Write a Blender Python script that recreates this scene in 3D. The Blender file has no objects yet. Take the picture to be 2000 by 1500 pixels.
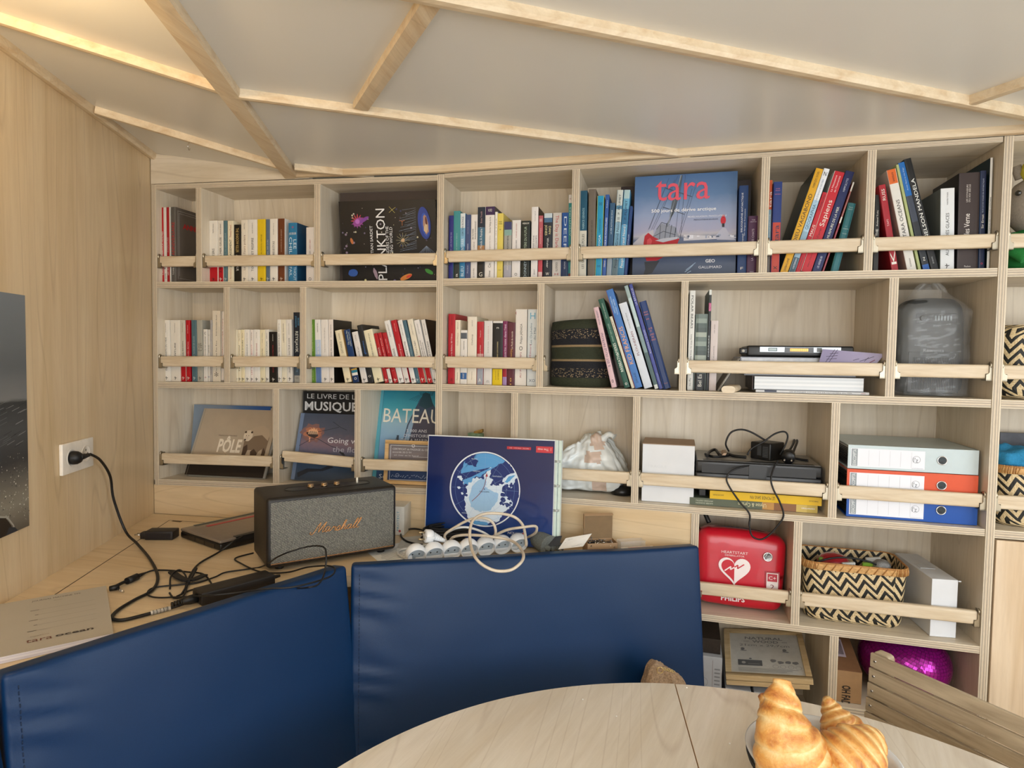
import bpy, bmesh, math, random
from math import sin, cos, tan, pi, radians, atan2, hypot, sqrt
from mathutils import Vector as V, Matrix, noise as mnoise
random.seed(7)
C = bpy.context.scene.collection
scene = bpy.context.scene

# ---------------- camera, world, light, exposure ----------------
F, ROLL, TH, YAW, CZ = 1240.0, 0.0147, math.atan(55/1240.0), radians(13.2), 1.5
cd = bpy.data.cameras.new('camera'); cam = bpy.data.objects.new('camera', cd); C.objects.link(cam)
cd.sensor_width = 36; cd.lens = 36*F/2000; cd.clip_start = 0.02
_x, _z = V((cos(YAW), sin(YAW), 0)), V((-sin(YAW)*cos(TH), cos(YAW)*cos(TH), -sin(TH)))   # right, forward
_y = _x.cross(_z)                                                                            # up
# image right axis leans so that level lines fall by ROLL to the right
RX = (_x*cos(ROLL) + _y*sin(ROLL)).normalized(); UY = (_y*cos(ROLL) - _x*sin(ROLL)).normalized()
m = Matrix((RX, UY, -_z)).transposed().to_4x4(); m.translation = V((0, 0, CZ)); cam.matrix_world = m
scene.camera = cam
scene.view_settings.view_transform = 'Standard'; scene.view_settings.look = 'None'
scene.view_settings.gamma = 1; scene.view_settings.use_curve_mapping = False
scene.view_settings.exposure = -0.22
w = bpy.data.worlds.new('World'); scene.world = w; w.use_nodes = True
wn = w.node_tree.nodes; wl = w.node_tree.links
bg = wn['Background']; bg.inputs[1].default_value = 1.0; bg.inputs[0].default_value = (0.80, 0.90, 1.0, 1)

def area(name, loc, target, sx, sy, power, col):
    l = bpy.data.lights.new(name, 'AREA'); l.shape = 'RECTANGLE'; l.size = sx; l.size_y = sy; l.energy = power; l.color = col
    o = bpy.data.objects.new(name, l); C.objects.link(o); o.location = loc
    o.rotation_euler = (V(target)-V(loc)).to_track_quat('-Z', 'Y').to_euler(); return o
# daylight entering by the windows behind and to the right of the table, and the ceiling lamp at far left
area('window_daylight', (0.55, -1.52, 1.40), (0.25, 1.2, 1.75), 2.0, 1.0, 50, (0.96, 0.98, 1.0))
area('window_daylight', (2.30, 0.15, 1.40), (0.3, 1.0, 1.5), 1.4, 1.0, 32, (0.91, 0.96, 1.0))
area('added_fill_light', (0.30, -0.75, 2.06), (0.30, -0.70, 0.0), 0.9, 0.5, 14, (1.0, 0.96, 0.90))  # added overhead fill behind the camera, brightens table and shelves; no known fitting
area('ceiling_lamp_light', (-1.02, 0.62, 2.02), (-1.08, 0.74, 2.3), 0.12, 0.12, 5.5, (1.0, 0.72, 0.38))

# ---------------- helpers ----------------
def ray(px, py):
    return _z*F + RX*(px-1000) - UY*(py-750)
def _plan(px, Z): return V((px*Z*cos(YAW)-Z*sin(YAW), px*Z*sin(YAW)+Z*cos(YAW)))
K = V((-0.6947, 1.9563))                       # plan point where the two bookcases meet
aR, aL = radians(-2.2), radians(3.8)
dR, dL = V((cos(aR), sin(aR))), V((cos(aL), sin(aL)))
nR, nL = V((-dR.y, dR.x)), V((-dL.y, dL.x))
def onplane(px, py, p0, n):
    r = ray(px, py); o = V((0, 0, CZ)); t = (V(p0)-o).dot(V(n))/r.dot(V(n)); return o + r*t
def atz(px, py, z):
    r = ray(px, py); return V((0, 0, CZ)) + r*((z-CZ)/r.z)
def aty(px, py, y):
    r = ray(px, py); return V((0, 0, CZ)) + r*(y/r.y)
def front(side, px, py, off=0.0):
    d, n = (dR, nR) if side == 'R' else (dL, nL)
    p = K + n*off
    return onplane(px, py, (p.x, p.y, 0), (n.x, n.y, 0))
def SW(side, s, off=0.0, z=0.0):
    """point at distance s along a bookcase front; off goes back along the dividers"""
    d = dR if side == 'R' else dL
    p = K + d*s; return V((p.x, p.y+off, z))
def dist_at(px, py, D):
    r = ray(px, py); return V((0, 0, CZ)) + r*(D/F)

class MB:
    def __init__(s): s.v = []; s.f = []; s.m = []; s.uv = []; s.mats = []; s.sm = []
    def mi(s, mat):
        if mat not in s.mats: s.mats.append(mat)
        return s.mats.index(mat)
    def face(s, pts, mat, uv=None, smooth=False):
        b = len(s.v); s.v += [V(p) for p in pts]; s.f.append(list(range(b, b+len(pts)))); s.m.append(s.mi(mat))
        s.uv.append(uv or [(0, 0)]*len(pts)); s.sm.append(smooth)
    def mesh(s, vs, fs, mat, smooth=True, uvs=None):
        b = len(s.v); s.v += [V(p) for p in vs]; k = s.mi(mat)
        for i, f in enumerate(fs):
            s.f.append([b+j for j in f]); s.m.append(k); s.sm.append(smooth)
            s.uv.append([uvs[j] for j in f] if uvs else [(0, 0)]*len(f))
    def hexa(s, c, mats, uvlen=None):
        """c: 8 corners (x0y0z0,x1y0z0,x1y1z0,x0y1z0, same z1); mats: one or dict front/back/left/right/top/bottom"""
        F6 = {'bottom': (0, 3, 2, 1), 'top': (4, 5, 6, 7), 'front': (0, 1, 5, 4), 'right': (1, 2, 6, 5), 'back': (2, 3, 7, 6), 'left': (3, 0, 4, 7)}
        for k, idx in F6.items():
            mt = mats.get(k, mats.get('*')) if isinstance(mats, dict) else mats
            p = [V(c[i]) for i in idx]; a = (p[1]-p[0]).length; b = (p[3]-p[0]).length
            if b > a: uv = [(0, 0), (0, 1), (b, 1), (b, 0)]        # u along the long side, v across
            else: uv = [(0, 0), (a, 0), (a, 1), (0, 1)]
            s.face(p, mt, uv)
    def box(s, o, ex, ey, ez, x0, x1, y0, y1, z0, z1, mats):
        P = lambda x, y, z: o+ex*x+ey*y+ez*z
        s.hexa([P(x0, y0, z0), P(x1, y0, z0), P(x1, y1, z0), P(x0, y1, z0), P(x0, y0, z1), P(x1, y0, z1), P(x1, y1, z1), P(x0, y1, z1)], mats)
    def wbox(s, x0, x1, y0, y1, z0, z1, mats): s.box(V((0, 0, 0)), X_, Y_, Z_, x0, x1, y0, y1, z0, z1, mats)
    def prism(s, pts, dvec, mat, side=None, smooth=False):
        """planar polygon extruded by dvec"""
        n = len(pts); pts = [V(p) for p in pts]; q = [p+V(dvec) for p in pts]
        s.face(pts[::-1], mat); s.face(q, mat)
        for i in range(n):
            j = (i+1) % n; s.face([pts[i], pts[j], q[j], q[i]], side or mat, smooth=smooth)
    def tube(s, pts, r, mat, n=8, closed=False, caps=True, rad=None):
        pts = [V(p) for p in pts]; N = len(pts); b = len(s.v); k = s.mi(mat); up = V((0, 0, 1)); prev = None
        for i, p in enumerate(pts):
            a = pts[(i-1) % N] if (closed or i > 0) else pts[i]; c = pts[(i+1) % N] if (closed or i < N-1) else pts[i]
            t = (c-a); t = t.normalized() if t.length > 1e-9 else V((0, 0, 1))
            if prev is None:
                u = t.cross(up); u = u.normalized() if u.length > 1e-3 else t.cross(V((1, 0, 0))).normalized()
            else:
                u = prev - t*prev.dot(t); u = u.normalized() if u.length > 1e-6 else t.orthogonal().normalized()
            prev = u; v2 = t.cross(u); rr = rad[i] if rad else r
            for q in range(n):
                a2 = 2*pi*q/n; s.v.append(p + u*cos(a2)*rr + v2*sin(a2)*rr)
        for i in range(N if closed else N-1):
            for q in range(n):
                i2 = (i+1) % N; s.f.append([b+i*n+q, b+i*n+(q+1) % n, b+i2*n+(q+1) % n, b+i2*n+q]); s.m.append(k); s.sm.append(True)
                s.uv.append([(i/N, q/n), (i/N, (q+1)/n), ((i+1)/N, (q+1)/n), ((i+1)/N, q/n)])
        if caps and not closed:
            for e, o in ((0, 1), (N-1, -1)):
                idx = [b+e*n+q for q in range(n)][::-o] if o == 1 else [b+e*n+q for q in range(n)]
                s.f.append(idx); s.m.append(k); s.sm.append(False); s.uv.append([(0, 0)]*n)
    def lathe(s, o, prof, mat, n=32, axis=None, smooth=True, sx=1.0, sy=1.0, caps=True):
        """prof: list of (r,h)"""
        ax = (axis or V((0, 0, 1))).normalized(); u = ax.orthogonal().normalized() if axis else V((1, 0, 0)); v2 = ax.cross(u)
        b = len(s.v); k = s.mi(mat); o = V(o)
        for r, h in prof:
            for q in range(n):
                a = 2*pi*q/n; s.v.append(o+ax*h+u*cos(a)*r*sx+v2*sin(a)*r*sy)
        for i in range(len(prof)-1):
            for q in range(n):
                s.f.append([b+i*n+q, b+i*n+(q+1) % n, b+(i+1)*n+(q+1) % n, b+(i+1)*n+q]); s.m.append(k); s.sm.append(smooth)
                s.uv.append([(q/n, i), ((q+1)/n, i), ((q+1)/n, i+1), (q/n, i+1)])
        if caps:
            for e in (0, len(prof)-1):
                if prof[e][0] > 1e-5:
                    idx = [b+e*n+q for q in range(n)]; idx = idx[::-1] if e == 0 else idx
                    s.f.append(idx); s.m.append(k); s.sm.append(False); s.uv.append([(0, 0)]*n)
    def text(s, string, o, ux, uy, mat, h=None, w=None, align='C', sq=None, bold=0.0):
        """flat lettering: o = anchor (centre or left), ux reading direction, uy up of letters"""
        vs, fs, W, H = glyphs(string, bold)
        if not W: return
        sc = h/0.73 if h else w/W
        sxx = sc
        if w and h: sxx = w/W
        if sq: sxx = sc*sq
        ox = -W/2 if align == 'C' else (0 if align == 'L' else -W)
        nn = ux.cross(uy).normalized()
        b = len(s.v); k = s.mi(mat)
        for x, y in vs: s.v.append(V(o) + ux*((x+ox)*sxx) + uy*((y-0.345)*sc))
        for f in fs: s.f.append([b+i for i in f]); s.m.append(k); s.sm.append(False); s.uv.append([(0, 0)]*len(f))
    def build(s, name, parent=None, bevel=0, subd=0, weld=False, base=None, solid=0):
        me = bpy.data.meshes.new(name)
        pw = wloc(parent) if parent else (base if base is not None else V((0, 0, 0)))
        me.from_pydata([tuple(p-pw) for p in s.v], [], s.f)
        for mt in s.mats: me.materials.append(mt)
        me.polygons.foreach_set('material_index', s.m); me.polygons.foreach_set('use_smooth', s.sm)
        uvl = me.uv_layers.new(name='UVMap'); i = 0; flat = []
        for u in s.uv:
            for a in u: flat += [a[0], a[1]]
        uvl.data.foreach_set('uv', flat)
        if weld or bevel or subd:
            bm = bmesh.new(); bm.from_mesh(me); bmesh.ops.remove_doubles(bm, verts=bm.verts, dist=1e-5); bmesh.ops.recalc_face_normals(bm, faces=bm.faces); bm.to_mesh(me); bm.free()
        o = bpy.data.objects.new(name, me); C.objects.link(o)
        if parent: o.parent = parent; o.location = (0, 0, 0)
        else: o.location = pw
        if bevel:
            md = o.modifiers.new('bevel', 'BEVEL'); md.width = bevel; md.segments = 3; md.limit_method = 'ANGLE'; md.angle_limit = radians(40)
            for p in me.polygons: p.use_smooth = True
            o.modifiers.new('wn', 'WEIGHTED_NORMAL')
        if solid:
            md = o.modifiers.new('solid', 'SOLIDIFY'); md.thickness = solid; md.offset = 0
        if subd: md = o.modifiers.new('sub', 'SUBSURF'); md.levels = subd; md.render_levels = subd
        return o
_W = {}
def wloc(o):
    v = V(o.location)
    while o.parent: o = o.parent; v = v + V(o.location)
    return v
X_, Y_, Z_ = V((1, 0, 0)), V((0, 1, 0)), V((0, 0, 1))
LABELS = {}
def tag(o, label, cat, group=None, kind=None):
    if label:
        n = len(label.replace(',', '').split())
        if n > 16 or n < 4: print('LABEL LEN', n, label)
        if label in LABELS: print('LABEL DUP', label)
        LABELS[label] = 1; o['label'] = label
    if cat: o['category'] = cat
    if group: o['group'] = group
    if kind: o['kind'] = kind
    return o
def thing(name, label, cat, loc, group=None):
    o = bpy.data.objects.new(name, None); o.empty_display_size = 0.03; C.objects.link(o); o.location = V(loc)
    return tag(o, label, cat, group)
def struct(mb, name, **k):
    o = mb.build(name, **k); o['kind'] = 'structure'; return o
_G = {}
def glyphs(string, bold=0.0):
    key = (string, bold)
    if key in _G: return _G[key]
    cu = bpy.data.curves.new('t', 'FONT'); cu.body = string; cu.size = 1.0; cu.resolution_u = 2; cu.offset = bold; cu.fill_mode = 'FRONT'
    ob = bpy.data.objects.new('t', cu); me = bpy.data.meshes.new_from_object(ob)
    vs = [(p.co.x, p.co.y) for p in me.vertices]; fs = [list(p.vertices) for p in me.polygons]
    bpy.data.objects.remove(ob); bpy.data.curves.remove(cu); bpy.data.meshes.remove(me)
    if vs:
        x0 = min(v[0] for v in vs); vs = [(v[0]-x0, v[1]) for v in vs]; W = max(v[0] for v in vs)
    else: W = 0
    _G[key] = (vs, fs, W, 1.0); return _G[key]
def smooth_path(pts, n=8, closed=False):
    """Catmull-Rom through points"""
    pts = [V(p) for p in pts]; N = len(pts); out = []
    for i in range(N if closed else N-1):
        g = (lambda k: pts[k % N]) if closed else (lambda k: pts[max(0, min(N-1, k))])
        p0, p1, p2, p3 = g(i-1), g(i), g(i+1), g(i+2)
        for j in range(n):
            t = j/n; out.append(0.5*((2*p1)+(p2-p0)*t+(2*p0-5*p1+4*p2-p3)*t*t+(3*p1-p0-3*p2+p3)*t*t*t))
    if not closed: out.append(pts[-1])
    return out

# ---------------- materials ----------------
_M = {}
def lin(c):
    if isinstance(c, str):
        c = c.lstrip('#'); c = [int(c[i:i+2], 16)/255 for i in (0, 2, 4)]
    return tuple((x/12.92 if x <= 0.04045 else ((x+0.055)/1.055)**2.4) for x in c)+(1,)
def newmat(name):
    mt = bpy.data.materials.new(name); mt.use_nodes = True; nt = mt.node_tree; return mt, nt.nodes, nt.links, nt.nodes['Principled BSDF']
def noise_node(N, L, scale, vec=None, detail=3, rough=0.55, dist=0.0):
    n = N.new('ShaderNodeTexNoise'); n.inputs['Scale'].default_value = scale; n.inputs['Detail'].default_value = detail
    n.inputs['Roughness'].default_value = rough; n.inputs['Distortion'].default_value = dist
    if vec: L.new(vec, n.inputs['Vector'])
    return n
def mapping(N, L, scale, src='Object', rot=(0, 0, 0)):
    tc = N.new('ShaderNodeTexCoord'); mp = N.new('ShaderNodeMapping'); mp.inputs['Scale'].default_value = scale; mp.inputs['Rotation'].default_value = rot
    L.new(tc.outputs[src], mp.inputs['Vector']); return mp.outputs['Vector']
def ramp(N, L, fac, stops):
    r = N.new('ShaderNodeValToRGB'); e = r.color_ramp.elements
    e[0].position, e[0].color = stops[0]; e[1].position, e[1].color = stops[-1]
    for p, c in stops[1:-1]: x = e.new(p); x.color = c
    L.new(fac, r.inputs['Fac']); return r.outputs['Color']
def M(col, rough=0.5, metal=0.0, var=0.05, scale=60, spec=0.5, coat=0.0, bump=0.0, name=None):
    key = (col, rough, metal, var, scale, spec, coat, bump)
    if key in _M: return _M[key]
    mt, N, L, P = newmat(name or 'surface_'+str(col).strip('#'))
    c = lin(col); a = tuple(min(1, x*(1-var)) for x in c[:3])+(1,); b = tuple(min(1, x*(1+var)) for x in c[:3])+(1,)
    n = noise_node(N, L, scale, mapping(N, L, (1, 1, 1)))
    L.new(ramp(N, L, n.outputs['Fac'], [(0.3, a), (0.7, b)]), P.inputs['Base Color'])
    P.inputs['Roughness'].default_value = rough; P.inputs['Metallic'].default_value = metal; P.inputs['Specular IOR Level'].default_value = spec
    P.inputs['Coat Weight'].default_value = coat
    if bump:
        bp = N.new('ShaderNodeBump'); bp.inputs['Strength'].default_value = bump; bp.inputs['Distance'].default_value = 0.002
        L.new(n.outputs['Fac'], bp.inputs['Height']); L.new(bp.outputs['Normal'], P.inputs['Normal'])
    _M[key] = mt; return mt
def wood(name, c1, c2, c3, axis='z', rough=0.42, dens=1.0, knots=True, rot=0.0):
    if name in _M: return _M[name]
    mt, N, L, P = newmat(name)
    sc = {'x': (1.1, 14, 14), 'y': (14, 1.1, 14), 'z': (14, 14, 1.1)}[axis]; sc = tuple(k*dens for k in sc)
    if rot:
        tc0 = N.new('ShaderNodeTexCoord'); mr = N.new('ShaderNodeMapping'); mr.inputs['Rotation'].default_value = (0, 0, -rot); L.new(tc0.outputs['Object'], mr.inputs['Vector'])
        mp0 = N.new('ShaderNodeMapping'); mp0.inputs['Scale'].default_value = sc; L.new(mr.outputs[0], mp0.inputs['Vector']); vec = mp0.outputs[0]
    else: vec = mapping(N, L, sc)
    n1 = noise_node(N, L, 1.0, vec, 3, 0.6, 0.8); n2 = noise_node(N, L, 9.0, vec, 4, 0.7, 0.1)
    # cathedral figure: thin dark lines where a slow noise crosses evenly spaced levels
    mv = mapping(N, L, tuple(k*0.22 for k in sc)); n3 = noise_node(N, L, 1.0, mv, 1.5, 0.5, 0.3)
    mul = N.new('ShaderNodeMath'); mul.operation = 'MULTIPLY'; mul.inputs[1].default_value = 54; L.new(n3.outputs['Fac'], mul.inputs[0])
    fr = N.new('ShaderNodeMath'); fr.operation = 'PINGPONG'; fr.inputs[1].default_value = 1.0; L.new(mul.outputs[0], fr.inputs[0])
    lines = ramp(N, L, fr.outputs[0], [(0.0, (0.66, 0.60, 0.55, 1)), (0.14, (1, 1, 1, 1)), (1.0, (0.96, 0.955, 0.95, 1))])
    base = ramp(N, L, n1.outputs['Fac'], [(0.28, lin(c3)), (0.5, lin(c1)), (0.72, lin(c2))])
    fine = ramp(N, L, n2.outputs['Fac'], [(0.25, (0.86, 0.84, 0.82, 1)), (0.6, (1, 1, 1, 1))])
    mx = N.new('ShaderNodeMix'); mx.data_type = 'RGBA'; mx.blend_type = 'MULTIPLY'; mx.inputs[0].default_value = 0.6
    L.new(base, mx.inputs[6]); L.new(fine, mx.inputs[7])
    m2 = N.new('ShaderNodeMix'); m2.data_type = 'RGBA'; m2.blend_type = 'MULTIPLY'; m2.inputs[0].default_value = 0.36 if knots else 0.1
    L.new(mx.outputs[2], m2.inputs[6]); L.new(lines, m2.inputs[7])
    L.new(m2.outputs[2], P.inputs['Base Color']); P.inputs['Roughness'].default_value = rough; P.inputs['Specular IOR Level'].default_value = 0.45
    _M[name] = mt; return mt
def ply_edge():
    if 'ply' in _M: return _M['ply']
    mt, N, L, P = newmat('birch_plywood_edge')
    uv = N.new('ShaderNodeTexCoord'); sp = N.new('ShaderNodeSeparateXYZ'); L.new(uv.outputs['UV'], sp.inputs[0])
    cb = N.new('ShaderNodeCombineXYZ'); L.new(sp.outputs['X'], cb.inputs['X']); 
    mv = N.new('ShaderNodeMath'); mv.operation = 'MULTIPLY'; mv.inputs[1].default_value = 0.06; L.new(sp.outputs['Y'], mv.inputs[0]); L.new(mv.outputs[0], cb.inputs['Y'])
    n = noise_node(N, L, 14, cb.outputs[0], 3); 
    ad = N.new('ShaderNodeMath'); ad.operation = 'MULTIPLY_ADD'; ad.inputs[1].default_value = 0.09; L.new(n.outputs['Fac'], ad.inputs[0]); L.new(sp.outputs['Y'], ad.inputs[2])
    cr = lin('#dccdb4'); dk = lin('#a39687'); lt = lin('#e6dac2'); md = lin('#c4b8a4')
    st = [(0.0, lt), (0.12, lt), (0.17, dk), (0.30, md), (0.36, cr), (0.46, cr), (0.52, dk), (0.62, md), (0.68, cr), (0.76, cr), (0.82, dk), (0.88, md), (0.93, lt), (1.0, lt)]
    base = ramp(N, L, ad.outputs[0], st)
    mp = N.new('ShaderNodeMapping'); mp.inputs['Scale'].default_value = (60, 40, 1); L.new(uv.outputs['UV'], mp.inputs['Vector'])
    n2 = noise_node(N, L, 1.0, mp.outputs[0], 4, 0.7)
    fine = ramp(N, L, n2.outputs['Fac'], [(0.35, (0.72, 0.68, 0.64, 1)), (0.6, (1, 1, 1, 1))])
    mx = N.new('ShaderNodeMix'); mx.data_type = 'RGBA'; mx.blend_type = 'MULTIPLY'; mx.inputs[0].default_value = 0.8
    L.new(base, mx.inputs[6]); L.new(fine, mx.inputs[7]); L.new(mx.outputs[2], P.inputs['Base Color'])
    P.inputs['Roughness'].default_value = 0.5
    _M['ply'] = mt; return mt
PLY = ply_edge()
WV = wood('maple_veneer_upright_grain', '#dbcfba', '#e5dac8', '#cfc0a7', 'z')
WH = wood('maple_veneer_level_grain', '#dbcfba', '#e5dac8', '#cfc0a7', 'x')
WB = wood('maple_back_panel', '#dccfb9', '#e6dbc8', '#d2c2a8', 'z', dens=0.8)
RAIL = wood('ash_rail_wood', '#dac9ad', '#e6d9c2', '#cbb595', 'x', dens=3.0, knots=False)
BEAM = wood('ash_beam_wood', '#dcc8a8', '#e6d5b8', '#ccb08a', 'y', dens=2.2)
BEAMX = wood('ash_batten_wood', '#dcc8a8', '#e6d5b8', '#ccb08a', 'x', dens=2.0, knots=False)
STEEL = M('#b3aa97', 0.36, 1.0, 0.03, name='brushed_nickel')
CHROME = M('#d8d8d8', 0.18, 1.0, 0.02, name='bright_metal')
DARK = M('#2a2018', 0.6, name='dark_gap')
BLACK = M('#121213', 0.42, var=0.1, name='black_plastic')
RUBBER = M('#0d0d0e', 0.5, var=0.1, name='black_cable_rubber')
WHITE = M('#e8e7e3', 0.45, name='white_paint')
PAPER = M('#f0efe9', 0.7, var=0.02, name='paper_white')
# ---------------- room shell ----------------
COUNTER, CEIL = 0.921, 2.100
wallc = SW('L', -1.0525); wdir = (V((-1.43, 1.102, 0))-V((-1.741, 1.887, 0))).normalized()     # towards the viewer
def WP(t, z=0.0, off=0.0):                      # point on the left wall, t metres from the far corner
    p = wallc + wdir*t; nrm = V((-wdir.y, wdir.x, 0)); return V((p.x, p.y, 0)) + nrm*off + V((0, 0, z))
WALLM = wood('maple_wall_panel', '#dcc5a0', '#e3cfac', '#d2b98f', 'z', dens=0.9, rough=0.38)
b = MB()
wn_ = V((-wdir.y, wdir.x, 0))
b.hexa([WP(-0.3, 0, -.04), WP(4.0, 0, -.04), WP(4.0, 0), WP(-0.3, 0), WP(-0.3, 2.6, -.04), WP(4.0, 2.6, -.04), WP(4.0, 2.6), WP(-0.3, 2.6)][0:8], WALLM)
struct(b, 'wall_left')
FLOORM = wood('floor_planks', '#cdb795', '#d6c2a2', '#bda580', 'x', dens=0.6)
b = MB(); b.wbox(-3.2, 3.0, -1.9, 3.0, -0.05, 0, FLOORM); struct(b, 'floor')
# wall far behind the shelving (hull side)
hull = MB(); p0 = SW('L', -1.6, 0.22); p1 = SW('L', 3.4, 0.22)
n3 = V((nL.x, nL.y, 0))
hull.hexa([p0, p1, p1+n3*.05, p0+n3*.05, p0+Z_*2.6, p1+Z_*2.6, p1+n3*.05+Z_*2.6, p0+n3*.05+Z_*2.6], WALLM); struct(hull, 'wall_back')
# wall behind the viewer, with a window band, and the right wall with a window
WP_ = M('#e9e6dd', 0.6, name='painted_wall')
b = MB()
for x0, x1, z0, z1 in ((-3.2, 3.0, 0, 0.85), (-3.2, 3.0, 1.95, 2.6), (-3.2, -0.5, 0.85, 1.95), (1.6, 3.0, 0.85, 1.95), (0.5, 0.6, 0.85, 1.95)): b.wbox(x0, x1, -1.7, -1.62, z0, z1, WP_)
struct(b, 'wall_front')
b = MB()
for y0, y1, z0, z1 in ((-1.7, 3.0, 0, 0.9), (-1.7, 3.0, 1.95, 2.6), (-1.7, -0.6, 0.9, 1.95), (0.9, 3.0, 0.9, 1.95)): b.wbox(2.42, 2.50, y0, y1, z0, z1, WP_)
struct(b, 'wall_right')
glass = bpy.data.materials.new('window_glass'); glass.use_nodes = True
gP = glass.node_tree.nodes['Principled BSDF']; gP.inputs['Transmission Weight'].default_value = 1; gP.inputs['Roughness'].default_value = 0; gP.inputs['IOR'].default_value = 1.05
b = MB(); b.wbox(-0.5, 0.5, -1.67, -1.665, 0.85, 1.95, glass); b.wbox(0.6, 1.6, -1.67, -1.665, 0.85, 1.95, glass); struct(b, 'window_1')
b = MB(); b.wbox(2.45, 2.455, -0.6, 0.9, 0.9, 1.95, glass); struct(b, 'window_2')

# ceiling: level field on the right, field rising to the left wall on the left
cA0 = atz(838, 693.0-1, CEIL) if False else None
A_far = atz(571, 341, CEIL); A_near0 = atz(322, 0, CEIL); dA = (A_far-A_near0).normalized(); A_near = A_far - dA*3.9; A_far2 = A_far + dA*0.10
wt = front('L', 293, 298); WT0 = WP(0, wt.z); nS = (A_near-A_far).cross(WT0-A_far).normalized()
def onSv(p): return V((p.x, p.y, A_far.z-((p.x-A_far.x)*nS.x+(p.y-A_far.y)*nS.y)/nS.z))
WT1 = onSv(WP(4.0))
CEM = M('#e2e0da', 0.30, var=0.015, scale=3, spec=0.5, name='ceiling_laminate')
rgt = SW('R', 2.6, 0.30, CEIL); 
b = MB()
far_r = SW('R', 2.6, 0.12, CEIL); fk = SW('R', 0, 0.12, CEIL)
b.prism([A_far2, A_near, V((3.0, A_near.y, CEIL)), V((3.0, far_r.y, CEIL)), far_r, fk], (0, 0, 0.03), CEM)
WT0b = onSv(WT0+V((-.03, 0.14, 0)))
b.face([A_far2, WT0b, WT1, A_near], CEM)
b.face([A_far2+Z_*.03, A_near+Z_*.03, WT1+Z_*.03, WT0b+Z_*.03], CEM)
struct(b, 'ceiling')
# slanted field plane
def onS(px, py): return onplane(px, py, WT0, nS)
def beam(p, q, wd, th, nrm, name, mat=None, taper=0.25):
    p, q = V(p), V(q); d = (q-p).normalized(); nrm = V(nrm).normalized(); 
    if nrm.z > 0: nrm = -nrm
    u = d.cross(nrm).normalized(); b = MB(); h = wd/2; k = h*(1-taper)
    prof = [(-h, -.004), (-h, th*.62), (-k, th*.95), (0, th), (k, th*.95), (h, th*.62), (h, -.004)]
    b.prism([p+u*x+nrm*y for x, y in prof], q-p, mat or BEAM)
    return struct(b, name)
A_mid = A_near
beam(A_far+dA*0.02, A_near, 0.047, 0.020, (0, 0, -1), 'trim_1', taper=0.12)
beam(atz(452, 174, CEIL), atz(1345, 296, CEIL), 0.022, 0.020, (0, 0, -1), 'trim_2', BEAMX)
beam(atz(705, 202, CEIL), atz(850, -20, CEIL), 0.038, 0.016, (0, 0, -1), 'trim_3', taper=0.12)
e0, e1 = atz(930, -2, CEIL), atz(1900, 194, CEIL); dE = (e1-e0).normalized()
beam(e0-dE*0.8, e1+dE*1.0, 0.028, 0.022, (0, 0, -1), 'trim_4', BEAMX)
beam(atz(1893, 190, CEIL), atz(2700, -85, CEIL), 0.024, 0.02, (0, 0, -1), 'trim_5', BEAMX)
beam(atz(575, 321, CEIL), atz(730, 338, CEIL), 0.022, 0.020, (0, 0, -1), 'trim_6', BEAMX)
b1, b2 = onS(0, 28), onS(432, 166); beam(b1+(b1-b2)*0.6, b2, 0.026, 0.020, nS, 'trim_7', BEAMX)
beam(onS(187, 209), onS(548, 319), 0.022, 0.020, nS, 'trim_8', BEAMX)
beam(WT0+wn_*0.012, WT1+wn_*0.012, 0.026, 0.024, nS, 'trim_9', BEAM)
ft0 = onS(296, 302); ft1 = onS(566, 343); sh_ = V((nL.x, nL.y, 0))*-.011; ft0 = ft0+sh_; ft1 = ft1+sh_; beam(ft0, ft1, 0.022, 0.020, nS, 'trim_10', BEAMX)
beam(SW('L', -0.5, -.012, CEIL), SW('L', 0, -.012, CEIL), 0.024, 0.020, (0, 0, -1), 'trim_11', BEAMX)
beam(SW('R', 0, -.012, CEIL), SW('R', 2.4, -.012, CEIL), 0.024, 0.020, (0, 0, -1), 'trim_12', BEAMX)
# tapering filler between the top board and the ceiling, far left
b = MB(); q0, q1, q2 = SW('L', -1.050, 0, 2.078), SW('L', -0.46, 0, 2.080), SW('L', -0.46, 0, 2.10); q3 = SW('L', -1.050, 0, wt.z-0.002)
b.prism([q0, q1, q2, q3], (0, 0.02, 0), WH); struct(b, 'trim_13')

# ---------------- bookcases ----------------
TK = 0.0215
def zl(base, s): return base + 0.0150*(s/1.05)*0.6          # the left boards run very slightly out of level
def back(side, s): return 0.175 + (s*0.1045 if side == 'R' else 0.0)
def board(parent, side, s0, s1, zt0, zt1, th=TK, off=0.0, name='shelf_board', deep=None):
    b = MB()
    d0 = deep if deep else back(side, s0); d1 = deep if deep else back(side, s1)
    c = [SW(side, s0, off, zt0-th), SW(side, s1, off, zt1-th), SW(side, s1, d1, zt1-th), SW(side, s0, d0, zt0-th),
         SW(side, s0, off, zt0), SW(side, s1, off, zt1), SW(side, s1, d1, zt1), SW(side, s0, d0, zt0)]
    b.hexa(c, {'front': PLY, '*': WH}); return b.build(name, parent)
def divider(parent, side, s0, s1, z0, z1, off=0.0005, name='divider', deep=None):
    b = MB(); d0 = deep if deep else back(side, s0); d1 = deep if deep else back(side, s1)
    c = [SW(side, s0, off, z0), SW(side, s1, off, z0), SW(side, s1, d1, z0), SW(side, s0, d0, z0),
         SW(side, s0, off, z1), SW(side, s1, off, z1), SW(side, s1, d1, z1), SW(side, s0, d0, z1)]
    b.hexa(c, {'front': PLY, '*': WV}); return b.build(name, parent)
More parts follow.
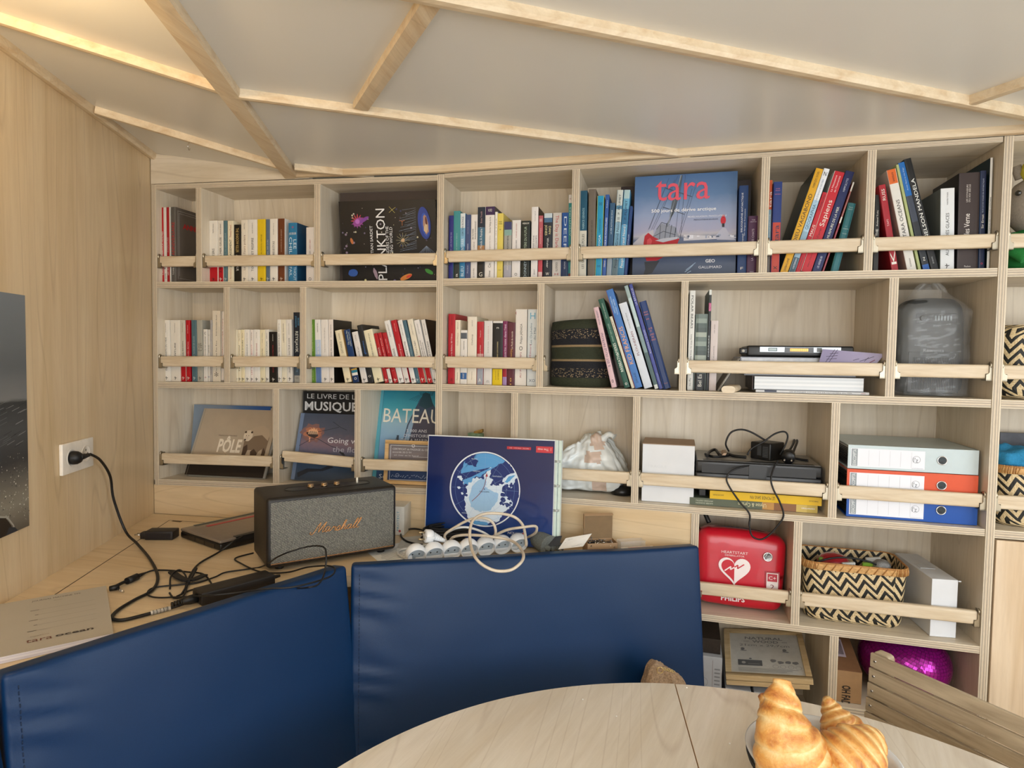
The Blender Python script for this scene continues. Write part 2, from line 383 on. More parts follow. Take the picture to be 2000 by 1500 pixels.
def backpanel(parent, side, s0, s1, z0, z1):
    b = MB(); c = []
    for z in (z0, z1): c += [SW(side, s0, back(side, s0), z), SW(side, s1, back(side, s1), z), SW(side, s1, back(side, s1)+.012, z), SW(side, s0, back(side, s0)+.012, z)]
    b.hexa(c, WB); return b.build('back_panel', parent)
# z of board tops:   top board, 2nd, 3rd, 4th, 5th, bottom
RZ = [2.0800, 1.7455, 1.4045, 1.0620, 0.7470, 0.5300]
def LZ(k, s): return {0: 2.0760, 1: 1.7400, 2: 1.4035+0.0130*s, 3: 1.0600+0.0140*s}[k]
left_case = thing('bookcase', 'pale maple plywood built-in bookcase beside the socket wall, left of the tall post', 'bookcase', SW('L', -.5, .1, COUNTER), 'built-in plywood bookcases')
right_case = thing('bookcase', 'longest pale plywood bookcase, from the middle post to the right-hand post', 'bookcase', SW('R', .8, .1, 0.0), 'built-in plywood bookcases')
far_case = thing('bookcase', 'partly seen plywood bookcase at the right edge, above the door panel', 'bookcase', SW('R', 1.9, .1, 0.0), 'built-in plywood bookcases')
for k in range(4):
    board(left_case, 'L', -1.031, -0.0195, LZ(k, -1.031), LZ(k, -0.0195), th=(0.0165 if k == 0 else 0.0205))
divider(left_case, 'L', -1.0465, -1.0315, LZ(3, -1.03)-.022, 2.076, name='side_panel')
divider(left_case, 'L', -0.019, 0.0025, LZ(3, 0)-.022, 2.0785, off=-0.0015, name='side_panel')
LD = [[(-.878, -.858), (-.443, -.422)], [(-.775, -.754), (-.494, -.472)], [(-.5935, -.571), (-.298, -.278)]]
for r in range(3):
    for a, c in LD[r]:
        divider(left_case, 'L', a, c, LZ(r+1, a), LZ(r, a)-(.0165 if r == 0 else .0205))
backpanel(left_case, 'L', -1.0465, 0.0, 1.03, 2.07)
divider(left_case, 'L', -1.0525, -1.0465, COUNTER+.12, 2.08, off=0.004, name='filler_strip')
board(right_case, 'R', 0.003, 1.535, RZ[0], RZ[0], th=0.0125+.0005)
for k in (1, 2, 3): board(right_case, 'R', 0.003, 1.537, RZ[k], RZ[k], th=(0.0215, 0.0215, 0.0215, 0.0185)[k])
board(right_case, 'R', 0.815, 1.541, RZ[4], RZ[4], th=0.0195)
board(right_case, 'R', 1.198, 1.541, RZ[5], RZ[5], th=0.03); board(right_case, 'R', 0.815, 1.1755, 0.40, 0.40, th=0.03)
RD = [[(.4185, .4405), (.957, .9785), (1.224, 1.2455)], [(.316, .337), (.7475, .767), (1.289, 1.311)], [(.237, .258), (.616, .6365), (1.1585, 1.180)], [(1.0725, 1.0945)], [(1.1755, 1.198)]]
for r in range(5):
    for a, c in RD[r]:
        divider(right_case, 'R', a, c, RZ[r+1] if r < 4 else .37, RZ[r]-(0.013, .0215, .0215, .0185, .0195)[r])
divider(right_case, 'R', 1.538, 1.5585, 0.02, 2.0805, off=-0.0015, name='side_panel')
divider(right_case, 'R', 0.793, 0.8148, 0.02, 1.0430, name='side_panel', deep=.255)
backpanel(right_case, 'R', 0.0025, 1.545, 1.03, 2.07)
backpanel(right_case, 'R', 0.80, 1.545, 0.35, 1.03)
b = MB(); b.hexa([SW('R', .815, .02, .02), SW('R', 1.538, .02, .02), SW('R', 1.538, .035, .02), SW('R', .815, .035, .02), SW('R', .815, .02, .368), SW('R', 1.538, .02, .368), SW('R', 1.538, .035, .368), SW('R', .815, .035, .368)], WH); b.build('plinth_panel', right_case)
for k, (z, th) in enumerate(((2.0800, .013), (1.7440, .0215), (1.4040, .0215), (1.0620, .0215))): board(far_case, 'R', 1.5595, 2.30, z, z, th=th, deep=.26)
divider(far_case, 'R', 2.30, 2.321, 0.02, 2.08, name='side_panel', deep=.26)
b = MB(); c = []
for z in (1.05, 2.07): c += [SW('R', 1.56, .27, z), SW('R', 2.31, .27, z), SW('R', 2.31, .285, z), SW('R', 1.56, .285, z)]
b.hexa(c, WB); b.build('back_panel', far_case)
DOORM = wood('door_veneer', '#dfc9ac', '#e7d5bc', '#d0b694', 'z', dens=1.0)
b = MB(); c = []
for z in (0.03, 1.036): c += [SW('R', 1.5625, -.004, z), SW('R', 2.29, -.004, z), SW('R', 2.29, .016, z), SW('R', 1.5625, .016, z)]
b.hexa(c, DOORM); b.build('door', far_case, bevel=.0015)
# panel between the worktop and the lowest left shelf
b = MB(); FP = wood('front_fascia_veneer', '#dfc8a2', '#e7d3b0', '#d5ba90', 'x', dens=0.7)
for side, s0, s1 in (('L', -1.0525, 0.0), ('R', 0.0, 0.792)):
    c = []
    for z in (COUNTER, 1.0430):
        zz = (lambda s: z if z == COUNTER else ((LZ(3, s)-.0212) if side == 'L' else 1.0433))
        c += [SW(side, s0, .004, zz(s0)), SW(side, s1, .004, zz(s1)), SW(side, s1, .02, zz(s1)), SW(side, s0, .02, zz(s0))]
    b.hexa(c, FP)
struct(b, 'trim_14')
# worktop
WT = wood('worktop_veneer', '#dfc8a4', '#e7d4b3', '#d3b98f', 'x', dens=0.8, rough=0.35)
CT = 0.965                                       # cushion top height
c1a, c1b = atz(3, 1320, CT), atz(679, 1104, CT); c2a, c2b = atz(684, 1104, CT), atz(1367, 1067, CT)
u1 = (c1b-c1a).normalized(); u2 = (c2b-c2a).normalized(); m1 = V((-u1.y, u1.x, 0)); m2 = V((-u2.y, u2.x, 0))      # towards the back
CTH = 0.052
def isect(p, d, q, e):
    den = d.x*e.y-d.y*e.x; t = ((q.x-p.x)*e.y-(q.y-p.y)*e.x)/den; return p+d*t
def flat(v, z): return V((v.x, v.y, z))
e1, e2 = c1a+m1*CTH, c2a+m2*CTH
corner = isect(e1, u1, e2, u2); endw = isect(e1, u1, WP(0), wdir); unit_end = isect(e2, u2, SW('R', 0), V((dR.x, dR.y, 0)))
poly = [WP(0), V((endw.x, endw.y, 0)), flat(corner, 0), flat(c2b+m2*CTH, 0), SW('R', .792), SW('R', 0, 0.003)]
poly = [flat(p, COUNTER) for p in poly]
b = MB()
b.prism([p-Z_*.03 for p in poly][::-1], (0, 0, 0.03), WT, side=WT)
wk = b.build('worktop', base=V((-1.0, 1.6, COUNTER))); tag(wk, 'pale maple L-shaped worktop behind the blue cushions, under the black speaker', 'worktop')
def strip(parent, a, c, wd, mat, name, z):
    a, c = V(a), V(c); d = (c-a).normalized(); u = Z_.cross(d)*wd/2; b = MB()
    b.hexa([a-u, c-u, c+u, a+u, a-u+Z_*z, c-u+Z_*z, c+u+Z_*z, a+u+Z_*z], mat); return b.build(name, parent)
h0, h1, h2 = atz(105, 1163, COUNTER), atz(331, 1016, COUNTER), atz(470, 1026, COUNTER)
strip(wk, h0, h1, .0022, DARK, 'hatch_seam', .0004); strip(wk, h1, h2, .0018, DARK, 'hatch_seam', .0004)
strip(wk, atz(337, 1017.5, COUNTER), atz(354, 1019, COUNTER), .010, M('#57452c', .7), 'finger_slot', .0005)
# ---------------- seating, table, rails ----------------
def rbox(b, o, ex, ey, ez, dx, dy, dz, r, mat, n=(6, 3, 6), fn=None, seg=3):
    """rounded box from o (min corner); fn(p_local, normal)->offset vector in local axes"""
    def params(L, k):
        rr = min(r, L/2*.999); a = [rr*(1-cos(pi/2*i/seg)) for i in range(seg+1)]
        mid = [rr+(L-2*rr)*i/k for i in range(1, k)]; return a+mid+[L-x for x in a[::-1]]
    PX, PY, PZ = params(dx, n[0]), params(dy, n[1]), params(dz, n[2])
    idx = {}; vs = []; fs = []
    nx, ny, nz = len(PX), len(PY), len(PZ)
    def vert(i, j, k):
        key = (i, j, k)
        if key not in idx:
            p = V((PX[i], PY[j], PZ[k])); q = V((min(max(p.x, r), dx-r), min(max(p.y, r), dy-r), min(max(p.z, r), dz-r)))
            d = p-q; nr = d.normalized() if d.length > 1e-9 else V((0, 0, 0))
            p2 = q+nr*min(r, 1) if d.length > 1e-9 else p
            if fn: p2 = p2+fn(p2, nr)
            idx[key] = len(vs); vs.append(V(o)+ex*p2.x+ey*p2.y+ez*p2.z)
        return idx[key]
    for k in (0, nz-1):
        for i in range(nx-1):
            for j in range(ny-1):
                f = [vert(i, j, k), vert(i+1, j, k), vert(i+1, j+1, k), vert(i, j+1, k)]; fs.append(f if k else f[::-1])
    for j in (0, ny-1):
        for i in range(nx-1):
            for k in range(nz-1):
                f = [vert(i, j, k), vert(i+1, j, k), vert(i+1, j, k+1), vert(i, j, k+1)]; fs.append(f if j == 0 else f[::-1])
    for i in (0, nx-1):
        for j in range(ny-1):
            for k in range(nz-1):
                f = [vert(i, j, k), vert(i, j+1, k), vert(i, j+1, k+1), vert(i, j, k+1)]; fs.append(f if i else f[::-1])
    b.mesh(vs, fs, mat, True)
LEA = M('#052c54', 0.42, var=0.06, scale=500, spec=0.3, bump=0.10, name='blue_leatherette')
STI = M('#0a2444', 0.7, name='dark_blue_thread')
def cushion(pa, pb, label, wrinkle=0, stitch=(), zb=0.47, rec=0.14):
    d = (pb-pa); L = d.length; ex = d.normalized(); ez = (Z_*(CT-zb) - V((-ex.y, ex.x, 0))*(-rec)*(CT-zb)).normalized()
    ey = ez.cross(ex).normalized(); H = (CT-zb)/ez.z
    t = thing('back_cushion', label, 'cushion', pa+d/2-Z_*(CT-zb), None)
    rr = 0.010
    def fn(p, n):
        u, w_ = p.x/L, p.z/H; q = V((0, 0, 0))
        if p.y < CTH*.5:
            bul = (1-abs(2*u-1)**6)*(1-abs(2*w_-1)**6); q.y -= 0.006*bul
            for side, sg in ((0, u), (1, 1-u)):
                if wrinkle & (1 << side):
                    fall = math.exp(-((sg*L-0.05)/0.05)**2); q.y += 0.0022*fall*sin(w_*46+sin(w_*15)*2.2+sg*30)*(1 if w_ > .1 else .3)
        q.y += 0.0012*mnoise.noise(V((p.x*9, p.z*9, 1.3+L)))
        q.z += (0.003*mnoise.noise(V((p.x*6, L*3, 2))) if w_ > .9 else 0)
        return q
    b = MB(); o = pa - ez*H
    rbox(b, o, ex, ey, ez, L, CTH, H, rr, LEA, n=(60, 3, 46), fn=fn, seg=4)
    b.build('cushion_cover', t)
    for u in stitch:
        b = MB(); n = 46
        for i in range(n):
            z0 = 0.02+(H-.04)*i/n; z1 = z0+(H-.04)/n*.62
            def S(z):
                w_ = z/H; p = V((u, 0, z)); q = fn(p, None); return o+ex*(u)+ey*(q.y-.0008)+ez*z
            b.tube([S(z0), S((z0+z1)/2), S(z1)], .0009, STI, n=5)
        b.build('stitching', t)
    return t
cushion(c1a, c1b-u1*.002, 'broad navy leatherette back cushion on the left, below the laptop charger and cables', 1, stitch=(0.021,))
cushion(c2a+u2*.002, c2b, 'broad blue leatherette back cushion in the middle, below the white power strip', 1, stitch=(0.021, ))
c3b = c1a-u1*.012; c3a = c3b+V((.12, -.55, 0)); cushion(c3a, c3b, 'sliver of blue leatherette cushion at the far left of the photo', 0)
# bench carrying the cushions
b = MB(); sa, sc_, se = c1a-m1*.42+V((0, 0, 0)), isect(c1a-m1*.42, u1, c2a-m2*.42, u2), c2b-m2*.42
bp = [flat(c1a+m1*.04, .45), flat(corner, .45), flat(c2b+m2*.04, .45), flat(se, .45), flat(sc_, .45), flat(c1a-m1*.42, .45)]
b.prism([p-Z_*.03 for p in bp][::-1], (0, 0, .03), WT)
bench = b.build('bench', base=flat(corner, .45)); tag(bench, 'built-in wooden bench hidden under the table edge, carrying the blue cushions', 'bench')
b = MB(); bp2 = [flat(p, 0) for p in (c1a-m1*.01, isect(c1a-m1*.01, u1, c2a-m2*.01, u2), c2b-m2*.01, c2b-m2*.38, isect(c1a-m1*.38, u1, c2a-m2*.38, u2), c1a-m1*.38)]
b.prism(bp2[::-1], (0, 0, .42), WV); b.build('bench_base', bench)

# table
tcx, tcz, TR = 0.325, 0.648, 0.787
tc = V((tcx*cos(YAW)-tcz*sin(YAW), tcx*sin(YAW)+tcz*cos(YAW), .75))
tb = thing('dining_table', 'big round pale maple table in the foreground holding the croissants', 'table', flat(tc, 0))
sd = (atz(1317, 1335, .75)-atz(1363, 1499, .75)).normalized(); sp = atz(1340, 1414, .75)
TT = wood('table_maple', '#e4dccd', '#ece5d9', '#d8cdb9', 'y', dens=0.9, rough=0.33, rot=-.25)
TEDGE = M('#c9a77b', .5, name='table_edge_ply')
def leaf(sign):
    pts = []; N = 220; sn = V((sd.y, -sd.x, 0))*sign
    for i in range(N):
        a = 2*pi*i/N; p = tc+V((cos(a), sin(a), 0))*TR
        if (p-sp).dot(sn) > 0.0008: pts.append(p)
    k0 = max(range(len(pts)), key=lambda i: (pts[(i+1) % len(pts)]-pts[i]).length); pts = pts[k0+1:]+pts[:k0+1]
    rel = tc-sp; h = rel.dot(sd); q = rel.dot(V((sd.y, -sd.x, 0))); hh = sqrt(TR*TR-(q-sign*.0008)**2)
    base = sp+sn*.0008; ends = [base+sd*(h+hh), base+sd*(h-hh)]; ends.sort(key=lambda e: (e-pts[-1]).length)
    pts = pts+ends; b = MB(); b.prism([p-Z_*.028 for p in pts], (0, 0, .028), TT, side=TEDGE); b.build('tabletop_leaf', tb, bevel=.0015)
leaf(1); leaf(-1)
b = MB(); b.lathe(flat(tc, 0), [(.26, 0), (.26, .02), (.06, .04), (.045, .1), (.045, .68), (.16, .70), (.16, .722)], M('#3a3a3c', .4, .6, name='table_column_metal'), 32); b.build('pedestal', tb)
CR = M('#f2efe6', .8, name='crumb')
for i, (x, y) in enumerate(((1341, 1343), (1138, 1366), (1204, 1399), (1425, 1452))):
    p = atz(x, y, .7515); b = MB(); b.lathe(p, [(.0002, -.001), (.0018, -.0002), (.0015, .001), (.0002, .0016)], CR, 6); o = b.build('crumb', base=p)
    tag(o, ['pale crumb near the far rim of the table', 'pale crumb on the left part of the table, higher one', 'faint crumb on the table left of the leaf joint', 'white crumb on the table beside the bread basket'][i], 'crumb', 'crumbs on the table')

# rails and their nickel brackets
RAILS = [('L', 0, -1.0315, -.878, 1), ('L', 0, -.858, -.443, 1), ('L', 0, -.422, -.019, 1), ('R', 0, .0025, .4185, 1), ('R', 0, .4405, .957, 1), ('R', 0, .9785, 1.224, 1), ('R', 0, 1.2455, 1.538, 1), ('F', 0, 1.5585, 2.30, 1),
 ('L', 1, -1.0315, -.775, 1), ('L', 1, -.754, -.494, 1), ('L', 1, -.472, -.019, 1), ('R', 1, .0025, .316, 1), ('R', 1, .337, .7475, 0), ('R', 1, .767, 1.289, 1), ('R', 1, 1.311, 1.538, 1), ('F', 1, 1.5585, 2.30, 1),
 ('L', 2, -1.0315, -.5935, 1), ('L', 2, -.571, -.298, 2), ('L', 2, -.278, -.019, 1), ('R', 2, .258, .616, 1), ('R', 2, .6365, 1.1585, 1), ('R', 2, 1.180, 1.538, 1), ('F', 2, 1.5585, 2.30, 1),
 ('R', 3, .8148, 1.0725, 1), ('R', 3, 1.0945, 1.538, 1)]
RN = ['top row', 'second row', 'third row', 'fourth row']
RLAB = ['short ash rail across the narrow bay with the grey comic album', 'ash rail across white, yellow and brown paperbacks, top row', 'ash rail across the black plankton book', 'ash rail in front of the mixed novels right of the tall post', 'long ash rail across the blue sailing book and polar books', 'ash rail across the yellow and red books leaning right', 'ash rail across the books leaning left at top right', 'ash rail end in front of the stuffed toy',
 'ash rail across the leftmost second-row paperbacks, above the polar bear book', 'ash rail across the small cream pocket books', 'ash rail across the leaning red and white paperbacks', 'ash rail in front of the red-to-white books, second row middle', '', 'long ash rail across the tablet stack with the leaflet', 'ash rail across the bagged black heater', 'ash rail end before the upper zigzag basket',
 'ash rail across the polar bear book', 'tilted ash rail unhooked at its left end, over a dark blue book', 'ash rail across the framed certificate and turquoise ship book', 'ash rail across the white plastic bag', 'long ash rail across the white box and black laptop', 'ash rail across the orange ring binder', 'ash rail end before the lower zigzag basket',
 'ash rail across the red defibrillator case', 'ash rail across the zigzag basket and the small white carton']
def shelf_z(side, row, s): return LZ(row+1, s) if side == 'L' else ((1.7440, 1.4040, 1.0620)[row] if side == 'F' else RZ[row+1])
def bracket(parent, side, s, z, flip):
    """nickel hook: plate on the divider, rounded lip over the rail, stepped cradle under its end"""
    b = MB(); f = -1 if flip else 1; sd_ = 'R' if side == 'F' else side
    d = dR if sd_ == 'R' else dL; ex = V((d.x*f, d.y*f, 0)); ey = Y_; o = SW(sd_, s, 0.004, z)
    prof = [(0, -.005), (.0135, -.005), (.0135, .011), (.0085, .0135), (.0062, .017), (.0062, .034), (0, .034)]
    P = lambda x, y, zz: o+ex*x+ey*y+Z_*zz
    b.prism([P(x, 0, zz) for x, zz in (prof if not flip else prof)], ey*.0028, STEEL)
    b.prism([P(x, .0, zz) for x, zz in [(0, -.005), (.0135, -.005), (.0135, -.0022), (0, -.0022)]], ey*.026, STEEL)
    b.prism([P(x, .0, zz) for x, zz in [(0, -.005), (.0016, -.005), (.0016, .040), (0, .040)]], ey*.026, STEEL)
    arc = [P(.003, .002, .030), P(.003, .001, .038), P(.003, .005, .0425), P(.003, .010, .041), P(.003, .012, .036)]
    b.tube(smooth_path(arc, 4), .0028, STEEL, n=7)
    return b.build('rail_bracket', parent)
cases = {'L': left_case, 'R': right_case, 'F': far_case}
for i, (side, row, s0, s1, st) in enumerate(RAILS):
    sd_ = 'R' if side == 'F' else side
    za, zb_ = shelf_z(side, row, s0)+.0535, shelf_z(side, row, s1)+.0535
    bracket(cases[side], side, s0, za, False)
    if side != 'F': bracket(cases[side], side, s1, zb_, True)
    if st == 0: continue
    g = .0068; a0, a1 = za, zb_
    if st == 2: a0 = za+.021; a1 = zb_+.004
    pa, pb = SW(sd_, s0+g, .0075, a0+.0005), SW(sd_, s1-g, .0075, a1+.0005); b = MB()
    e = (pb-pa).normalized(); up = (Z_-e*Z_.dot(e)).normalized(); fw = up.cross(e)*-1
    fw = V((-e.y, e.x, 0)).normalized()
    prof = []
    for cx, cz, a_0 in ((.0062, .0062, pi), ):
        pass
    R_, T_, H_ = .005, .017, .0365
    for (cy, cz, a0_) in ((R_, R_, 180), (T_-R_, R_, 270), (T_-R_, H_-R_, 0), (R_, H_-R_, 90)):
        for k in range(5): a = radians(a0_+90*k/4); prof.append((cy+cos(a)*R_, cz+sin(a)*R_))
    notch = .0075
    # the ends are notched over the brackets: full-length upper part, shorter lower part
    pts = [pa+fw*y+up*z for y, z in prof]
    L_ = (pb-pa).length
    up_prof = [(y, max(z, .013)) for y, z in prof]
    b.prism([pa+e*notch+fw*y+up*z for y, z in prof], e*(L_-2*notch), RAIL, smooth=True)
    for t0 in (0, L_-notch): b.prism([pa+e*t0+fw*y+up*z for y, z in up_prof], e*notch, RAIL, smooth=True)
    o = b.build('shelf_rail', base=(pa+pb)/2); tag(o, RLAB[i], 'shelf rail', 'ash rails across the bookcase bays')
# ---------------- books ----------------
CR_ = {'A': (290, 330, 5.714), 'B': (600, 330, 6.25), 'C': (860, 330, 6.25), 'D': (1120, 300, 5.263), 'E': (1480, 280, 5.556), 'G': (1690, 260, 5.0), 'H': (290, 540, 6.452),
       'I': (580, 540, 6.52), 'J': (860, 550, 6.523), 'Mm': (1050, 540, 6.25), 'N': (1320, 540, 4.545), 'O': (1720, 540, 5.768), 'P': (290, 740, 6.252), 'Q': (540, 740, 6.25),
       'S': (800, 760, 4.348), 'T': (1230, 780, 4.878), 'U': (1600, 780, 5.0), 'W': (1350, 1000, 3.279), 'Y': (1340, 1200, 3.03), 'Z': (1080, 1180, 3.226)}
def CP(crop, x, y): o = CR_[crop]; return o[0]+x/o[2], o[1]+y/o[2]
PG = M('#e6dfcc', .8, var=.04, scale=900, name='page_edges')
PGW = M('#efede6', .8, var=.04, scale=900, name='white_page_edges')
def cov(c): return M(c, .42, var=.03, scale=25, spec=.4, name='book_cover_'+c.strip('#'))
def ink(c): return M(c, .5, var=0.0, scale=10, name='ink_'+c.strip('#'))
def floorz(side, row, s): return LZ(row+1, s) if side == 'L' else RZ[row+1]
def mark(b, o, ex, ez, sz, mat):
    """small three-stroke publisher's mark"""
    for a, r0 in ((.3, .0), (1.9, .1), (2.8, .0), (4.4, .12)):
        d = ex*cos(a)+ez*sin(a); n = ex*-sin(a)+ez*cos(a); p = o+d*sz*r0
        b.face([p-n*sz*.09, p+d*sz*.5-n*sz*.07, p+d*sz*.5+n*sz*.07, p+n*sz*.09], mat)
def make_book(label, o, ex, ey, ez, w, h, dp, spine, group=None, bands=None, txt=(), left=None, right=None, hard=False, mk=None, page=None, cat='book', name='book', rart=None):
    t = thing(name, label, cat, o, group)
    tk = .0022 if hard else .0008; tk = min(tk, w*.3); ins = .003 if hard else .0004
    b = MB(); lc, rc = cov(left or spine), cov(right or spine); sc = cov(spine)
    bs = bands or [(0, 1, spine)]
    rr = min(w*.28, .004) if hard else min(w*.12, .0012)
    for z0, z1, c in bs:
        prof = [(0, tk*1.5), (0, rr), (w*.08, rr*.35), (w*.25, 0), (w*.75, 0), (w*.92, rr*.35), (w, rr), (w, tk*1.5)] if w > .004 else [(0, tk*1.5), (0, 0), (w, 0), (w, tk*1.5)]
        for i in range(len(prof)-1):
            (x0, y0), (x1, y1) = prof[i], prof[i+1]; P = lambda x, y, z: o+ex*x+ey*y+ez*z
            b.face([P(x0, y0, z0*h), P(x1, y1, z0*h), P(x1, y1, z1*h), P(x0, y0, z1*h)], cov(c), smooth=True)
        for z, fl in ((z0*h, 1), (z1*h, 0)):
            if (z0 == 0 and fl) or (z1 == 1 and not fl):
                pp = [o+ex*x+ey*y+ez*z for x, y in prof]; b.face(pp[::-1] if fl else pp, cov(c))
    b.box(o, ex, ey, ez, 0, tk, tk, dp, 0, h, lc); b.box(o, ex, ey, ez, w-tk, w, tk, dp, 0, h, rc)
    dk = set()
    for tx in txt:
        s_, c, z0, z1, hf, dr = tx[:6]; xc = tx[6] if len(tx) > 6 else .5
        zc = (z0+z1)/2*h; L = (z1-z0)*h; oo = o+ex*(w*xc)-ey*.0005+ez*zc
        if dr == 'h': b.text(s_, oo, ex, ez, ink(c), h=(z1-z0)*h, w=hf*w)
        elif dr == 'u': b.text(s_, oo, ez, -ex, ink(c), h=hf*w, w=L)
        else: b.text(s_, oo, -ez, ex, ink(c), h=hf*w, w=L)
    if mk: mark(b, o+ex*w*.5-ey*.0005+ez*h*.055, ex, ez, min(w*.8, .011), ink(mk))
    if rart: rart(b, o, ex, ey, ez, w, h, dp)
    b.build('cover', t)
    b = MB(); b.box(o, ex, ey, ez, tk, w-tk, tk*1.5, dp-ins*1.0, ins, h-ins, page or PG); b.build('pages', t)
    return t
ORD = ['first', 'second', 'third', 'fourth', 'fifth', 'sixth', 'seventh', 'eighth', 'ninth', 'tenth', 'eleventh', 'twelfth', 'thirteenth', 'fourteenth', 'fifteenth', 'sixteenth', 'seventeenth', 'eighteenth', 'nineteenth', 'twentieth']
def bay(side, row, crop, yb, rows, where, group, off=.038, dmax=None):
    """rows: (xl, xr, ytop, xtop_left or None, spine, look, dict)"""
    N_ = len(rows)
    for i, r in enumerate(rows):
        xl, xr, yt, xt, spine, look = r[:6]; kw = dict(r[6]) if len(r) > 6 else {}
        of = kw.pop('off', off); y_b = kw.pop('yb', yb)
        pl = front(side, *CP(crop, xl, y_b), of); pr = front(side, *CP(crop, xr, y_b), of)
        s = (pl.xy-K).dot(dR if side == 'R' else dL); fz = floorz(side, row, s)+.0006+kw.pop('lift', 0)
        if xt is None:
            pt = front(side, *CP(crop, xl, yt), of); h = pt.z-fz; phi = 0; w = pr.x-pl.x
        else:
            pt = front(side, *CP(crop, xt, yt), of); phi = atan2(pt.x-pl.x, pt.z-fz); h = hypot(pt.x-pl.x, pt.z-fz); w = (pr.x-pl.x)*cos(phi)
        w = max(.003, w-.0004)
        ex, ez = V((cos(phi), 0, -sin(phi))), V((sin(phi), 0, cos(phi))); o = V((pl.x, pl.y, fz+(w*sin(phi) if phi > 0 else 0)))
        if phi > 0: h = h-w*sin(phi)*cos(phi)*0
        dm = (back(side, s)-of-.006); dp = min(kw.pop('dp', h*.66), dm)
        lab = kw.pop('label', None) or '%s, %s from left %s' % (look, ORD[i] if i < N_-1 or N_ == 1 else 'last', where)
        make_book(lab, o, ex, Y_, ez, w, h, dp, spine, group, **kw)
W1, W2, CRM, RED, SLT, GRY, BLK = '#ebe6dc', '#e6e0d4', '#ece2c6', '#b8101f', '#5f7a82', '#a9a698', '#151414'
g = '#4a4038'; k_ = '#1a1a1a'; rd = '#a3202a'; yl = '#d9a44a'; wh = '#e8e4da'
def A_(c=g): return ('AUTEUR', c)  # unused
def tt(title, z0, z1, hf=.42, c=k_, dr='u', xc=.5): return (title, c, z0, z1, hf, dr, xc)
RF = lambda c, f=.25: [(0, f, RED), (f, 1, c)]
def album_side(b, o, ex, ey, ez, w, h, dp):
    q = o+ex*(w+.0004); b.text('ANNIVERSAIRE', q+ey*.030+ez*h*.765, ey, ez, ink('#c02a2c'), h=.017, w=.16, align='L', bold=.03) if 0 else b.text('ANNIV', q+ey*.034+ez*h*.77, ey, ez, ink('#c02a2c'), h=.018, w=.088, align='L', bold=.04)
    for y0, y1, z0, z1 in ((.010, .126, .955, .958), (.016, .126, .925, .928), (.010, .011, .05, .955), (.016, .017, .09, .925), (.016, .126, .06, .063)): b.face([q+ey*y0+ez*h*z0, q+ey*y1+ez*h*z0, q+ey*y1+ez*h*z1, q+ey*y0+ez*h*z1], ink('#c9c4bc'))
bay('L', 0, 'A', 1262, [
 (150, 180, 430, 138, '#b31019', 'thin red comic album', dict(left='#b31019', right='#e9e6e0', txt=[tt('SHERLOCK HOLMES', .34, .68, .5, wh), tt('CIGARES', .1, .28, .5, wh)])),
 (181, 208, 428, 169, '#ded9d0', 'thin white comic album', dict(txt=[tt('DON', .05, .12, .6, g)])),
 (209, 238, 428, 199, '#a5121c', 'thin dark red comic album', dict(txt=[tt('LES AVENTURES', .1, .35, .5, wh), tt('AVENTURE', .4, .6, .5, '#c9a0a0')])),
 (239, 252, 426, 229, '#dcd7ce', 'very thin white comic album', {}),
 (253, 312, 425, 246, '#5b5752', 'grey comic album showing the start of a red title on its cover',
  dict(right='#6b6259', hard=True, dp=.131, rart=album_side, label='grey comic album with a red title on its cover, narrow top-left bay', txt=[tt('ANNIVERSAIRE', .36, .8, .62, '#b52a2c'), tt('TOME', .1, .2, .3, '#d8d4cc')]))],
 'in the narrow top-left bay', 'comic albums in the top-left bay', off=.027)
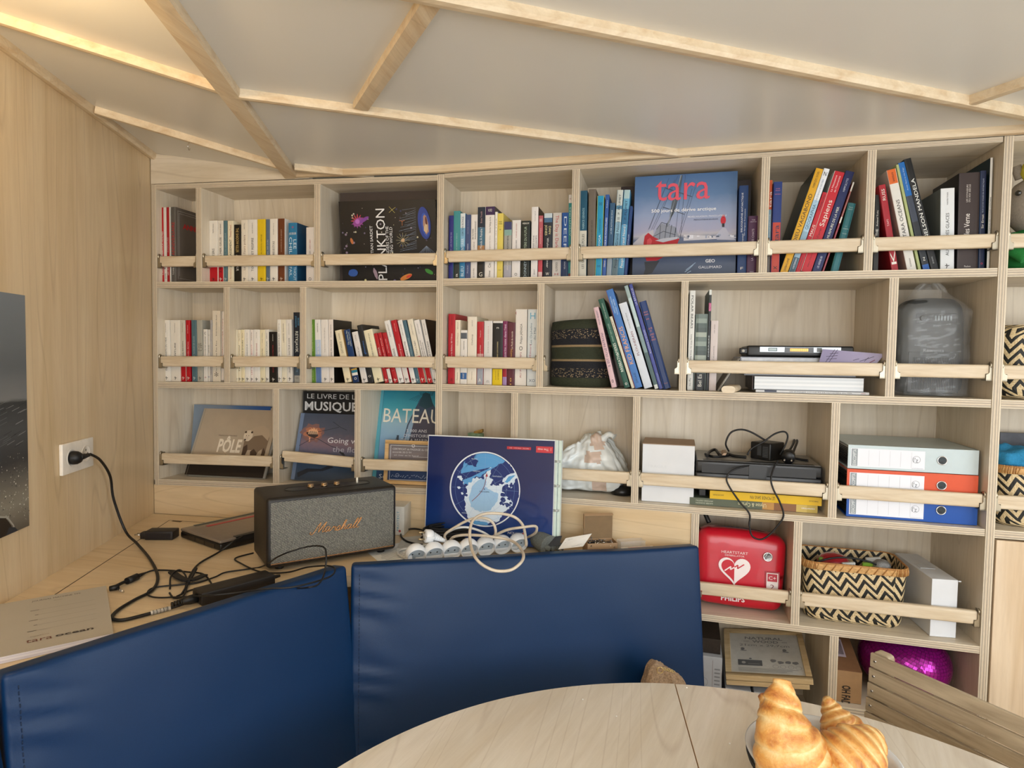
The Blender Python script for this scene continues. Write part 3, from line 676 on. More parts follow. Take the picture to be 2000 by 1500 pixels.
bay('L', 0, 'A', 1262, [
 (680, 778, 578, None, W1, 'white paperback with red foot', dict(bands=RF(W1), txt=[tt('L\'ENNEMI DE SEFRUS', .28, .55, .3), tt('MEURIN PAOLA', .8, .95, .12, g)], mk=k_)),
 (779, 840, 577, None, W2, 'narrow white paperback with red foot', dict(bands=RF(W2), txt=[tt('À PERTE, LA MER GELÉE', .16, .73, .36), tt('GEORGES BERNET', .78, .95, .2, g)], mk=wh)),
 (841, 883, 577, None, '#567880', 'slim teal paperback', dict(txt=[tt('CONTES DU GRAND LARGE', .35, .8, .4, '#9fb4b6')], mk='#c8d0d0')),
 (886, 955, 580, None, CRM, 'cream paperback with red author line', dict(txt=[tt('AU DÉPASSEMENT', .25, .7, .36), tt('Thomas Picard', .73, .93, .3, '#b4574a'), tt('Flammarion', .06, .22, .2, rd)])),
 (958, 1035, 622, None, '#151310', 'black paperback with yellow title', dict(right='#0d0c0b', txt=[tt('THE SHADOW KILLER', .52, .94, .46, '#cdb06a', 'd'), tt('ARNALDUR', .2, .48, .42, wh, 'd')])),
 (1037, 1112, 570, None, '#e9e0cf', 'cream paperback with faded brown title', dict(txt=[tt('Le pays de l\'ours polaire', .2, .76, .3, '#86604a'), tt('ANNE WELLS', .85, .95, .14, g)], mk=k_)),
 (1113, 1217, 567, None, '#e8e4dc', 'broad white paperback', dict(txt=[tt('TOUT VIT ET RESPIRE', .18, .71, .26), tt('ALICE GARNETTI', .78, .95, .1, g)], mk=k_)),
 (1218, 1311, 563, None, '#e2c11e', 'bright yellow paperback', dict(txt=[tt('AU PAYS DU VERTIGE', .45, .76, .16, '#4a3b10')], mk='#4a3b10')),
 (1312, 1355, 562, None, '#5c6f86', 'slim slate-blue paperback', dict(txt=[tt('LE BAL DES OURS', .4, .68, .4, '#b9c3cc')], mk='#c8d0d0')),
 (1356, 1444, 558, None, W1, 'white paperback', dict(txt=[tt('UNE CURIEUSE ÉTOILE', .32, .65, .27), tt('GIUSEPPE MALOS', .75, .93, .1, g)], mk=k_)),
 (1445, 1526, 555, None, '#6b3a1d', 'brown paperback', dict(right='#efece6', txt=[tt('LE HOMPSON DE LA BANQUE', .48, .83, .14, '#c8b09a')], mk='#d8c8b8')),
 (1562, 1664, 603, None, '#2a7aa8', 'blue thriller with large white capitals', dict(right='#1c4f74', label='thick blue thriller with large white capitals, top row second bay', txt=[tt('CHILD', .38, .76, .34, '#dceaf2', 'd', .27), tt('LEE', .56, .72, .34, '#dceaf2', 'd', .75), tt('FAIL', .1, .26, .3, '#cfe0ea', 'd', .27), tt('THOUT', .03, .26, .3, '#cfe0ea', 'd', .75), ('JACK REACHER', wh, .8, .84, .8, 'h'), ('o', '#c8434a', .91, .96, .22, 'h')])),
 (1760, 1850, 652, None, '#e9e4e0', 'white paperback beside the divider', dict(txt=[tt('SHERPA ABBET', .6, .78, .14, '#9c3a4a'), tt('ALTUMBLEY', .34, .58, .16, g), ('O', k_, .03, .09, .34, 'h')]))],
 'in the second top bay', 'paperbacks in the second bay of the top row')
bay('R', 0, 'C', 1345, [
 (100, 155, 570, None, '#262a78', 'violet-blue paperback', dict(left='#2a2370', txt=[tt('MINNET : LES PORTES DE', .36, .74, .3, '#a9a6d0')])),
 (156, 235, 515, None, '#3d8f94', 'turquoise paperback with dark foot', dict(bands=[(0, .26, '#1d2c30'), (.26, 1, '#3d8f94')], txt=[tt('Les ombres claires', .42, .68, .14, '#b9dad8'), tt('a', .04, .09, .4, wh)])),
 (236, 298, 543, None, '#3d83ad', 'blue and white paperback', dict(bands=[(0, .5, '#2f7fae'), (.5, .78, '#7fb4d4'), (.78, 1, '#dfe6e8')], txt=[tt('CERTAIN RONGE', .66, .95, .4, '#1d3550'), tt('L\'AVENTURIER', .35, .62, .6, '#dceef4'), tt('BLEU', .05, .2, .6, '#dceef4')])),
 (300, 363, 560, None, '#3d4f7c', 'slate-blue paperback', dict(txt=[tt('NINON LE MARIN', .3, .55, .28, '#c9cde0'), tt('VICTOR HUGO', .7, .92, .16, '#9fa8c8'), tt('Pocket', .1, .22, .24, '#c9cde0')])),
 (368, 446, 558, None, '#e6e1dc', 'white paperback with bold black author line', dict(txt=[tt('ÉRIC BUTEMER', .62, .78, .26, k_, 'u', .32), tt('FRANCE MORANGUET', .62, .9, .22, k_, 'u', .7), tt('DE GRÈVE', .42, .58, .22, '#8a8580'), tt('LE HAVRE', .03, .17, .2, g)])),
 (447, 537, 467, None, '#20303f', 'dark blue paperback with sea photograph', dict(bands=[(0, .24, '#17191c'), (.24, .4, '#151b22'), (.4, .47, '#a9794a'), (.47, .72, '#3d6a84'), (.72, 1, '#1d2b3c')], txt=[tt('Le Monde À Peindre !', .38, .72, .34, '#e4e6e4'), tt('Bruno Trouillé', .78, .94, .22, '#c9a0a0'), ('G', wh, .04, .1, .45, 'h')])),
 (540, 656, 462, None, '#e9e4df', 'white paperback with purple top', dict(right='#2c2230', bands=[(0, .885, '#e9e4df'), (.885, 1, '#3a2350')], txt=[tt('Dernier Refuge du lac', .64, .86, .18), tt('Marguerite Clos', .38, .6, .1, '#5a5048'), ('NORD', wh, .93, .97, .4, 'h'), tt('Glénat', .03, .12, .2), tt('Cin', .16, .22, .3, g)])),
 (658, 688, 525, None, '#efebe2', 'very thin white booklet', dict(txt=[tt('le peuple de l\'été', .3, .9, .3, '#7a5a4a')])),
 (689, 760, 543, None, '#e0cc62', 'pale yellow paperback', dict(right='#d8c66a', txt=[('MON', g, .86, .88, .5, 'h'), ('VOISIN', g, .83, .85, .6, 'h'), ('M', g, .74, .76, .2, 'h'), ('_______', g, .8, .81, .9, 'h'), ('_______', g, .885, .89, .9, 'h'), ('Grasset', g, .13, .145, .5, 'h')])),
 (770, 865, 645, None, '#a5a39c', 'grey paperback with navy floral top', dict(right='#99978f', bands=[(0, .24, '#a9a9b4'), (.24, .76, '#a3a19a'), (.76, .86, '#86aaa2'), (.86, 1, '#3a3d68')], txt=[tt('RUCHI NEVIL', .52, .76, .22), tt('ARACHNI', .15, .3, .2, wh)])),
 (870, 972, 627, None, '#e7e3e0', 'white paperback with red author line', dict(txt=[tt('CARNIG ENVERT', .7, .95, .12, rd), tt('LE CARAIBE', .44, .66, .14, g), ('O', k_, .05, .1, .3, 'h')])),
 (978, 1088, 635, None, '#16211f', 'black paperback with pale green capitals', dict(txt=[tt('MONSTÈRE DU FUTUR', .38, .9, .28, '#b9cbb4'), tt('DONNEY', .02, .3, .3, '#a9bcc4'), ('MERIUM', wh, .94, .97, .7, 'h')])),
 (1103, 1187, 465, None, '#e6e2df', 'tall white paperback', dict(right='#35241e', txt=[tt('DANSE DANS', .38, .6, .2, k_, 'u', .35), tt('LES CHAMPS', .36, .6, .2, k_, 'u', .72), tt('Nanos Legrand', .8, .94, .12, '#7a7672'), tt('ARNAY', .05, .13, .18)])),
 (1190, 1243, 570, None, '#b5505a', 'dusty pink paperback', dict(bands=[(0, .1, '#d8c0bc'), (.1, .5, '#c04550'), (.5, 1, '#b85b63')], txt=[tt('MARQUISES', .55, .8, .2, '#e8c8c8'), ('IIII', '#e8c8c8', .9, .95, .6, 'h')])),
 (1253, 1357, 543, None, '#1d2431', 'navy paperback with snowy photo and cream title', dict(bands=[(0, .86, '#1d2431'), (.86, .93, '#4a6f92'), (.93, 1, '#c9d6dc')], txt=[tt('DAN', .68, .8, .26, '#e6dba0', 'd', .72), tt('JONES', .66, .82, .26, '#e6dba0', 'd', .28), tt('Wolves of Winter', .16, .62, .26, '#e6e6e0', 'd'), ('W', wh, .04, .09, .4, 'h')])),
 (1363, 1468, 537, None, '#cfcbc6', 'pale grey paperback with large red title', dict(txt=[tt('The Day is Dark', .46, .96, .4, '#b8232b', 'd'), tt('SIGURDARDOTTIR', .1, .24, .26, g, 'd'), ('H', rd, .04, .075, .4, 'h')])),
 (1473, 1557, 535, None, '#1c4f9c', 'royal blue paperback with outlined capitals', dict(bands=[(0, .3, '#16305c'), (.3, 1, '#1d55a4')], txt=[tt('DEEP', .42, .94, .42, '#cfe2f6', 'd'), tt('WINTER', .13, .25, .2, '#cfd8e6', 'd')])),
 (1560, 1602, 315, 1567, '#2d8d92', 'tall narrow turquoise and white book', dict(bands=[(0, .05, '#7a3a3a'), (.05, .9, '#2f8f92'), (.9, 1, '#e6e4e0')], txt=[tt('AVENTURES', .5, .85, .4, '#c8e6e4'), ('o', '#a02a4a', .94, .97, .4, 'h')]))],
 'behind the fourth top rail', 'mixed novels right of the tall post, top row')
bay('R', 0, 'D', 1262, [
 (57, 133, 383, 68, '#0f4a62', 'teal and cream book', dict(bands=[(0, .54, '#cfcabb'), (.54, 1, '#155068')], txt=[tt('FABRICE GENINOS', .56, .8, .3, '#9fc4cc'), tt('LES GUIDES DES POLES', .1, .5, .34, '#2a3430')])),
 (145, 221, 367, 157, '#6b6156', 'taupe paperback', dict(txt=[tt('LES CHRONIQUES GELEES', .3, .65, .2, '#2e2620'), ('a', '#b83a30', .01, .03, .2, 'h')])),
 (222, 291, 435, 247, '#1a93bd', 'cyan paperback edged in yellow', dict(left='#d6cf3a', right='#c9cf4a', txt=[tt('YOGA', .38, .52, .3, '#e6f4f8'), tt('LE RÊVE DU NORD', .55, .72, .2, '#0f4a6a'), ('oo', '#0f4a6a', .88, .94, .5, 'h'), ('oo', '#0f4a6a', .12, .16, .5, 'h')])),
 (294, 333, 422, 331, '#2e58a0', 'thin medium-blue paperback', dict(txt=[tt('DÉCOUVREUR DES MONDES POLAIRES', .3, .72, .45, '#dfe8f6'), tt('Robert', .84, .93, .3, '#c8d6ee'), tt('Glénat', .12, .2, .4, wh)])),
 (336, 390, 508, 376, '#2d5578', 'blue-grey paperback', dict(bands=[(0, .25, '#8a98a4'), (.25, 1, '#2d5578')], txt=[tt('LA MER AUTOUR DE NOUS', .58, .9, .26, '#c9dae6')])),
 (391, 452, 375, 453, '#86aabf', 'tall pale-blue mottled book', dict(bands=[(0, .2, '#5a6f78'), (.2, .5, '#6d9cb8'), (.5, .63, '#86b0c6'), (.63, .78, '#c3cfce'), (.78, .82, '#4f84a6'), (.82, 1, '#c9cfca')], txt=[tt('Peuples du Grand Nord II', .1, .68, .42, '#17333f'), tt('P. PLUMET', .72, .95, .34, '#17333f')])),
 (453, 517, 375, 522, '#4c90bb', 'tall sky-blue mottled book', dict(bands=[(0, .1, '#3a7aa0'), (.1, .6, '#5a9cc4'), (.6, .78, '#2c6c98'), (.78, .9, '#6aa8c8'), (.9, 1, '#a9c6cc')], txt=[tt('Peuples du Grand Nord I', .1, .6, .42, wh), tt('P. PLUMET', .66, .88, .34, '#0f2a44')])),
 (518, 550, 540, 577, '#173b74', 'slim navy paperback', dict(txt=[tt('VOYAGE', .4, .6, .4, '#b8c8e0')]))],
 'left of the sailing book', 'polar books left of the big sailing book', off=.036)
bay('R', 0, 'D', 1215, [
 (1683, 1776, 330, 1708, '#143a70', 'navy hardback', dict(label='navy hardback with pale lettering, directly right of the big sailing book', txt=[tt('BIBLIOGRAPHIE ANTARCTIQUE', .48, .92, .2, '#dfe4ea', 'u', .36), tt('en langue française', .44, .74, .15, '#c8d4e4', 'u', .68), tt('mental', .36, .46, .2, '#dfe4ea', 'u', .5), ('F', wh, .06, .09, .3, 'h')])),
 (1780, 1885, 642, 1800, '#4a1c46', 'plum paperback', dict(label='short plum paperback beside the divider, right of the sailing book', txt=[('TYPE', '#d8c6d8', .92, .94, .35, 'h'), ('CHATTON', '#d8c6d8', .89, .91, .6, 'h'), tt('LA HISTOIRE DES CHATS', .24, .78, .22, '#d8c6d8'), ('2002', '#d8c6d8', .04, .06, .4, 'h')]))],
 '', 'books right of the big sailing book', off=.05)
bay('R', 0, 'E', 1385, [
 (98, 135, 400, 125, '#c8552a', 'orange and pale blue book', dict(off=.05, bands=[(0, .2, '#77706a'), (.2, .69, '#7fa0b0'), (.69, 1, '#c8552a')], label='orange and grey-blue book against the divider, sixth top bay', txt=[tt('tara', .71, .88, .8, wh), tt('MODELES ESPLUTOIR', .4, .64, .3, wh)])),
 (142, 235, 418, 176, '#1a2f72', 'navy and red book', dict(bands=[(0, .56, '#b8402f'), (.56, 1, '#1c3374')], label='upright navy book with red lower half, sixth bay of top row', txt=[('LAURE', '#c9788a', .92, .93, .5, 'h'), ('VINCENT', '#c9788a', .9, .91, .6, 'h'), ('SENOBAR', '#c9788a', .86, .87, .7, 'h'), tt('tara', .35, .53, .6, '#1c2a4a'), ('x', '#3a1a14', .05, .1, .5, 'h')])),
 (242, 330, 283, 635, '#d9a31e', 'yellow book', dict(left='#23342a', label='tall yellow book with black capitals leaning right, sixth top bay', txt=[tt('DIEU VAGABOND', .3, .76, .5, '#1d1a12'), tt('FABRIZIO DORI', .82, .97, .3, '#4a3a10'), tt('SARBACANE', .02, .14, .3, '#4a3a10')])),
 (338, 405, 280, 724, '#b9cdd8', 'pale blue book', dict(label='slim white and pale blue book leaning beside the yellow one', bands=[(0, .15, '#3f5a6a'), (.15, .4, '#8fb0c4'), (.4, .7, '#a9cbe0'), (.7, 1, '#e4e9ee')], txt=[tt('GEOGRAPHIA', .42, .66, .6, '#2f5a78'), tt('UNE ÉTENDUE DE MER', .68, .9, .25, '#7c93ad'), ('N', '#1c1c1c', .93, .97, .5, 'h'), tt('CASTERMAN', .04, .14, .3, '#e0e6ea')])),
 (408, 462, 537, 712, '#bb2331', 'shorter crimson book', dict(label='short crimson comic, lowest of the leaning books, sixth top bay', txt=[tt('MAUS', .46, .6, .6, wh), tt('SPIEGELMAN', .78, .97, .35, '#3a0c10'), tt('FLAMMARION', .04, .2, .3, '#3a0c10')])),
 (470, 585, 320, 840, '#c0222f', 'thick red book', dict(left='#d8d4cc', label='thick red hardback with white serif title leaning right, sixth top bay', txt=[tt('Sapiens', .46, .72, .48, wh), tt('La Naissance', .8, .96, .18, '#f0d8d8', 'u', .3), tt('de l\'humanité', .8, .96, .18, '#f0d8d8', 'u', .65), tt('Noah Carrat', .26, .44, .22, '#4a0d12'), tt('Albin Michel', .05, .2, .14, '#4a0d12')])),
 (592, 690, 313, 962, '#1b2659', 'navy book', dict(label='navy hardback with pale capitals leaning right of the thick red one', txt=[tt('LE MURMURE DE LA MER', .3, .65, .3, '#dfe0d0'), tt('HIPPOLYTE', .8, .93, .24, '#c8cede'), tt('LES ARENES BD', .04, .16, .24, '#c8cede')])),
 (698, 716, 420, 1037, '#a84a52', 'very thin book', dict(label='very thin faded red booklet leaning behind the teal one', bands=[(0, .55, '#a34a55'), (.55, .62, wh), (.62, .9, '#a86a66'), (.9, 1, wh)])),
 (790, 878, 655, 985, '#2f7078', 'worn teal book', dict(left='#0f4a3c', hard=True, label='worn teal old hardback leaning last, sixth bay of top row', txt=[('Pierre', '#bcd0cc', .93, .945, .5, 'h'), ('BENOIT', '#bcd0cc', .9, .915, .6, 'h'), ('LA', '#bcd0cc', .66, .67, .2, 'h'), ('CHARTE', '#bcd0cc', .62, .635, .7, 'h'), ('TOUR', '#bcd0cc', .55, .565, .6, 'h')]))],
 'in the sixth top bay', 'books leaning right in the sixth bay of the top row', off=.04)
bay('R', 0, 'G', 1320, [
 (78, 128, 603, 102, '#22211f', 'black book', dict(label='upright black paperback at the left end of the seventh top bay', off=.05, txt=[tt('THE', .47, .56, .5, wh), tt('Roland Tolle', .6, .8, .3, wh)])),
 (262, 330, 512, 130, '#a3202c', 'red book', dict(label='red paperback leaning left, top row seventh bay', txt=[tt('RUSS', .82, .95, .5, wh), tt('TAFS', .52, .6, .3, '#e8c0c0'), tt('K', .08, .24, .8, wh)])),
 (412, 508, 368, 205, '#dedbd4', 'white book with orange top', dict(label='white book with orange top and black capitals, leaning left', left='#b9aaa4', bands=[(0, .86, '#dedbd4'), (.86, 1, '#d9682a')], txt=[tt('TARA OCEANS', .33, .7, .4), tt('ROMAIN', .04, .12, .16, g), tt('aventure', .88, .97, .3, '#5a2010')])),
 (523, 553, 312, 297, '#a9b37a', 'pale green thin book', dict(label='thin pale green book leaning against the white and orange one')),
 (568, 640, 298, 315, '#1f2a36', 'blue-topped dark book', dict(label='dark book with bright blue top, leaning left beside the black one', bands=[(0, .055, '#1f57a4'), (.055, .45, '#24282e'), (.45, .69, '#3a4150'), (.69, 1, '#1c66b0')], txt=[tt('Arctic Fleet to the Edge', .74, .95, .2, '#b8d0ea'), tt('N', .09, .12, .3, wh)])),
 (648, 725, 262, 372, '#111112', 'black book', dict(label='tall black book with bold white capitals leaning left, seventh top bay', right='#1c1c1e', txt=[tt('NELSON MANDELA', .28, .82, .5, '#f0f0ea'), tt('BIOGRAPHIE', .06, .12, .2, '#a8a8a8')])),
 (732, 872, 543, 735, '#dfe2e3', 'broad white book', dict(label='broad upright white book with a grey side, seventh top bay', left='#77807f', txt=[tt('AU PAYS DES GLACES', .18, .7, .24, '#1c1c1c'), tt('MARTEN TONIN', .8, .95, .1, g)], mk=k_)),
 (895, 1103, 392, 918, '#382b28', 'very thick brown book', dict(label='very thick dark brown book with white script, seventh top bay', left='#191412', txt=[tt('LES VOYAGEURS', .7, .88, .08, '#d8d0c8', 'u', .4), tt('DU XIX SIÈCLE', .7, .88, .08, '#d8d0c8', 'u', .52), tt('Jules Verne', .32, .58, .28, '#efe8e0', 'u', .42), ('Paulsen', '#d8d0c8', .03, .05, .3, 'h')])),
 (1108, 1165, 368, 1128, '#1a2748', 'navy book', dict(label='slim navy book with white title beside the thick brown one', left='#2a4a74', txt=[tt('Sir Ernst', .42, .56, .42, wh), tt('PLUS QU\'UN VOILIER EN ANTARCTIQUE', .58, .92, .26, '#aab4cc'), ('o', '#c83a5a', .055, .085, .4, 'h')])),
 (1186, 1212, 240, 1224, '#e3e1da', 'tall white magazine', dict(label='tall thin white magazine with dark cover, right end of seventh top bay', left='#12303c', dp=.2, txt=[tt('L\'ATLAS DES MONDES LOINTAINS', .35, .65, .5, '#3a3a3a')]))],
 'in the seventh top bay', 'books in the seventh bay of the top row', off=.04)
bay('L', 1, 'H', 1332, [
 (183, 284, 550, 168, W1, 'cream-white paperback', dict(txt=[tt('DANS L\'INTENSITÉ DU VIDE', .18, .72, .2), tt('OUZOUNOV', .8, .95, .08, g)], mk=k_)),
 (285, 408, 550, 273, W2, 'broad cream-white paperback', dict(txt=[tt('L\'AVENTURE', .26, .63, .16), tt('BIANCARELLI', .8, .95, .06, g)], mk=k_)),
 (409, 478, 550, 393, '#cfcabb', 'beige paperback with red foot', dict(bands=RF('#cfcabb'), txt=[tt('Grande Bérézina', .34, .66, .22), tt('Chan Wilson', .8, .95, .14, g)], mk=wh)),
 (479, 533, 550, 468, RED, 'plain red paperback', dict(txt=[tt('Les grandes dérives', .3, .65, .36, '#ecc8c8'), tt('ANA BENGUE', .78, .92, .18, '#ecc8c8')], mk=wh)),
 (549, 616, 550, 538, '#52707a', 'slate-teal paperback', dict(txt=[tt('LA TRAVERSÉE DES GLACES', .4, .74, .3, '#a8bcc0')], mk='#c8d4d4')),
 (617, 690, 550, 606, '#aeaca0', 'grey paperback', dict(txt=[tt('RISE', .5, .63, .36, '#77746a', 'u', .4), tt('UP', .5, .63, .36, '#77746a', 'u', .8)], mk=g)),
 (694, 748, 665, 690, '#e6e2da', 'short white paperback with small emblem', dict(txt=[tt('TOUTES MES SAISONS', .5, .86, .22), ('C', k_, .9, .95, .4, 'h'), ('o', '#a83a3a', .07, .11, .4, 'h')])),
 (749, 777, 668, 749, '#ded9cf', 'thin short white paperback', dict(txt=[tt('LES ÎLES', .55, .7, .4, g), ('_', k_, .9, .98, .5, 'h'), ('o', '#2a4a8a', .08, .12, .7, 'h')])),
 (778, 805, 548, 775, '#b9b4b0', 'thin grey paperback', dict(txt=[tt('ICE HOTEL MERDED', .12, .42, .45, k_), tt('ARCTIC ICELAND', .65, .95, .3, '#7a7a8a')])),
 (808, 912, 432, 806, '#e8dfcd', 'tall cream paperback with black emblem', dict(txt=[tt('The Repurpose Fee Riot', .12, .58, .16, '#3a3430'), tt('Bridd Hamsteker dances', .65, .94, .14, '#3a3430'), ('*', k_, .03, .13, .5, 'h')])),
 (915, 950, 440, 922, '#e4dcd4', 'tall pinkish-white book', dict(lift=.006, txt=[tt('HARDCOVER COPY', .35, .9, .4, '#c07a60')]))],
 'in the leftmost second-row bay', 'paperbacks in the leftmost bay of the second row')
bay('L', 1, 'H', 1340, [
 (1090, 1129, 672, 1080, '#ece3ca', 'thin cream pocket book', dict(txt=[tt('D\'ICI À L\'OUEST', .25, .72, .4), tt('CARLOS RUIZ', .78, .94, .24, g)], mk=k_)),
 (1130, 1171, 672, 1122, '#eadfc2', 'thin warm-cream pocket book', dict(txt=[tt('Terre de cristal', .2, .7, .42), tt('Olga Rivier', .78, .94, .24, g)], mk=k_)),
 (1172, 1215, 670, 1165, '#e9ddb8', 'thin yellowish pocket book', dict(txt=[tt('APPARENCE D\'OURS', .3, .8, .4), tt('ALIX', .84, .94, .24, g)], mk=k_)),
 (1216, 1284, 668, 1208, '#ebe7de', 'white pocket book with blue title', dict(txt=[tt('LE PETIT MEXIQUE', .3, .72, .22, '#44607a'), tt('MARTIN TOURE', .74, .94, .1, g)], mk=k_)),
 (1285, 1325, 670, 1279, '#e9e0d8', 'thin white pocket book with pink title', dict(txt=[tt('LES INFINIS BOUT', .14, .72, .4, '#c08088'), tt('ENIGME', .8, .95, .24, g)], mk=k_)),
 (1326, 1407, 668, 1322, '#ece8e0', 'white pocket book with red title', dict(txt=[tt('Sérénité', .5, .74, .22, '#a83a44'), tt('RANJOMBE', .84, .95, .08, g)], mk=k_)),
 (1408, 1472, 670, 1404, '#e9dfbd', 'cream pocket book with brown letters', dict(txt=[tt('TES CONTES', .4, .64, .24, '#6a5530'), tt('DANIS THOMIN', .75, .94, .12, g)], mk=k_)),
 (1473, 1522, 668, 1468, '#e7e3d8', 'thin white pocket book with green letters', dict(txt=[tt('BAVARTUNA', .42, .78, .36, '#5c7a66'), tt('ÉRIC', .83, .94, .2, g)], mk=k_)),
 (1524, 1631, 698, 1515, '#171413', 'black pocket book', dict(txt=[tt('OUTRE MER', .52, .74, .12, '#b03038'), tt('ROUZIC', .2, .32, .14, '#b03038'), tt('BASSAKINI', .82, .95, .08, wh)], mk=wh)),
 (1632, 1680, 543, 1619, '#e8e5dd', 'thin white paperback', dict(txt=[tt('EN TERRE SAINTE IL N\'Y', .42, .78, .4), tt('Thierry', .8, .94, .2, g)], mk=g)),
 (1681, 1748, 545, 1666, '#e9e2cc', 'cream paperback', dict(txt=[tt('LARNOTE', .64, .78, .26, g), tt('STEPHAN ZWEIG', .8, .94, .18, g)], mk=g)),
 (1749, 1821, 543, 1733, '#eae7e1', 'white paperback with bold title', dict(txt=[tt('DOCTEUR COOK', .44, .71, .28), tt('L\'ENQUÊTE', .15, .26, .28), tt('SHEARWORD', .76, .94, .12, g)], mk=k_)),
 (1834, 1920, 452, 1825, '#1b2430', 'navy thriller', dict(label='navy thriller with bold white REYKJAVIK lettering, second row', bands=[(0, .1, '#a9a9a4'), (.1, .22, '#4a5a68'), (.22, 1, '#1a2230')], txt=[tt('REYKJAVIK', .43, .73, .46, '#e9ede6', 'd'), tt('RAGNAR', .81, .92, .26, '#5aa0cc', 'd', .78), tt('JONASSON', .79, .95, .26, '#5aa0cc', 'd', .4), tt('MEETTE', .15, .25, .3, '#7aa0c0', 'd', .5), ('CC', k_, .05, .08, .45, 'h')]))],
 'behind the second small rail', 'pocket books in the second bay of the second row')
bay('L', 1, 'I', 1362, [
 (180, 240, 548, 167, '#56801f', 'green paperback', dict(txt=[tt('LE JARDINIER SAUVAGE DES PENTES', .5, .92, .2, '#b8d08a'), tt('LES PLAISIRS', .04, .2, .2, '#b8d08a')])),
 (241, 318, 550, 222, '#e4e3e0', 'white and blue paperback', dict(bands=[(0, .25, '#5a78a8'), (.25, .45, '#8fa8cc'), (.45, .68, '#b4c4dc'), (.68, 1, '#e6e3de')], txt=[tt('par le Nord', .45, .66, .4, wh), tt('HARMONIE FREY', .8, .95, .2, g)])),
 (319, 411, 550, 303, '#e4dfd9', 'white paperback with small serif title', dict(txt=[tt('Vingt-douze mois dans les glaces', .48, .87, .1, g)], mk=k_)),
 (413, 479, 549, 399, '#e9e0d8', 'white paperback with dark front cover', dict(right='#14120f', txt=[tt('TERRE EN DOUCE', .4, .68, .3, g), tt('SYLVAIN TESSON', .72, .92, .2, g)], mk=k_)),
 (613, 705, 692, 478, '#eadfbf', 'cream leaning pocket book', dict(right='#c29a62', txt=[tt('DISTANCE', .56, .78, .3, '#6a6a5a'), tt('A DUMAS', .82, .94, .16, g)], mk=k_)),
 (716, 800, 684, 592, '#163a6c', 'navy leaning pocket book with coloured squares', dict(right='#0f0f12', bands=[(0, .135, '#12305e'), (.135, .185, '#e9e6de'), (.185, .235, '#2f8098'), (.235, .265, '#cfa23a'), (.265, 1, '#163a6c')], txt=[tt('Dix petites îles', .72, .98, .26, '#cfd8c8', 'u', .4), tt('anguilles sous roche', .68, .95, .2, '#cfd8c8', 'u', .7), ('O', wh, .05, .1, .4, 'h')])),
 (830, 908, 712, 693, '#e4e0dc', 'white leaning pocket book', dict(txt=[tt('l\'oncle qui', .5, .7, .2, g), tt('PAUL', .83, .94, .14, g)], mk=k_)),
 (910, 983, 625, 757, '#26282b', 'charcoal leaning paperback with blue letters', dict(right='#17171a', txt=[tt('nuuk, glaucou', .3, .72, .32, '#3a78c8'), ('<>', wh, .08, .14, .5, 'h')])),
 (990, 1110, 692, 842, '#ece4c4', 'broad cream leaning pocket book', dict(right='#e6ddc2', txt=[tt('PABLO NERUDA', .5, .74, .16, g), tt('J\'AVOUE QUE', .76, .93, .12, g)], mk=k_)),
 (1123, 1171, 730, 972, '#b21c26', 'slim red leaning pocket book', dict(txt=[tt('L\'ÎLE DE NOA', .3, .72, .4, wh)], mk=wh)),
 (1174, 1224, 722, 1022, '#b21c26', 'slim red leaning book with white foot', dict(bands=[(0, .28, '#e6e2dc'), (.28, 1, '#b51d28')], txt=[tt('REQUIEM POUR', .45, .9, .3, '#ecc0c0')], mk=k_)),
 (1233, 1293, 724, 1078, '#b3202a', 'red leaning pocket book', dict(txt=[tt('BACTERIE TIMES', .6, .88, .2, '#ecc0c0'), ('...', wh, .24, .27, .4, 'h')], mk=wh)),
 (1297, 1370, 570, 1105, '#e8e7e4', 'taller white leaning paperback', dict(txt=[tt('PÔLES NORALES', .35, .55, .36), tt('FRANS GERBRIET', .74, .95, .16, g)], mk=k_)),
 (1372, 1446, 565, 1189, '#b81d2a', 'taller red leaning paperback with white foot', dict(bands=[(0, .25, '#dedad4'), (.25, 1, '#b81d2a')], txt=[tt('Les Glènes grises', .3, .62, .3, '#ecc0c0'), tt('Ana Bouege', .82, .95, .16, '#ecc0c0')], mk=k_)),
 (1463, 1524, 563, 1275, '#e9e7e3', 'white leaning paperback with bold capitals', dict(txt=[tt('LES GRANDS ROUTES', .3, .66, .36), tt('MARCO REITZER', .76, .94, .16, g)], mk=k_)),
 (1525, 1570, 564, 1340, '#4a6c7c', 'slate leaning paperback', dict(txt=[tt('TRAVERSE LES OCEANS', .4, .72, .3, '#a9c0c8')], mk='#c8d4d8')),
 (1573, 1650, 553, 1397, '#e6dfcb', 'cream leaning paperback with red lower half', dict(bands=[(0, .42, '#b51d28'), (.42, 1, '#e8e0cc')], txt=[tt('Terre à l\'abri', .44, .66, .26), tt('KARIN INHARDT', .76, .93, .12, g)], mk=wh)),
 (1665, 1738, 562, 1482, '#e9e6e2', 'white leaning paperback with red foot', dict(bands=RF('#e9e6e2', .26), txt=[tt('MARA MELANAIE', .42, .68, .2, k_, 'u', .35), tt('UN ÉTÉ SAUVAGE', .4, .64, .2, k_, 'u', .7), tt('WITOLD JOHN', .78, .94, .14, g)], mk=wh)),
 (1740, 1797, 555, 1575, '#e8e6e2', 'white leaning paperback with brown cover', dict(right='#2c211c', txt=[tt('TOUR D\'OCÉANS', .36, .66, .36), tt('JACQUES TOURE', .76, .94, .16, g)], mk=k_))],
 'behind the long rail', 'leaning paperbacks in the third bay of the second row', off=.038)
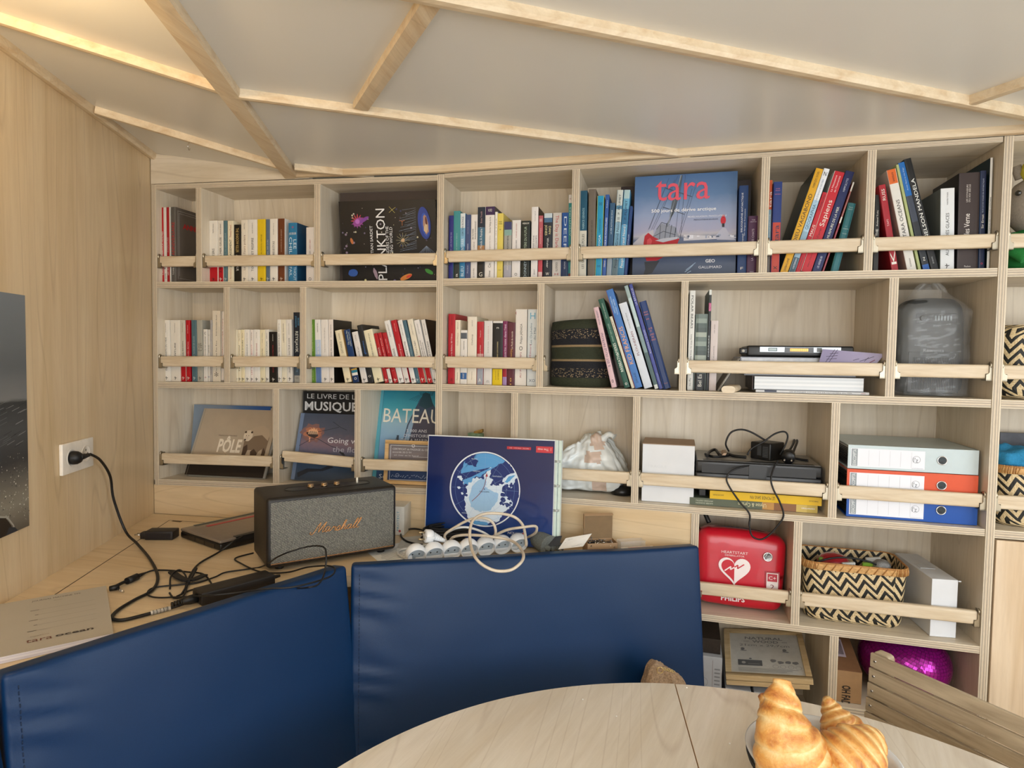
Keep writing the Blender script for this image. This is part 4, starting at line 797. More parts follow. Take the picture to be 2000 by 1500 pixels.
bay('R', 1, 'J', 1330, [
 (95, 182, 412, None, '#b01a2a', 'red paperback with matching cover', dict(txt=[tt('dans les Balkans, Bill Tillman', .36, .72, .22, '#ecd0d0'), tt('DES RUSKY', .84, .97, .1, '#3a0a10'), tt('Editions', .04, .08, .4, '#3a0a10')])),
 (184, 246, 490, None, '#eadfc8', 'narrow cream paperback', dict(txt=[tt('Clotilde d\'Alençois', .6, .8, .3, '#a8706a'), tt('BENOIT', .86, .97, .16, g), tt('Flammarion', .06, .18, .22, g)])),
 (250, 335, 618, None, '#e3dfd8', 'short white pocket book with tiny portrait', dict(bands=[(0, .09, '#e3dfd8'), (.09, .21, '#2a5f9a'), (.21, .84, '#e3dfd8'), (.84, .95, '#5a6068'), (.95, 1, '#e3dfd8')], txt=[tt('Salamanca', .64, .8, .18, k_), tt('POCKET', .11, .2, .24, wh), ('A', k_, .5, .53, .2, 'h')])),
 (340, 457, 447, None, '#e8e0d0', 'broad cream paperback', dict(right='#d8ceb4', txt=[tt('Charloup', .58, .74, .16, g), tt('Flammarion', .07, .19, .1, '#8a7a5a'), tt('RAY POT', .86, .95, .1, g)])),
 (461, 545, 510, None, '#b3232f', 'red paperback with picture at the foot', dict(bands=[(0, .25, '#9aa0ac'), (.25, .49, '#c89a96'), (.49, 1, '#b3232f')], txt=[tt('Thomas Louis', .75, .86, .16, '#f0d0d0'), tt('chiens en hiver', .44, .63, .2, wh), ('A', wh, .04, .1, .4, 'h')])),
 (550, 655, 500, None, '#dedad6', 'pale grey paperback with red dot', dict(txt=[tt('Le ciel du monde', .5, .68, .1, g), tt('Antonin Varenne', .7, .88, .1, '#b0605a'), ('Albin', g, .055, .07, .3, 'h'), ('Michel', g, .035, .05, .4, 'h'), ('.', rd, .9, .95, .1, 'h')])),
 (658, 788, 503, None, '#1d1d1f', 'black paperback with white border and yellow foot', dict(right='#2a2a2a', bands=[(0, .25, '#e2c417'), (.25, .97, '#1d1d1f'), (.97, 1, '#e6e3dc')], txt=[tt('CHUS ADBEBO LEUR DONNERE', .33, .68, .12, '#d8c890'), tt('CURIEUX', .08, .23, .14, '#6a5a10', 'd', .6), tt('VOUS EDITE', .08, .23, .1, '#6a5a10', 'd', .35), ('n', wh, .88, .92, .2, 'h')])),
 (790, 845, 503, None, '#7a2858', 'purple paperback with white handwriting', dict(bands=[(0, .13, '#a084b4'), (.13, .26, '#a01c2c'), (.26, 1, '#7c2a55')], txt=[tt('Marguerite reste dans l\'été', .35, .95, .5, '#e6c8dc')])),
 (846, 945, 520, None, '#5a2430', 'maroon paperback with cream title', dict(txt=[tt('Le Poids du monde', .58, .86, .24, '#e8d8c0', 'u', .6), tt('David Joy', .44, .58, .26, '#e0a84a', 'u', .5), tt('10', .01, .12, .2, '#e0b45a')])),
 (948, 1091, 353, None, '#e9e4dc', 'tall white paperback with black author name', dict(txt=[tt('Philippe JAENADA', .55, .81, .2, '#1b1b1b'), ('O', k_, .46, .52, .3, 'h'), tt('AU PRINTEMPS', .1, .44, .16, '#9c3f46'), ('(', rd, .94, .97, .1, 'h', .04)])),
 (1101, 1229, 353, None, '#dde4e6', 'tall white paperback with pale blue square', dict(txt=[tt('Les Orphelins', .54, .82, .2, '#5c7a8a', 'u', .35), tt('du Mal', .6, .76, .2, '#5c7a8a', 'u', .72), tt('d\'Édouard', .36, .54, .18, '#b86070', 'u', .3), ('H', '#5fb0d0', .87, .96, .5, 'h'), ('XO', '#2a4a6a', .05, .09, .6, 'h')]))],
 'right of the post', 'paperbacks right of the tall post, second row')
bay('R', 1, 'Mm', 1362, [
 (905, 970, 383, 683, '#d9b8bd', 'pale pink book', dict(label='pale pink book leaning beside the striped basket', page=PGW, txt=[tt('IL EST OU LE PATRON?', .26, .68, .46, '#4a2a5c'), tt('MAUDE BENEZIT', .78, .96, .3, '#5a4a6a'), ('o', '#3a2a3a', .06, .12, .4, 'h')])),
 (1062, 1135, 285, 740, '#10503f', 'dark green book', dict(label='dark green book with white stencil capitals leaning left', left='#0c3a2e', txt=[tt('RREBEATH&FIERES', .18, .5, .52, '#dfe8da'), tt('MONT DEVI HIVER', .52, .72, .28, '#9cc0ac'), tt('ESTELLE HOUNEAU', .78, .95, .2, '#b8d0c0'), ('o', wh, .03, .07, .4, 'h')])),
 (1150, 1188, 495, 878, '#d9d2bd', 'thin cream book', dict(label='thin cream book between the green and blue leaning ones', txt=[tt('AUDE PICAULT', .72, .95, .4, g)])),
 (1192, 1288, 175, 833, '#3a74bb', 'bright blue book', dict(label='tall bright blue book with orange block capitals leaning left', left='#a02838', txt=[tt('KID FRANCIS', .24, .62, .56, '#e8a76a'), tt('GREGORY MARDON', .76, .93, .2, '#c0dcf2', 'u', .35), tt('THOMAS VERMER', .74, .9, .2, '#c0dcf2', 'u', .65), tt('DARGAUD', .05, .15, .3, '#16304e')])),
 (1306, 1412, 338, 992, '#d3dae4', 'white book', dict(label='white book with dark red serif capitals leaning left', txt=[tt('PLOUHERAN', .38, .66, .3, '#7a3a44'), tt('MARIA BELVEDE', .7, .88, .12, g)])),
 (1432, 1482, 120, 1058, '#8fa4a8', 'speckled grey-green book', dict(label='tall speckled grey book leaning, left of the thin violet one', bands=[(0, .04, '#d8dcd8'), (.04, .35, '#4a6468'), (.35, .6, '#7f989c'), (.6, .88, '#b9cfd2'), (.88, 1, '#9fb4b4')])),
 (1488, 1535, 103, 1114, '#424c9a', 'thin violet-blue book', dict(label='tallest thin violet-blue book leaning, second row', right='#4a423c', txt=[tt('LA BATAILLE', .8, .96, .5, '#c8cce6'), tt('RODOLPHE LE PATRON', .34, .56, .45, '#c8cce6'), tt('Casterman', .05, .15, .3, '#a8b0d8')])),
 (1540, 1640, 318, 1237, '#16356e', 'thick navy book', dict(label='thick navy hardback with coral lettering, last of the leaning books', right='#101424', hard=True, txt=[('JEAN-LUC', '#d07a72', .87, .885, .6, 'h'), ('FROMENTAL', '#d07a72', .84, .855, .6, 'h'), ('JUILLE', '#d07a72', .79, .805, .4, 'h'), ('LA VIE', '#d07a72', .68, .7, .5, 'h'), ('ET', '#d07a72', .65, .67, .2, 'h'), ('LA MORT', '#d07a72', .61, .63, .6, 'h'), ('DES', '#d07a72', .58, .6, .3, 'h'), ('CORAUX', '#d07a72', .55, .57, .6, 'h'), ('COLLECTIF', '#d07a72', .055, .065, .5, 'h')]))],
 '', 'books leaning left beside the striped basket', off=.045)
bay('R', 1, 'N', 1003, [
 (101, 151, 125, 126, '#dddcd6', 'white book', dict(label='slim white book with tall black POLAR BEARS lettering', txt=[tt('POLAR BEARS', .62, .95, .4, k_, 'd'), tt('Living With the White Bear', .3, .56, .26, g, 'd'), tt('Norbert', .15, .3, .2, g, 'd'), tt('Page One', .04, .12, .3, g, 'd')])),
 (155, 264, 333, 178, '#6f7d78', 'stone-patterned book', dict(label='square stone-patterned book with black foot reading Bel Es', hard=True, bands=[(0, .22, '#1d2022')]+[(.22+i*.06, .22+(i+1)*.06, ['#55625f', '#8d9a92', '#6d7b76', '#a4ada2', '#4d5856'][i % 5]) for i in range(13)], txt=[tt('Bel Es', .05, .21, .32, wh, 'u')])),
 (266, 290, 118, 297, '#26292d', 'thin dark book', dict(label='tall thin dark book with pink band beside POLAR BEARS', left='#3c544f', bands=[(0, .79, '#25282c'), (.79, .87, '#b04a7a'), (.87, .95, '#2a3030'), (.95, 1, '#d8dcd8')], txt=[tt('KILTON', .79, .86, .5, '#f0c0d8', 'u'), tt('DERRIERE', .34, .55, .5, '#c0c8c8')])),
 (293, 357, 393, 315, '#cfc3c0', 'pinkish white book', dict(label='short pinkish-white paperback next to the thin dark book', txt=[tt('L\'ART DES SONS DOUCE', .4, .64, .14, g), tt('MIRE BALEC', .82, .95, .12, g)]))],
 '', 'upright books left of the tablet stack', off=.05)
# ---------------- flat artwork on covers and signs ----------------
def gradmat(name, stops, amt=.08, sc=(4, 4), det=4, rough=.4, axis='Y', coat=0.0):
    if name in _M: return _M[name]
    mt, N, L, P = newmat(name); tc = N.new('ShaderNodeTexCoord'); sp = N.new('ShaderNodeSeparateXYZ'); L.new(tc.outputs['UV'], sp.inputs[0])
    mp = N.new('ShaderNodeMapping'); mp.inputs['Scale'].default_value = (sc[0], sc[1], 1); L.new(tc.outputs['UV'], mp.inputs['Vector'])
    n = noise_node(N, L, 1, mp.outputs[0], det, .6, .4)
    a = N.new('ShaderNodeMath'); a.operation = 'SUBTRACT'; a.inputs[1].default_value = .5; L.new(n.outputs['Fac'], a.inputs[0])
    m_ = N.new('ShaderNodeMath'); m_.operation = 'MULTIPLY_ADD'; m_.inputs[1].default_value = amt*2; L.new(a.outputs[0], m_.inputs[0]); L.new(sp.outputs[axis], m_.inputs[2])
    L.new(ramp(N, L, m_.outputs[0], [(p, lin(c)) for p, c in stops]), P.inputs['Base Color']); P.inputs['Roughness'].default_value = rough
    P.inputs['Coat Weight'].default_value = coat
    _M[name] = mt; return mt
class Art:
    def __init__(s, b, o, ex, ez, w, h, step=.00005):
        s.b, s.o, s.ex, s.ez, s.w, s.h = b, V(o), ex, ez, w, h; s.n = ex.cross(ez).normalized(); s.k = 1; s.st = step
    def P(s, u, v): return s.o+s.ex*(u*s.w)+s.ez*(v*s.h)+s.n*(s.k*s.st)
    def nx(s): s.k += 1
    def _m(s, c): return c if not isinstance(c, str) else ink(c)
    def poly(s, pts, c): s.b.face([s.P(u, v) for u, v in pts], s._m(c), [(u, v) for u, v in pts]); s.nx()
    def rect(s, u0, u1, v0, v1, c): s.poly([(u0, v0), (u1, v0), (u1, v1), (u0, v1)], c)
    def disc(s, u, v, r, c, n=28, rx=1, rz=1, rot=0, jag=0):
        pts = []
        for i in range(n):
            a = 2*pi*i/n; q = 1+jag*(random.random()-.5)*2; x, y = cos(a)*r*rx*q, sin(a)*r*rz*q
            pts.append((u+(x*cos(rot)-y*sin(rot))/s.w, v+(x*sin(rot)+y*cos(rot))/s.h))
        s.poly(pts, c)
    def line(s, pts, t, c):
        q = [V((u*s.w, v*s.h)) for u, v in pts]
        for a, d in zip(q[:-1], q[1:]):
            e = (d-a); 
            if e.length < 1e-6: continue
            e.normalize(); n = V((-e.y, e.x))*t/2
            s.b.face([s.P((p.x)/s.w, (p.y)/s.h) for p in (a-n, d-n, d+n, a+n)], s._m(c))
        s.nx()
    def ring(s, u, v, r, t, c, n=48): s.line([(u+cos(2*pi*i/n)*r/s.w, v+sin(2*pi*i/n)*r/s.h) for i in range(n+1)], t, c)
    def text(s, st, u, v, c, h=None, w=None, rot=0, align='C', bold=0, sq=None):
        """h, w in cover fractions (h of height, w of width) before rotation"""
        ux, uy = s.ex, s.ez
        if rot: ux, uy = s.ex*cos(rot)+s.ez*sin(rot), s.ez*cos(rot)-s.ex*sin(rot)
        hh = h*(s.h if abs(sin(rot)) < .7 else s.w) if h else None; ww = w*(s.w if abs(sin(rot)) < .7 else s.h) if w else None
        s.b.text(st, s.P(u, v), ux, uy, s._m(c), h=hh, w=ww, align=align, bold=bold, sq=sq); s.nx()
def facing(label, side, row, crop, xl, xr, yb, tl, off, lean=None, tk=.02, cover='#333', spine=None, page=None, name='book', cat='book', group=None, z=None, hard=True, hfix=None, parts=True, wscale=1.0):
    """book or board standing face outwards, leaning back by lean (found from the pixel of its top left corner if not given)"""
    pl = front(side, *CP(crop, xl, yb), off); pr = front(side, *CP(crop, xr, yb), off); s0 = (pl.xy-K).dot(dR if side == 'R' else dL)
    fz = (floorz(side, row, s0) if z is None else z)+.0008
    ex = V((pr.x-pl.x, pr.y-pl.y, 0)); w = ex.length*wscale; ex.normalize(); nb = V((-ex.y, ex.x, 0)); o = V((pl.x, pl.y, fz))
    def solve(a):
        ez = nb*sin(a)+Z_*cos(a); n = ex.cross(ez); p = onplane(*CP(crop, *tl), o, n)-o; return p.dot(ex), p.dot(ez), ez
    if lean is None:
        lo, hi = -.3, .75
        for _ in range(40):
            mid = (lo+hi)/2
            if (solve(mid)[0] > 0) == (solve(lo)[0] > 0): lo = mid
            else: hi = mid
        lean = (lo+hi)/2
    _, h, ez = solve(lean)
    if hfix: h = hfix
    ey = nb*cos(lean)-Z_*sin(lean)
    o = o+Z_*(tk*sin(lean) if lean > 0 else 0)
    t = thing(name, label, cat, o, group); b = MB(); tc_ = .0025 if hard else .001
    cm = cov(cover) if isinstance(cover, str) else cover; sm_ = cov(spine) if spine else cm
    P = lambda x, y, zz: o+ex*x+ey*y+ez*zz
    b.face([P(0, 0, 0), P(w, 0, 0), P(w, 0, h), P(0, 0, h)], cm, [(0, 0), (1, 0), (1, 1), (0, 1)])
    b.box(o, ex, ey, ez, 0, w, .0001, tc_, 0, h, sm_); b.box(o, ex, ey, ez, 0, w, tk-tc_, tk, 0, h, sm_); b.box(o, ex, ey, ez, 0, tc_, tc_, tk-tc_, 0, h, sm_)
    art = Art(b, o, ex, ez, w, h)
    def finish():
        b.build('cover', t)
        if parts: q = MB(); q.box(o, ex, ey, ez, tc_, w-.004, tc_, tk-tc_, .004, h-.004, page or PGW); q.build('pages', t)
        return t
    return art, finish, (o, ex, ey, ez, w, h)
rnd = random.Random(3)
# --- black plankton book
bx = facing('dark grey-brown slipcase standing behind the black plankton book', 'L', 0, 'B', 400, 1585, 1355, (390, 290), .118, lean=0.0, tk=.03, cover='#4a403c', hard=True)
bx[1]()
art, fin, _ = facing('large black book with coloured plankton and upright white lettering, third top bay', 'L', 0, 'B', 438, 1592, 1362, (372, 398), .078, lean=-.14, tk=.022, cover='#0d0c10')
def petal(cx, cy, r, a, c, l=3.0): art.disc(cx+cos(a)*r*l*.5/art.w, cy+sin(a)*r*l*.5/art.h, r*.5, c, 12, l, .42, a)
for i in range(90):
    art.k = 1+rnd.random()*.4; art.disc(rnd.uniform(.02, .98), rnd.uniform(.02, .98), rnd.choice([.0008, .0012, .002, .003]), rnd.choice(['#6c6480', '#8e869c', '#2c3262', '#b9b4b0', '#4a4258', '#c9c6a8']), 10)
art.k = 3
for i in range(11): a = .5+i*.52; petal(.19, .76, .010, a, '#b4384c' if a < 3.6 else '#8a3a8c', 2.4)
art.disc(.2, .75, .017, '#8c3f8e', 20, 1.2, .75, .5); art.disc(.26, .775, .012, '#7a3a98', 20, 1.6, .5, .5); art.disc(.19, .755, .008, '#b56ac0', 14)
for u, v in ((.14, .5), (.06, .38), (.06, .46), (.06, .6)): art.disc(u, v, .004, '#8a7a92', 12)
art.disc(.12, .52, .005, '#c0703c', 10, 1, 2.2, .3)
for i in range(26):
    t_ = i/26; art.line([(.80-.0*t_, .9-t_*.5), (.66+.04*sin(i), .86-t_*.5+.02*cos(i*2))], .0005, '#8ea0bc')
for i in range(18): t_ = i/18; art.line([(.9, .45), (.8+.2*t_, .34+.03*sin(i*3))], .0005, '#8ea0bc')
art.disc(.885, .72, .034, '#1f3c96', 36, .62, 1.55, .12); art.disc(.895, .70, .026, '#2a52b4', 36, .5, 1.5, .12)
art.disc(.90, .70, .018, '#b08a78', 30, .5, 1.75, .1, .1); art.disc(.905, .74, .009, '#5a1f1c', 20, .35, 1.7, .1); art.disc(.90, .66, .010, '#d8c09a', 14, .7, 1.4, 0, .2)
for a in range(12): art.line([(.66, .52), (.66+.07*cos(a*.52), .52+.09*sin(a*.52))], .0007, '#c8c49c')
art.disc(.66, .52, .006, '#c9a884', 14, 1, 1, 0, .3)
for a in (.6, 2.3, 3.9, 5.4): art.line([(.56, .885), (.56+.045*cos(a), .885+.05*sin(a))], .001, '#c9c06a')
for a in (.3, 2.8, 4.7): art.line([(.66, .745), (.66+.03*cos(a), .745+.05*sin(a))], .0012, '#c87a4a')
art.disc(.68, .075, .012, '#d8853a', 20, 1.9, .65, .4); art.disc(.71, .085, .007, '#d8402e', 14, 1.5, .6, .4); art.disc(.92, .14, .010, '#3f9a3a', 16, 1.5, .7, -.5, .1); art.disc(.12, .13, .014, '#2a58a8', 18, 1.2, .9, 0, .1)
art.disc(.36, .12, .010, '#a08a98', 16, .6, 1.9, .3, .1); art.disc(.25, .04, .004, '#d8d49a', 12); art.disc(.56, .03, .005, '#6a6490', 12)
art.text('PLANKTON', .435, .47, '#e9e9ea', h=.098, w=.86, rot=pi/2)
art.text('CHRISTIAN SARDET', .335, .46, '#e9e9ea', h=.03, w=.48, rot=pi/2); art.text('WONDERS OF THE', .50, .47, '#e9e9ea', h=.032, w=.44, rot=pi/2); art.text('DRIFTING WORLD', .54, .46, '#e9e9ea', h=.032, w=.44, rot=pi/2)
fin()
# --- big sailing book in front, dark slipcase behind
b2 = facing('very wide dark brown book standing behind the big sailing book', 'R', 0, 'D', 470, 1800, 1240, (440, 345), .155, lean=0.0, tk=.016, cover='#2c1d1a'); b2[1]()
SKY = gradmat('sailing_cover', [(0, '#39465c'), (.18, '#55617a'), (.28, '#596683'), (.36, '#6b7690'), (.40, '#b9b6bd'), (.44, '#a8a8c0'), (.6, '#93a2c2'), (.8, '#5f7fa9'), (1, '#4a6c9a')], .05, (5, 7), 5, rough=.28)
art, fin, fr = facing('large blue sailing book with red title and ship on its cover, fifth top bay', 'R', 0, 'D', 603, 1664, 1252, (630, 248), .052, lean=.10, tk=.020, cover=SKY, spine='#8a1e28', group=None)
art.poly([(0, .33), (.1, .42), (.2, .46), (.2, .30), (0, .2)], '#bdb9c0'); art.poly([(.5, .40), (1, .36), (1, .35), (.5, .34)], '#cbc9cf')
art.poly([(.80, .37), (.84, .42), (.87, .455), (.90, .45), (.94, .38), (1.0, .33), (.82, .34)], '#b8b9c9')
for i in range(26): u = rnd.uniform(.48, .98); art.k = 3+rnd.random(); art.rect(u, u+rnd.uniform(.01, .03), .355+rnd.uniform(0, .03), .36+rnd.uniform(0, .035), rnd.choice(['#e2e2ea', '#5a6478', '#9aa2b8']))
art.k = 5
art.poly([(.19, .38), (.23, .46), (.28, .52), (.33, .50), (.42, .48), (.45, .38), (.36, .30), (.25, .30)], '#8c92a0')
for p in ([(.23, .46), (.28, .53), (.36, .50)], [(.2, .39), (.3, .44), (.42, .40)], [(.26, .32), (.27, .5)], [(.31, .32), (.33, .52)], [(.36, .34), (.38, .5)], [(.41, .37), (.42, .47)]): art.line(p, .0016, '#3d4350')
art.poly([(.105, .33), (.115, .40), (.15, .43), (.2, .39), (.26, .36), (.42, .37), (.46, .365), (.44, .31), (.38, .26), (.30, .18), (.24, .15), (.14, .15), (.115, .22)], '#b3202c')
art.poly([(.13, .22), (.14, .36), (.17, .38), (.19, .35), (.16, .22)], '#cc4a50')
art.poly([(.22, .35), (.3, .33), (.42, .355), (.46, .365), (.44, .38), (.3, .37)], '#b8bcc8')
art.poly([(.12, .14), (.27, .15), (.2, .03), (.11, .0), (.13, .07)], '#30343c')
art.poly([(.32, .48), (.345, .49), (.375, .72), (.46, .99), (.475, .99), (.435, .75), (.40, .62)], '#565e68')
art.poly([(.335, .49), (.35, .5), (.452, .99), (.462, .99)], '#8f98a4')
for a_, c_ in (((.20, .46), (.43, .99)), ((.16, .47), (.34, .97)), ((.15, .46), (.30, .86)), ((.47, .36), (.50, .99)), ((.46, .37), (.60, .86)), ((.44, .36), (.57, .85)), ((.18, .46), (.40, .95)), ((.42, .42), (.47, .99))): art.line([a_, c_], .0007, '#3a4250')
art.line([(.31, .87), (.57, .77)], .0022, '#444c5a'); art.line([(.29, .68), (.50, .60)], .0020, '#444c5a')
art.disc(.875, .525, .0075, '#c32838', 16, 1, 1.7); art.disc(.875, .565, .0045, '#b02030', 12); art.rect(.865, .887, .46, .495, '#26262c')
TC = '#e0566a'
art.text('tara', .475, .873, TC, h=.27, w=.53)
art.text('500 jours de dérive arctique', .49, .645, '#f2f2f4', h=.034, w=.63, bold=.012)
art.text('MICHÈLE AULAGNON / FRANCIS LATREILLE', .72, .572, '#eceef2', h=.017, w=.37); art.text('PRÉFACE ÉTIENNE BOURGOIS', .71, .54, '#444c66', h=.015, w=.23)
art.text('GEO', .76, .135, '#eeeef2', h=.032, w=.09, bold=.02); art.text('GALLIMARD', .76, .075, '#d9dbe2', h=.026, w=.22)
for p in ([(.52, .03), (.56, .06), (.6, .1)], [(.54, .02), (.58, .04)], [(.53, .05), (.62, .12)]): art.line(p, .002, '#93aac2')
fin()
# --- polar bear book and blue one behind
PB = gradmat('ice_sky_cover', [(0, '#7f8fa0'), (.3, '#7c8794'), (.6, '#4f6f96'), (1, '#1c4f92')], .2, (2, 3), 3, axis='X')
art, fin, _ = facing('blue cloudy-sky book peeking out behind the polar bear book', 'L', 2, 'P', 500, 1440, 1225, (765, 320), .130, lean=.12, tk=.010, cover=PB); fin()
art, fin, _ = facing('grey book with a walking polar bear and white title, third-row first bay', 'L', 2, 'P', 440, 1392, 1232, (690, 365), .045, tk=.022, cover='#b3a38d', spine='#8e8778', wscale=1.0)
art.rect(0, 1, 0, .265, '#1d130c'); art.poly([(0, .26)]+[(i/40, .262+rnd.uniform(0, .05)) for i in range(41)]+[(1, .26)], '#21150d')
art.rect(0, .022, .27, 1, '#a89f90'); art.rect(.022, .026, 0, 1, '#8a8070')
art.text('PÔLE', .475, .43, '#e9ddc8', h=.19, w=.30, bold=.03); art.text('FRANÇOIS BERNARD', .42, .575, '#4a3c30', h=.018, w=.24)
bd, bl_, bm_ = '#4c3a2c', '#b8a68e', '#7f6c58'
art.poly([(.66, .27), (.70, .27), (.72, .38), (.77, .38), (.78, .27), (.84, .27), (.86, .36), (.90, .40), (.92, .27), (.95, .27), (.955, .45), (.96, .56), (.93, .68), (.86, .735), (.78, .72), (.73, .70), (.66, .66), (.63, .58), (.65, .50)], bm_)
art.poly([(.70, .5), (.76, .58), (.86, .60), (.95, .52), (.955, .60), (.93, .68), (.86, .735), (.78, .72), (.73, .70), (.68, .67)], bl_)
art.disc(.682, .585, .0185, '#dccdb6', 20, .95, 1.15); art.disc(.665, .545, .009, '#d4c4ae', 14); art.disc(.655, .525, .0035, '#241a14', 10); art.disc(.642, .635, .0042, '#4a3828', 10); art.disc(.722, .635, .0042, '#4a3828', 10)
art.disc(.66, .585, .0016, '#241a14', 8); art.disc(.69, .585, .0016, '#241a14', 8)
art.poly([(.66, .27), (.70, .27), (.72, .38), (.70, .46), (.66, .42)], bd); art.poly([(.775, .27), (.845, .27), (.85, .34), (.80, .40), (.76, .36)], bd); art.poly([(.90, .27), (.95, .27), (.955, .36), (.92, .42)], bd)
fin()
# --- music book, ice book
art, fin, _ = facing('black book titled LE LIVRE DE MUSIQUE standing behind the ice-floe book', 'L', 2, 'Q', 310, 1000, 1215, (375, 152), .128, lean=.03, tk=.018, cover='#0c0b0c')
art.text('LE LIVRE DE LA', .55, .945, '#cfcfcf', h=.058, w=.95); art.text('MUSIQUE', .50, .83, '#d6d6d6', h=.105, w=.93, bold=.02); art.rect(.0, .012, 0, 1, '#3a3a3c'); fin()
ICE = gradmat('drift_ice_cover', [(0, '#26384e'), (.3, '#3d5573'), (.42, '#5a5a72'), (.55, '#7a6470'), (.7, '#4e5468'), (1, '#3d4a60')], .10, (7, 9), 6)
art, fin, _ = facing('dark blue ice-floe book with thin white lettering, third-row second bay', 'L', 2, 'Q', 172, 1015, 1230, (300, 435), .045, tk=.018, cover=ICE, spine='#7c8aa4')
art.rect(0, .055, 0, 1, '#6a7c9a'); art.rect(.055, .062, 0, 1, '#3c4a60')
for r_, c_ in ((.040, '#7c5a58'), (.028, '#a86a50'), (.018, '#cf8a5c')): art.disc(.22, .70, r_, c_, 22, 1.1, .8, 0, .25)
art.poly([(.12, .70), (.18, .73), (.28, .72), (.31, .66), (.26, .62), (.17, .65)], '#3a2c2c'); 
for i in range(9): u = .16+i*.016; art.line([(u, .68), (u+.003, .72+.05*(1-abs(i-4)/5)+rnd.uniform(0, .03))], .0018, '#f2c9a0')
art.disc(.19, .60, .004, '#e8a884', 10, .6, 2); 
for p in ([(.05, .5), (.2, .6), (.3, .62), (.5, .52), (.62, .48)], [(.3, .72), (.42, .75), (.6, .8)], [(.5, .88), (.62, .8), (.72, .76)]): art.line(p, .0018, '#232b38')
art.poly([(.62, .45), (.70, .44), (.76, .36), (.72, .37)], '#1c2431'); art.poly([(.1, .03), (.25, .12), (.45, .14), (.6, .2), (.55, .24), (.42, .17), (.22, .17), (.08, .1)], '#1b2230')
art.text('Going with', .74, .60, '#dfe0e6', h=.085, w=.56); art.text('the flow', .77, .47, '#a9abb8', h=.085, w=.44); fin()
# --- turquoise ship book and framed certificate
SH = gradmat('ship_cover', [(0, '#1c3c66'), (.15, '#3c6ea2'), (.45, '#7fa6c8'), (.62, '#8fb4c8'), (.8, '#3f9fb0'), (1, '#2c8ca4')], .10, (3, 3), 4)
art, fin, _ = facing('turquoise ship book titled BATEAUX with tall white capitals, third-row third bay', 'L', 2, 'Q', 1165, 2060, 1215, (1270, 155), .085, tk=.02, cover=SH, spine='#3d93a8')
art.rect(.0, .05, .0, 1, '#57a6b8'); art.rect(.05, .056, 0, 1, '#2a7488')
art.poly([(.35, .0), (.36, .35), (.42, .62), (.52, .82), (.58, .93), (.70, .93), (.80, .80), (.90, .55), (.94, .3), (.94, 0)], '#34475e')
art.poly([(.50, .62), (.64, .80), (.80, .62), (.86, .3), (.86, 0), (.45, 0), (.46, .35)], '#3a3a4e'); art.poly([(.37, .36), (.44, .62), (.51, .76), (.50, .62), (.44, .36), (.42, .1), (.37, .1)], '#86a4c0'); art.poly([(.9, .36), (.88, .55), (.80, .72), (.82, .56), (.88, .36)], '#7f9fc0')
art.poly([(.56, .84), (.60, .97), (.64, .99), (.70, .97), (.76, .84), (.66, .80)], '#17424e')
for i in range(12): art.line([(.57+i*.015, .95), (.56+i*.017, .985+rnd.uniform(0, .012))], .0016, '#123a46')
for i in range(5): art.line([(.42+i*.03, .90-.006*i), (.55+.01*i, .955-.005*i)], .0012, '#1d5664')
art.line([(.14, .12), (.30, .50)], .0012, '#22384e'); art.rect(.29, .32, .44, .5, '#22384e')
art.text('BATEAUX', .56, .72, '#e9e4d4', h=.165, w=.96); art.text('5 000 ANS', .56, .555, '#c9cdd6', h=.034, w=.28); art.text('D\'HISTOIRE', .56, .50, '#c9cdd6', h=.034, w=.34); art.text('DE LA MARINE', .56, .45, '#c9cdd6', h=.034, w=.42); art.text('Se', .14, .045, '#dfe6ee', h=.05, w=.09)
fin()
FRW = wood('pale_pine_frame', '#d9b27a', '#e2bf8c', '#c99f66', 'x', dens=2.5, knots=False)
CERT = gradmat('certificate_paper', [(0, '#15315c'), (.3, '#1c3a66'), (.45, '#6f6870'), (.7, '#7d7476'), (1, '#6a686e')], .03, (3, 3))
art, fin, (o, ex, ey, ez, w, h) = facing('pine-framed certificate with white drawings in front of the turquoise ship book', 'L', 2, 'Q', 1310, 1990, 1285, (1378, 750), .05, lean=.13, tk=.012, cover=CERT, spine='#c9a06a', name='picture_frame', cat='picture frame', parts=False)
for a in ([(.09, .10), (.95, .10)], [(.09, .88), (.95, .88)], [(.095, .09), (.095, .88)], [(.94, .09), (.94, .88)]): art.line(a, .0018, '#c9ccd2')
art.disc(.5, .885, .006, '#d8d8da', 12); art.disc(.5, .885, .003, '#7a7478', 10)
art.text('CERTIFICAT de PASSAGE du CERCLE', .50, .80, '#d9d9dc', h=.045, w=.74); art.text('accordé 22-2-\'01', .3, .73, '#d9d9dc', h=.04, w=.34); art.text('en mer et le bord', .38, .66, '#c9c9cc', h=.035, w=.44); art.line([(.5, .63), (.92, .635)], .001, '#d9d9dc')
for i in range(22): u = .15+i*.036; art.line([(u, .5+rnd.uniform(-.05, .05)), (u+.03, .52+rnd.uniform(-.05, .05))], .0012, '#c9ccd2')
for i in range(20): u = .13+i*.04; art.line([(u, .17+rnd.uniform(-.03, .05)), (u+.03, .18+rnd.uniform(-.03, .05))], .0012, '#b9c4d6')
art.ring(.24, .2, .006, .001, '#b9c4d6', 16)
t = fin(); b = MB(); fw = .0125
for x0, x1, z0, z1 in ((0, w, 0, fw), (0, w, h-fw, h), (0, fw, fw, h-fw), (w-fw, w, fw, h-fw)): b.box(o, ex, ey, ez, x0, x1, -.008, .003, z0, z1, FRW)
b.build('frame', t, bevel=.001)
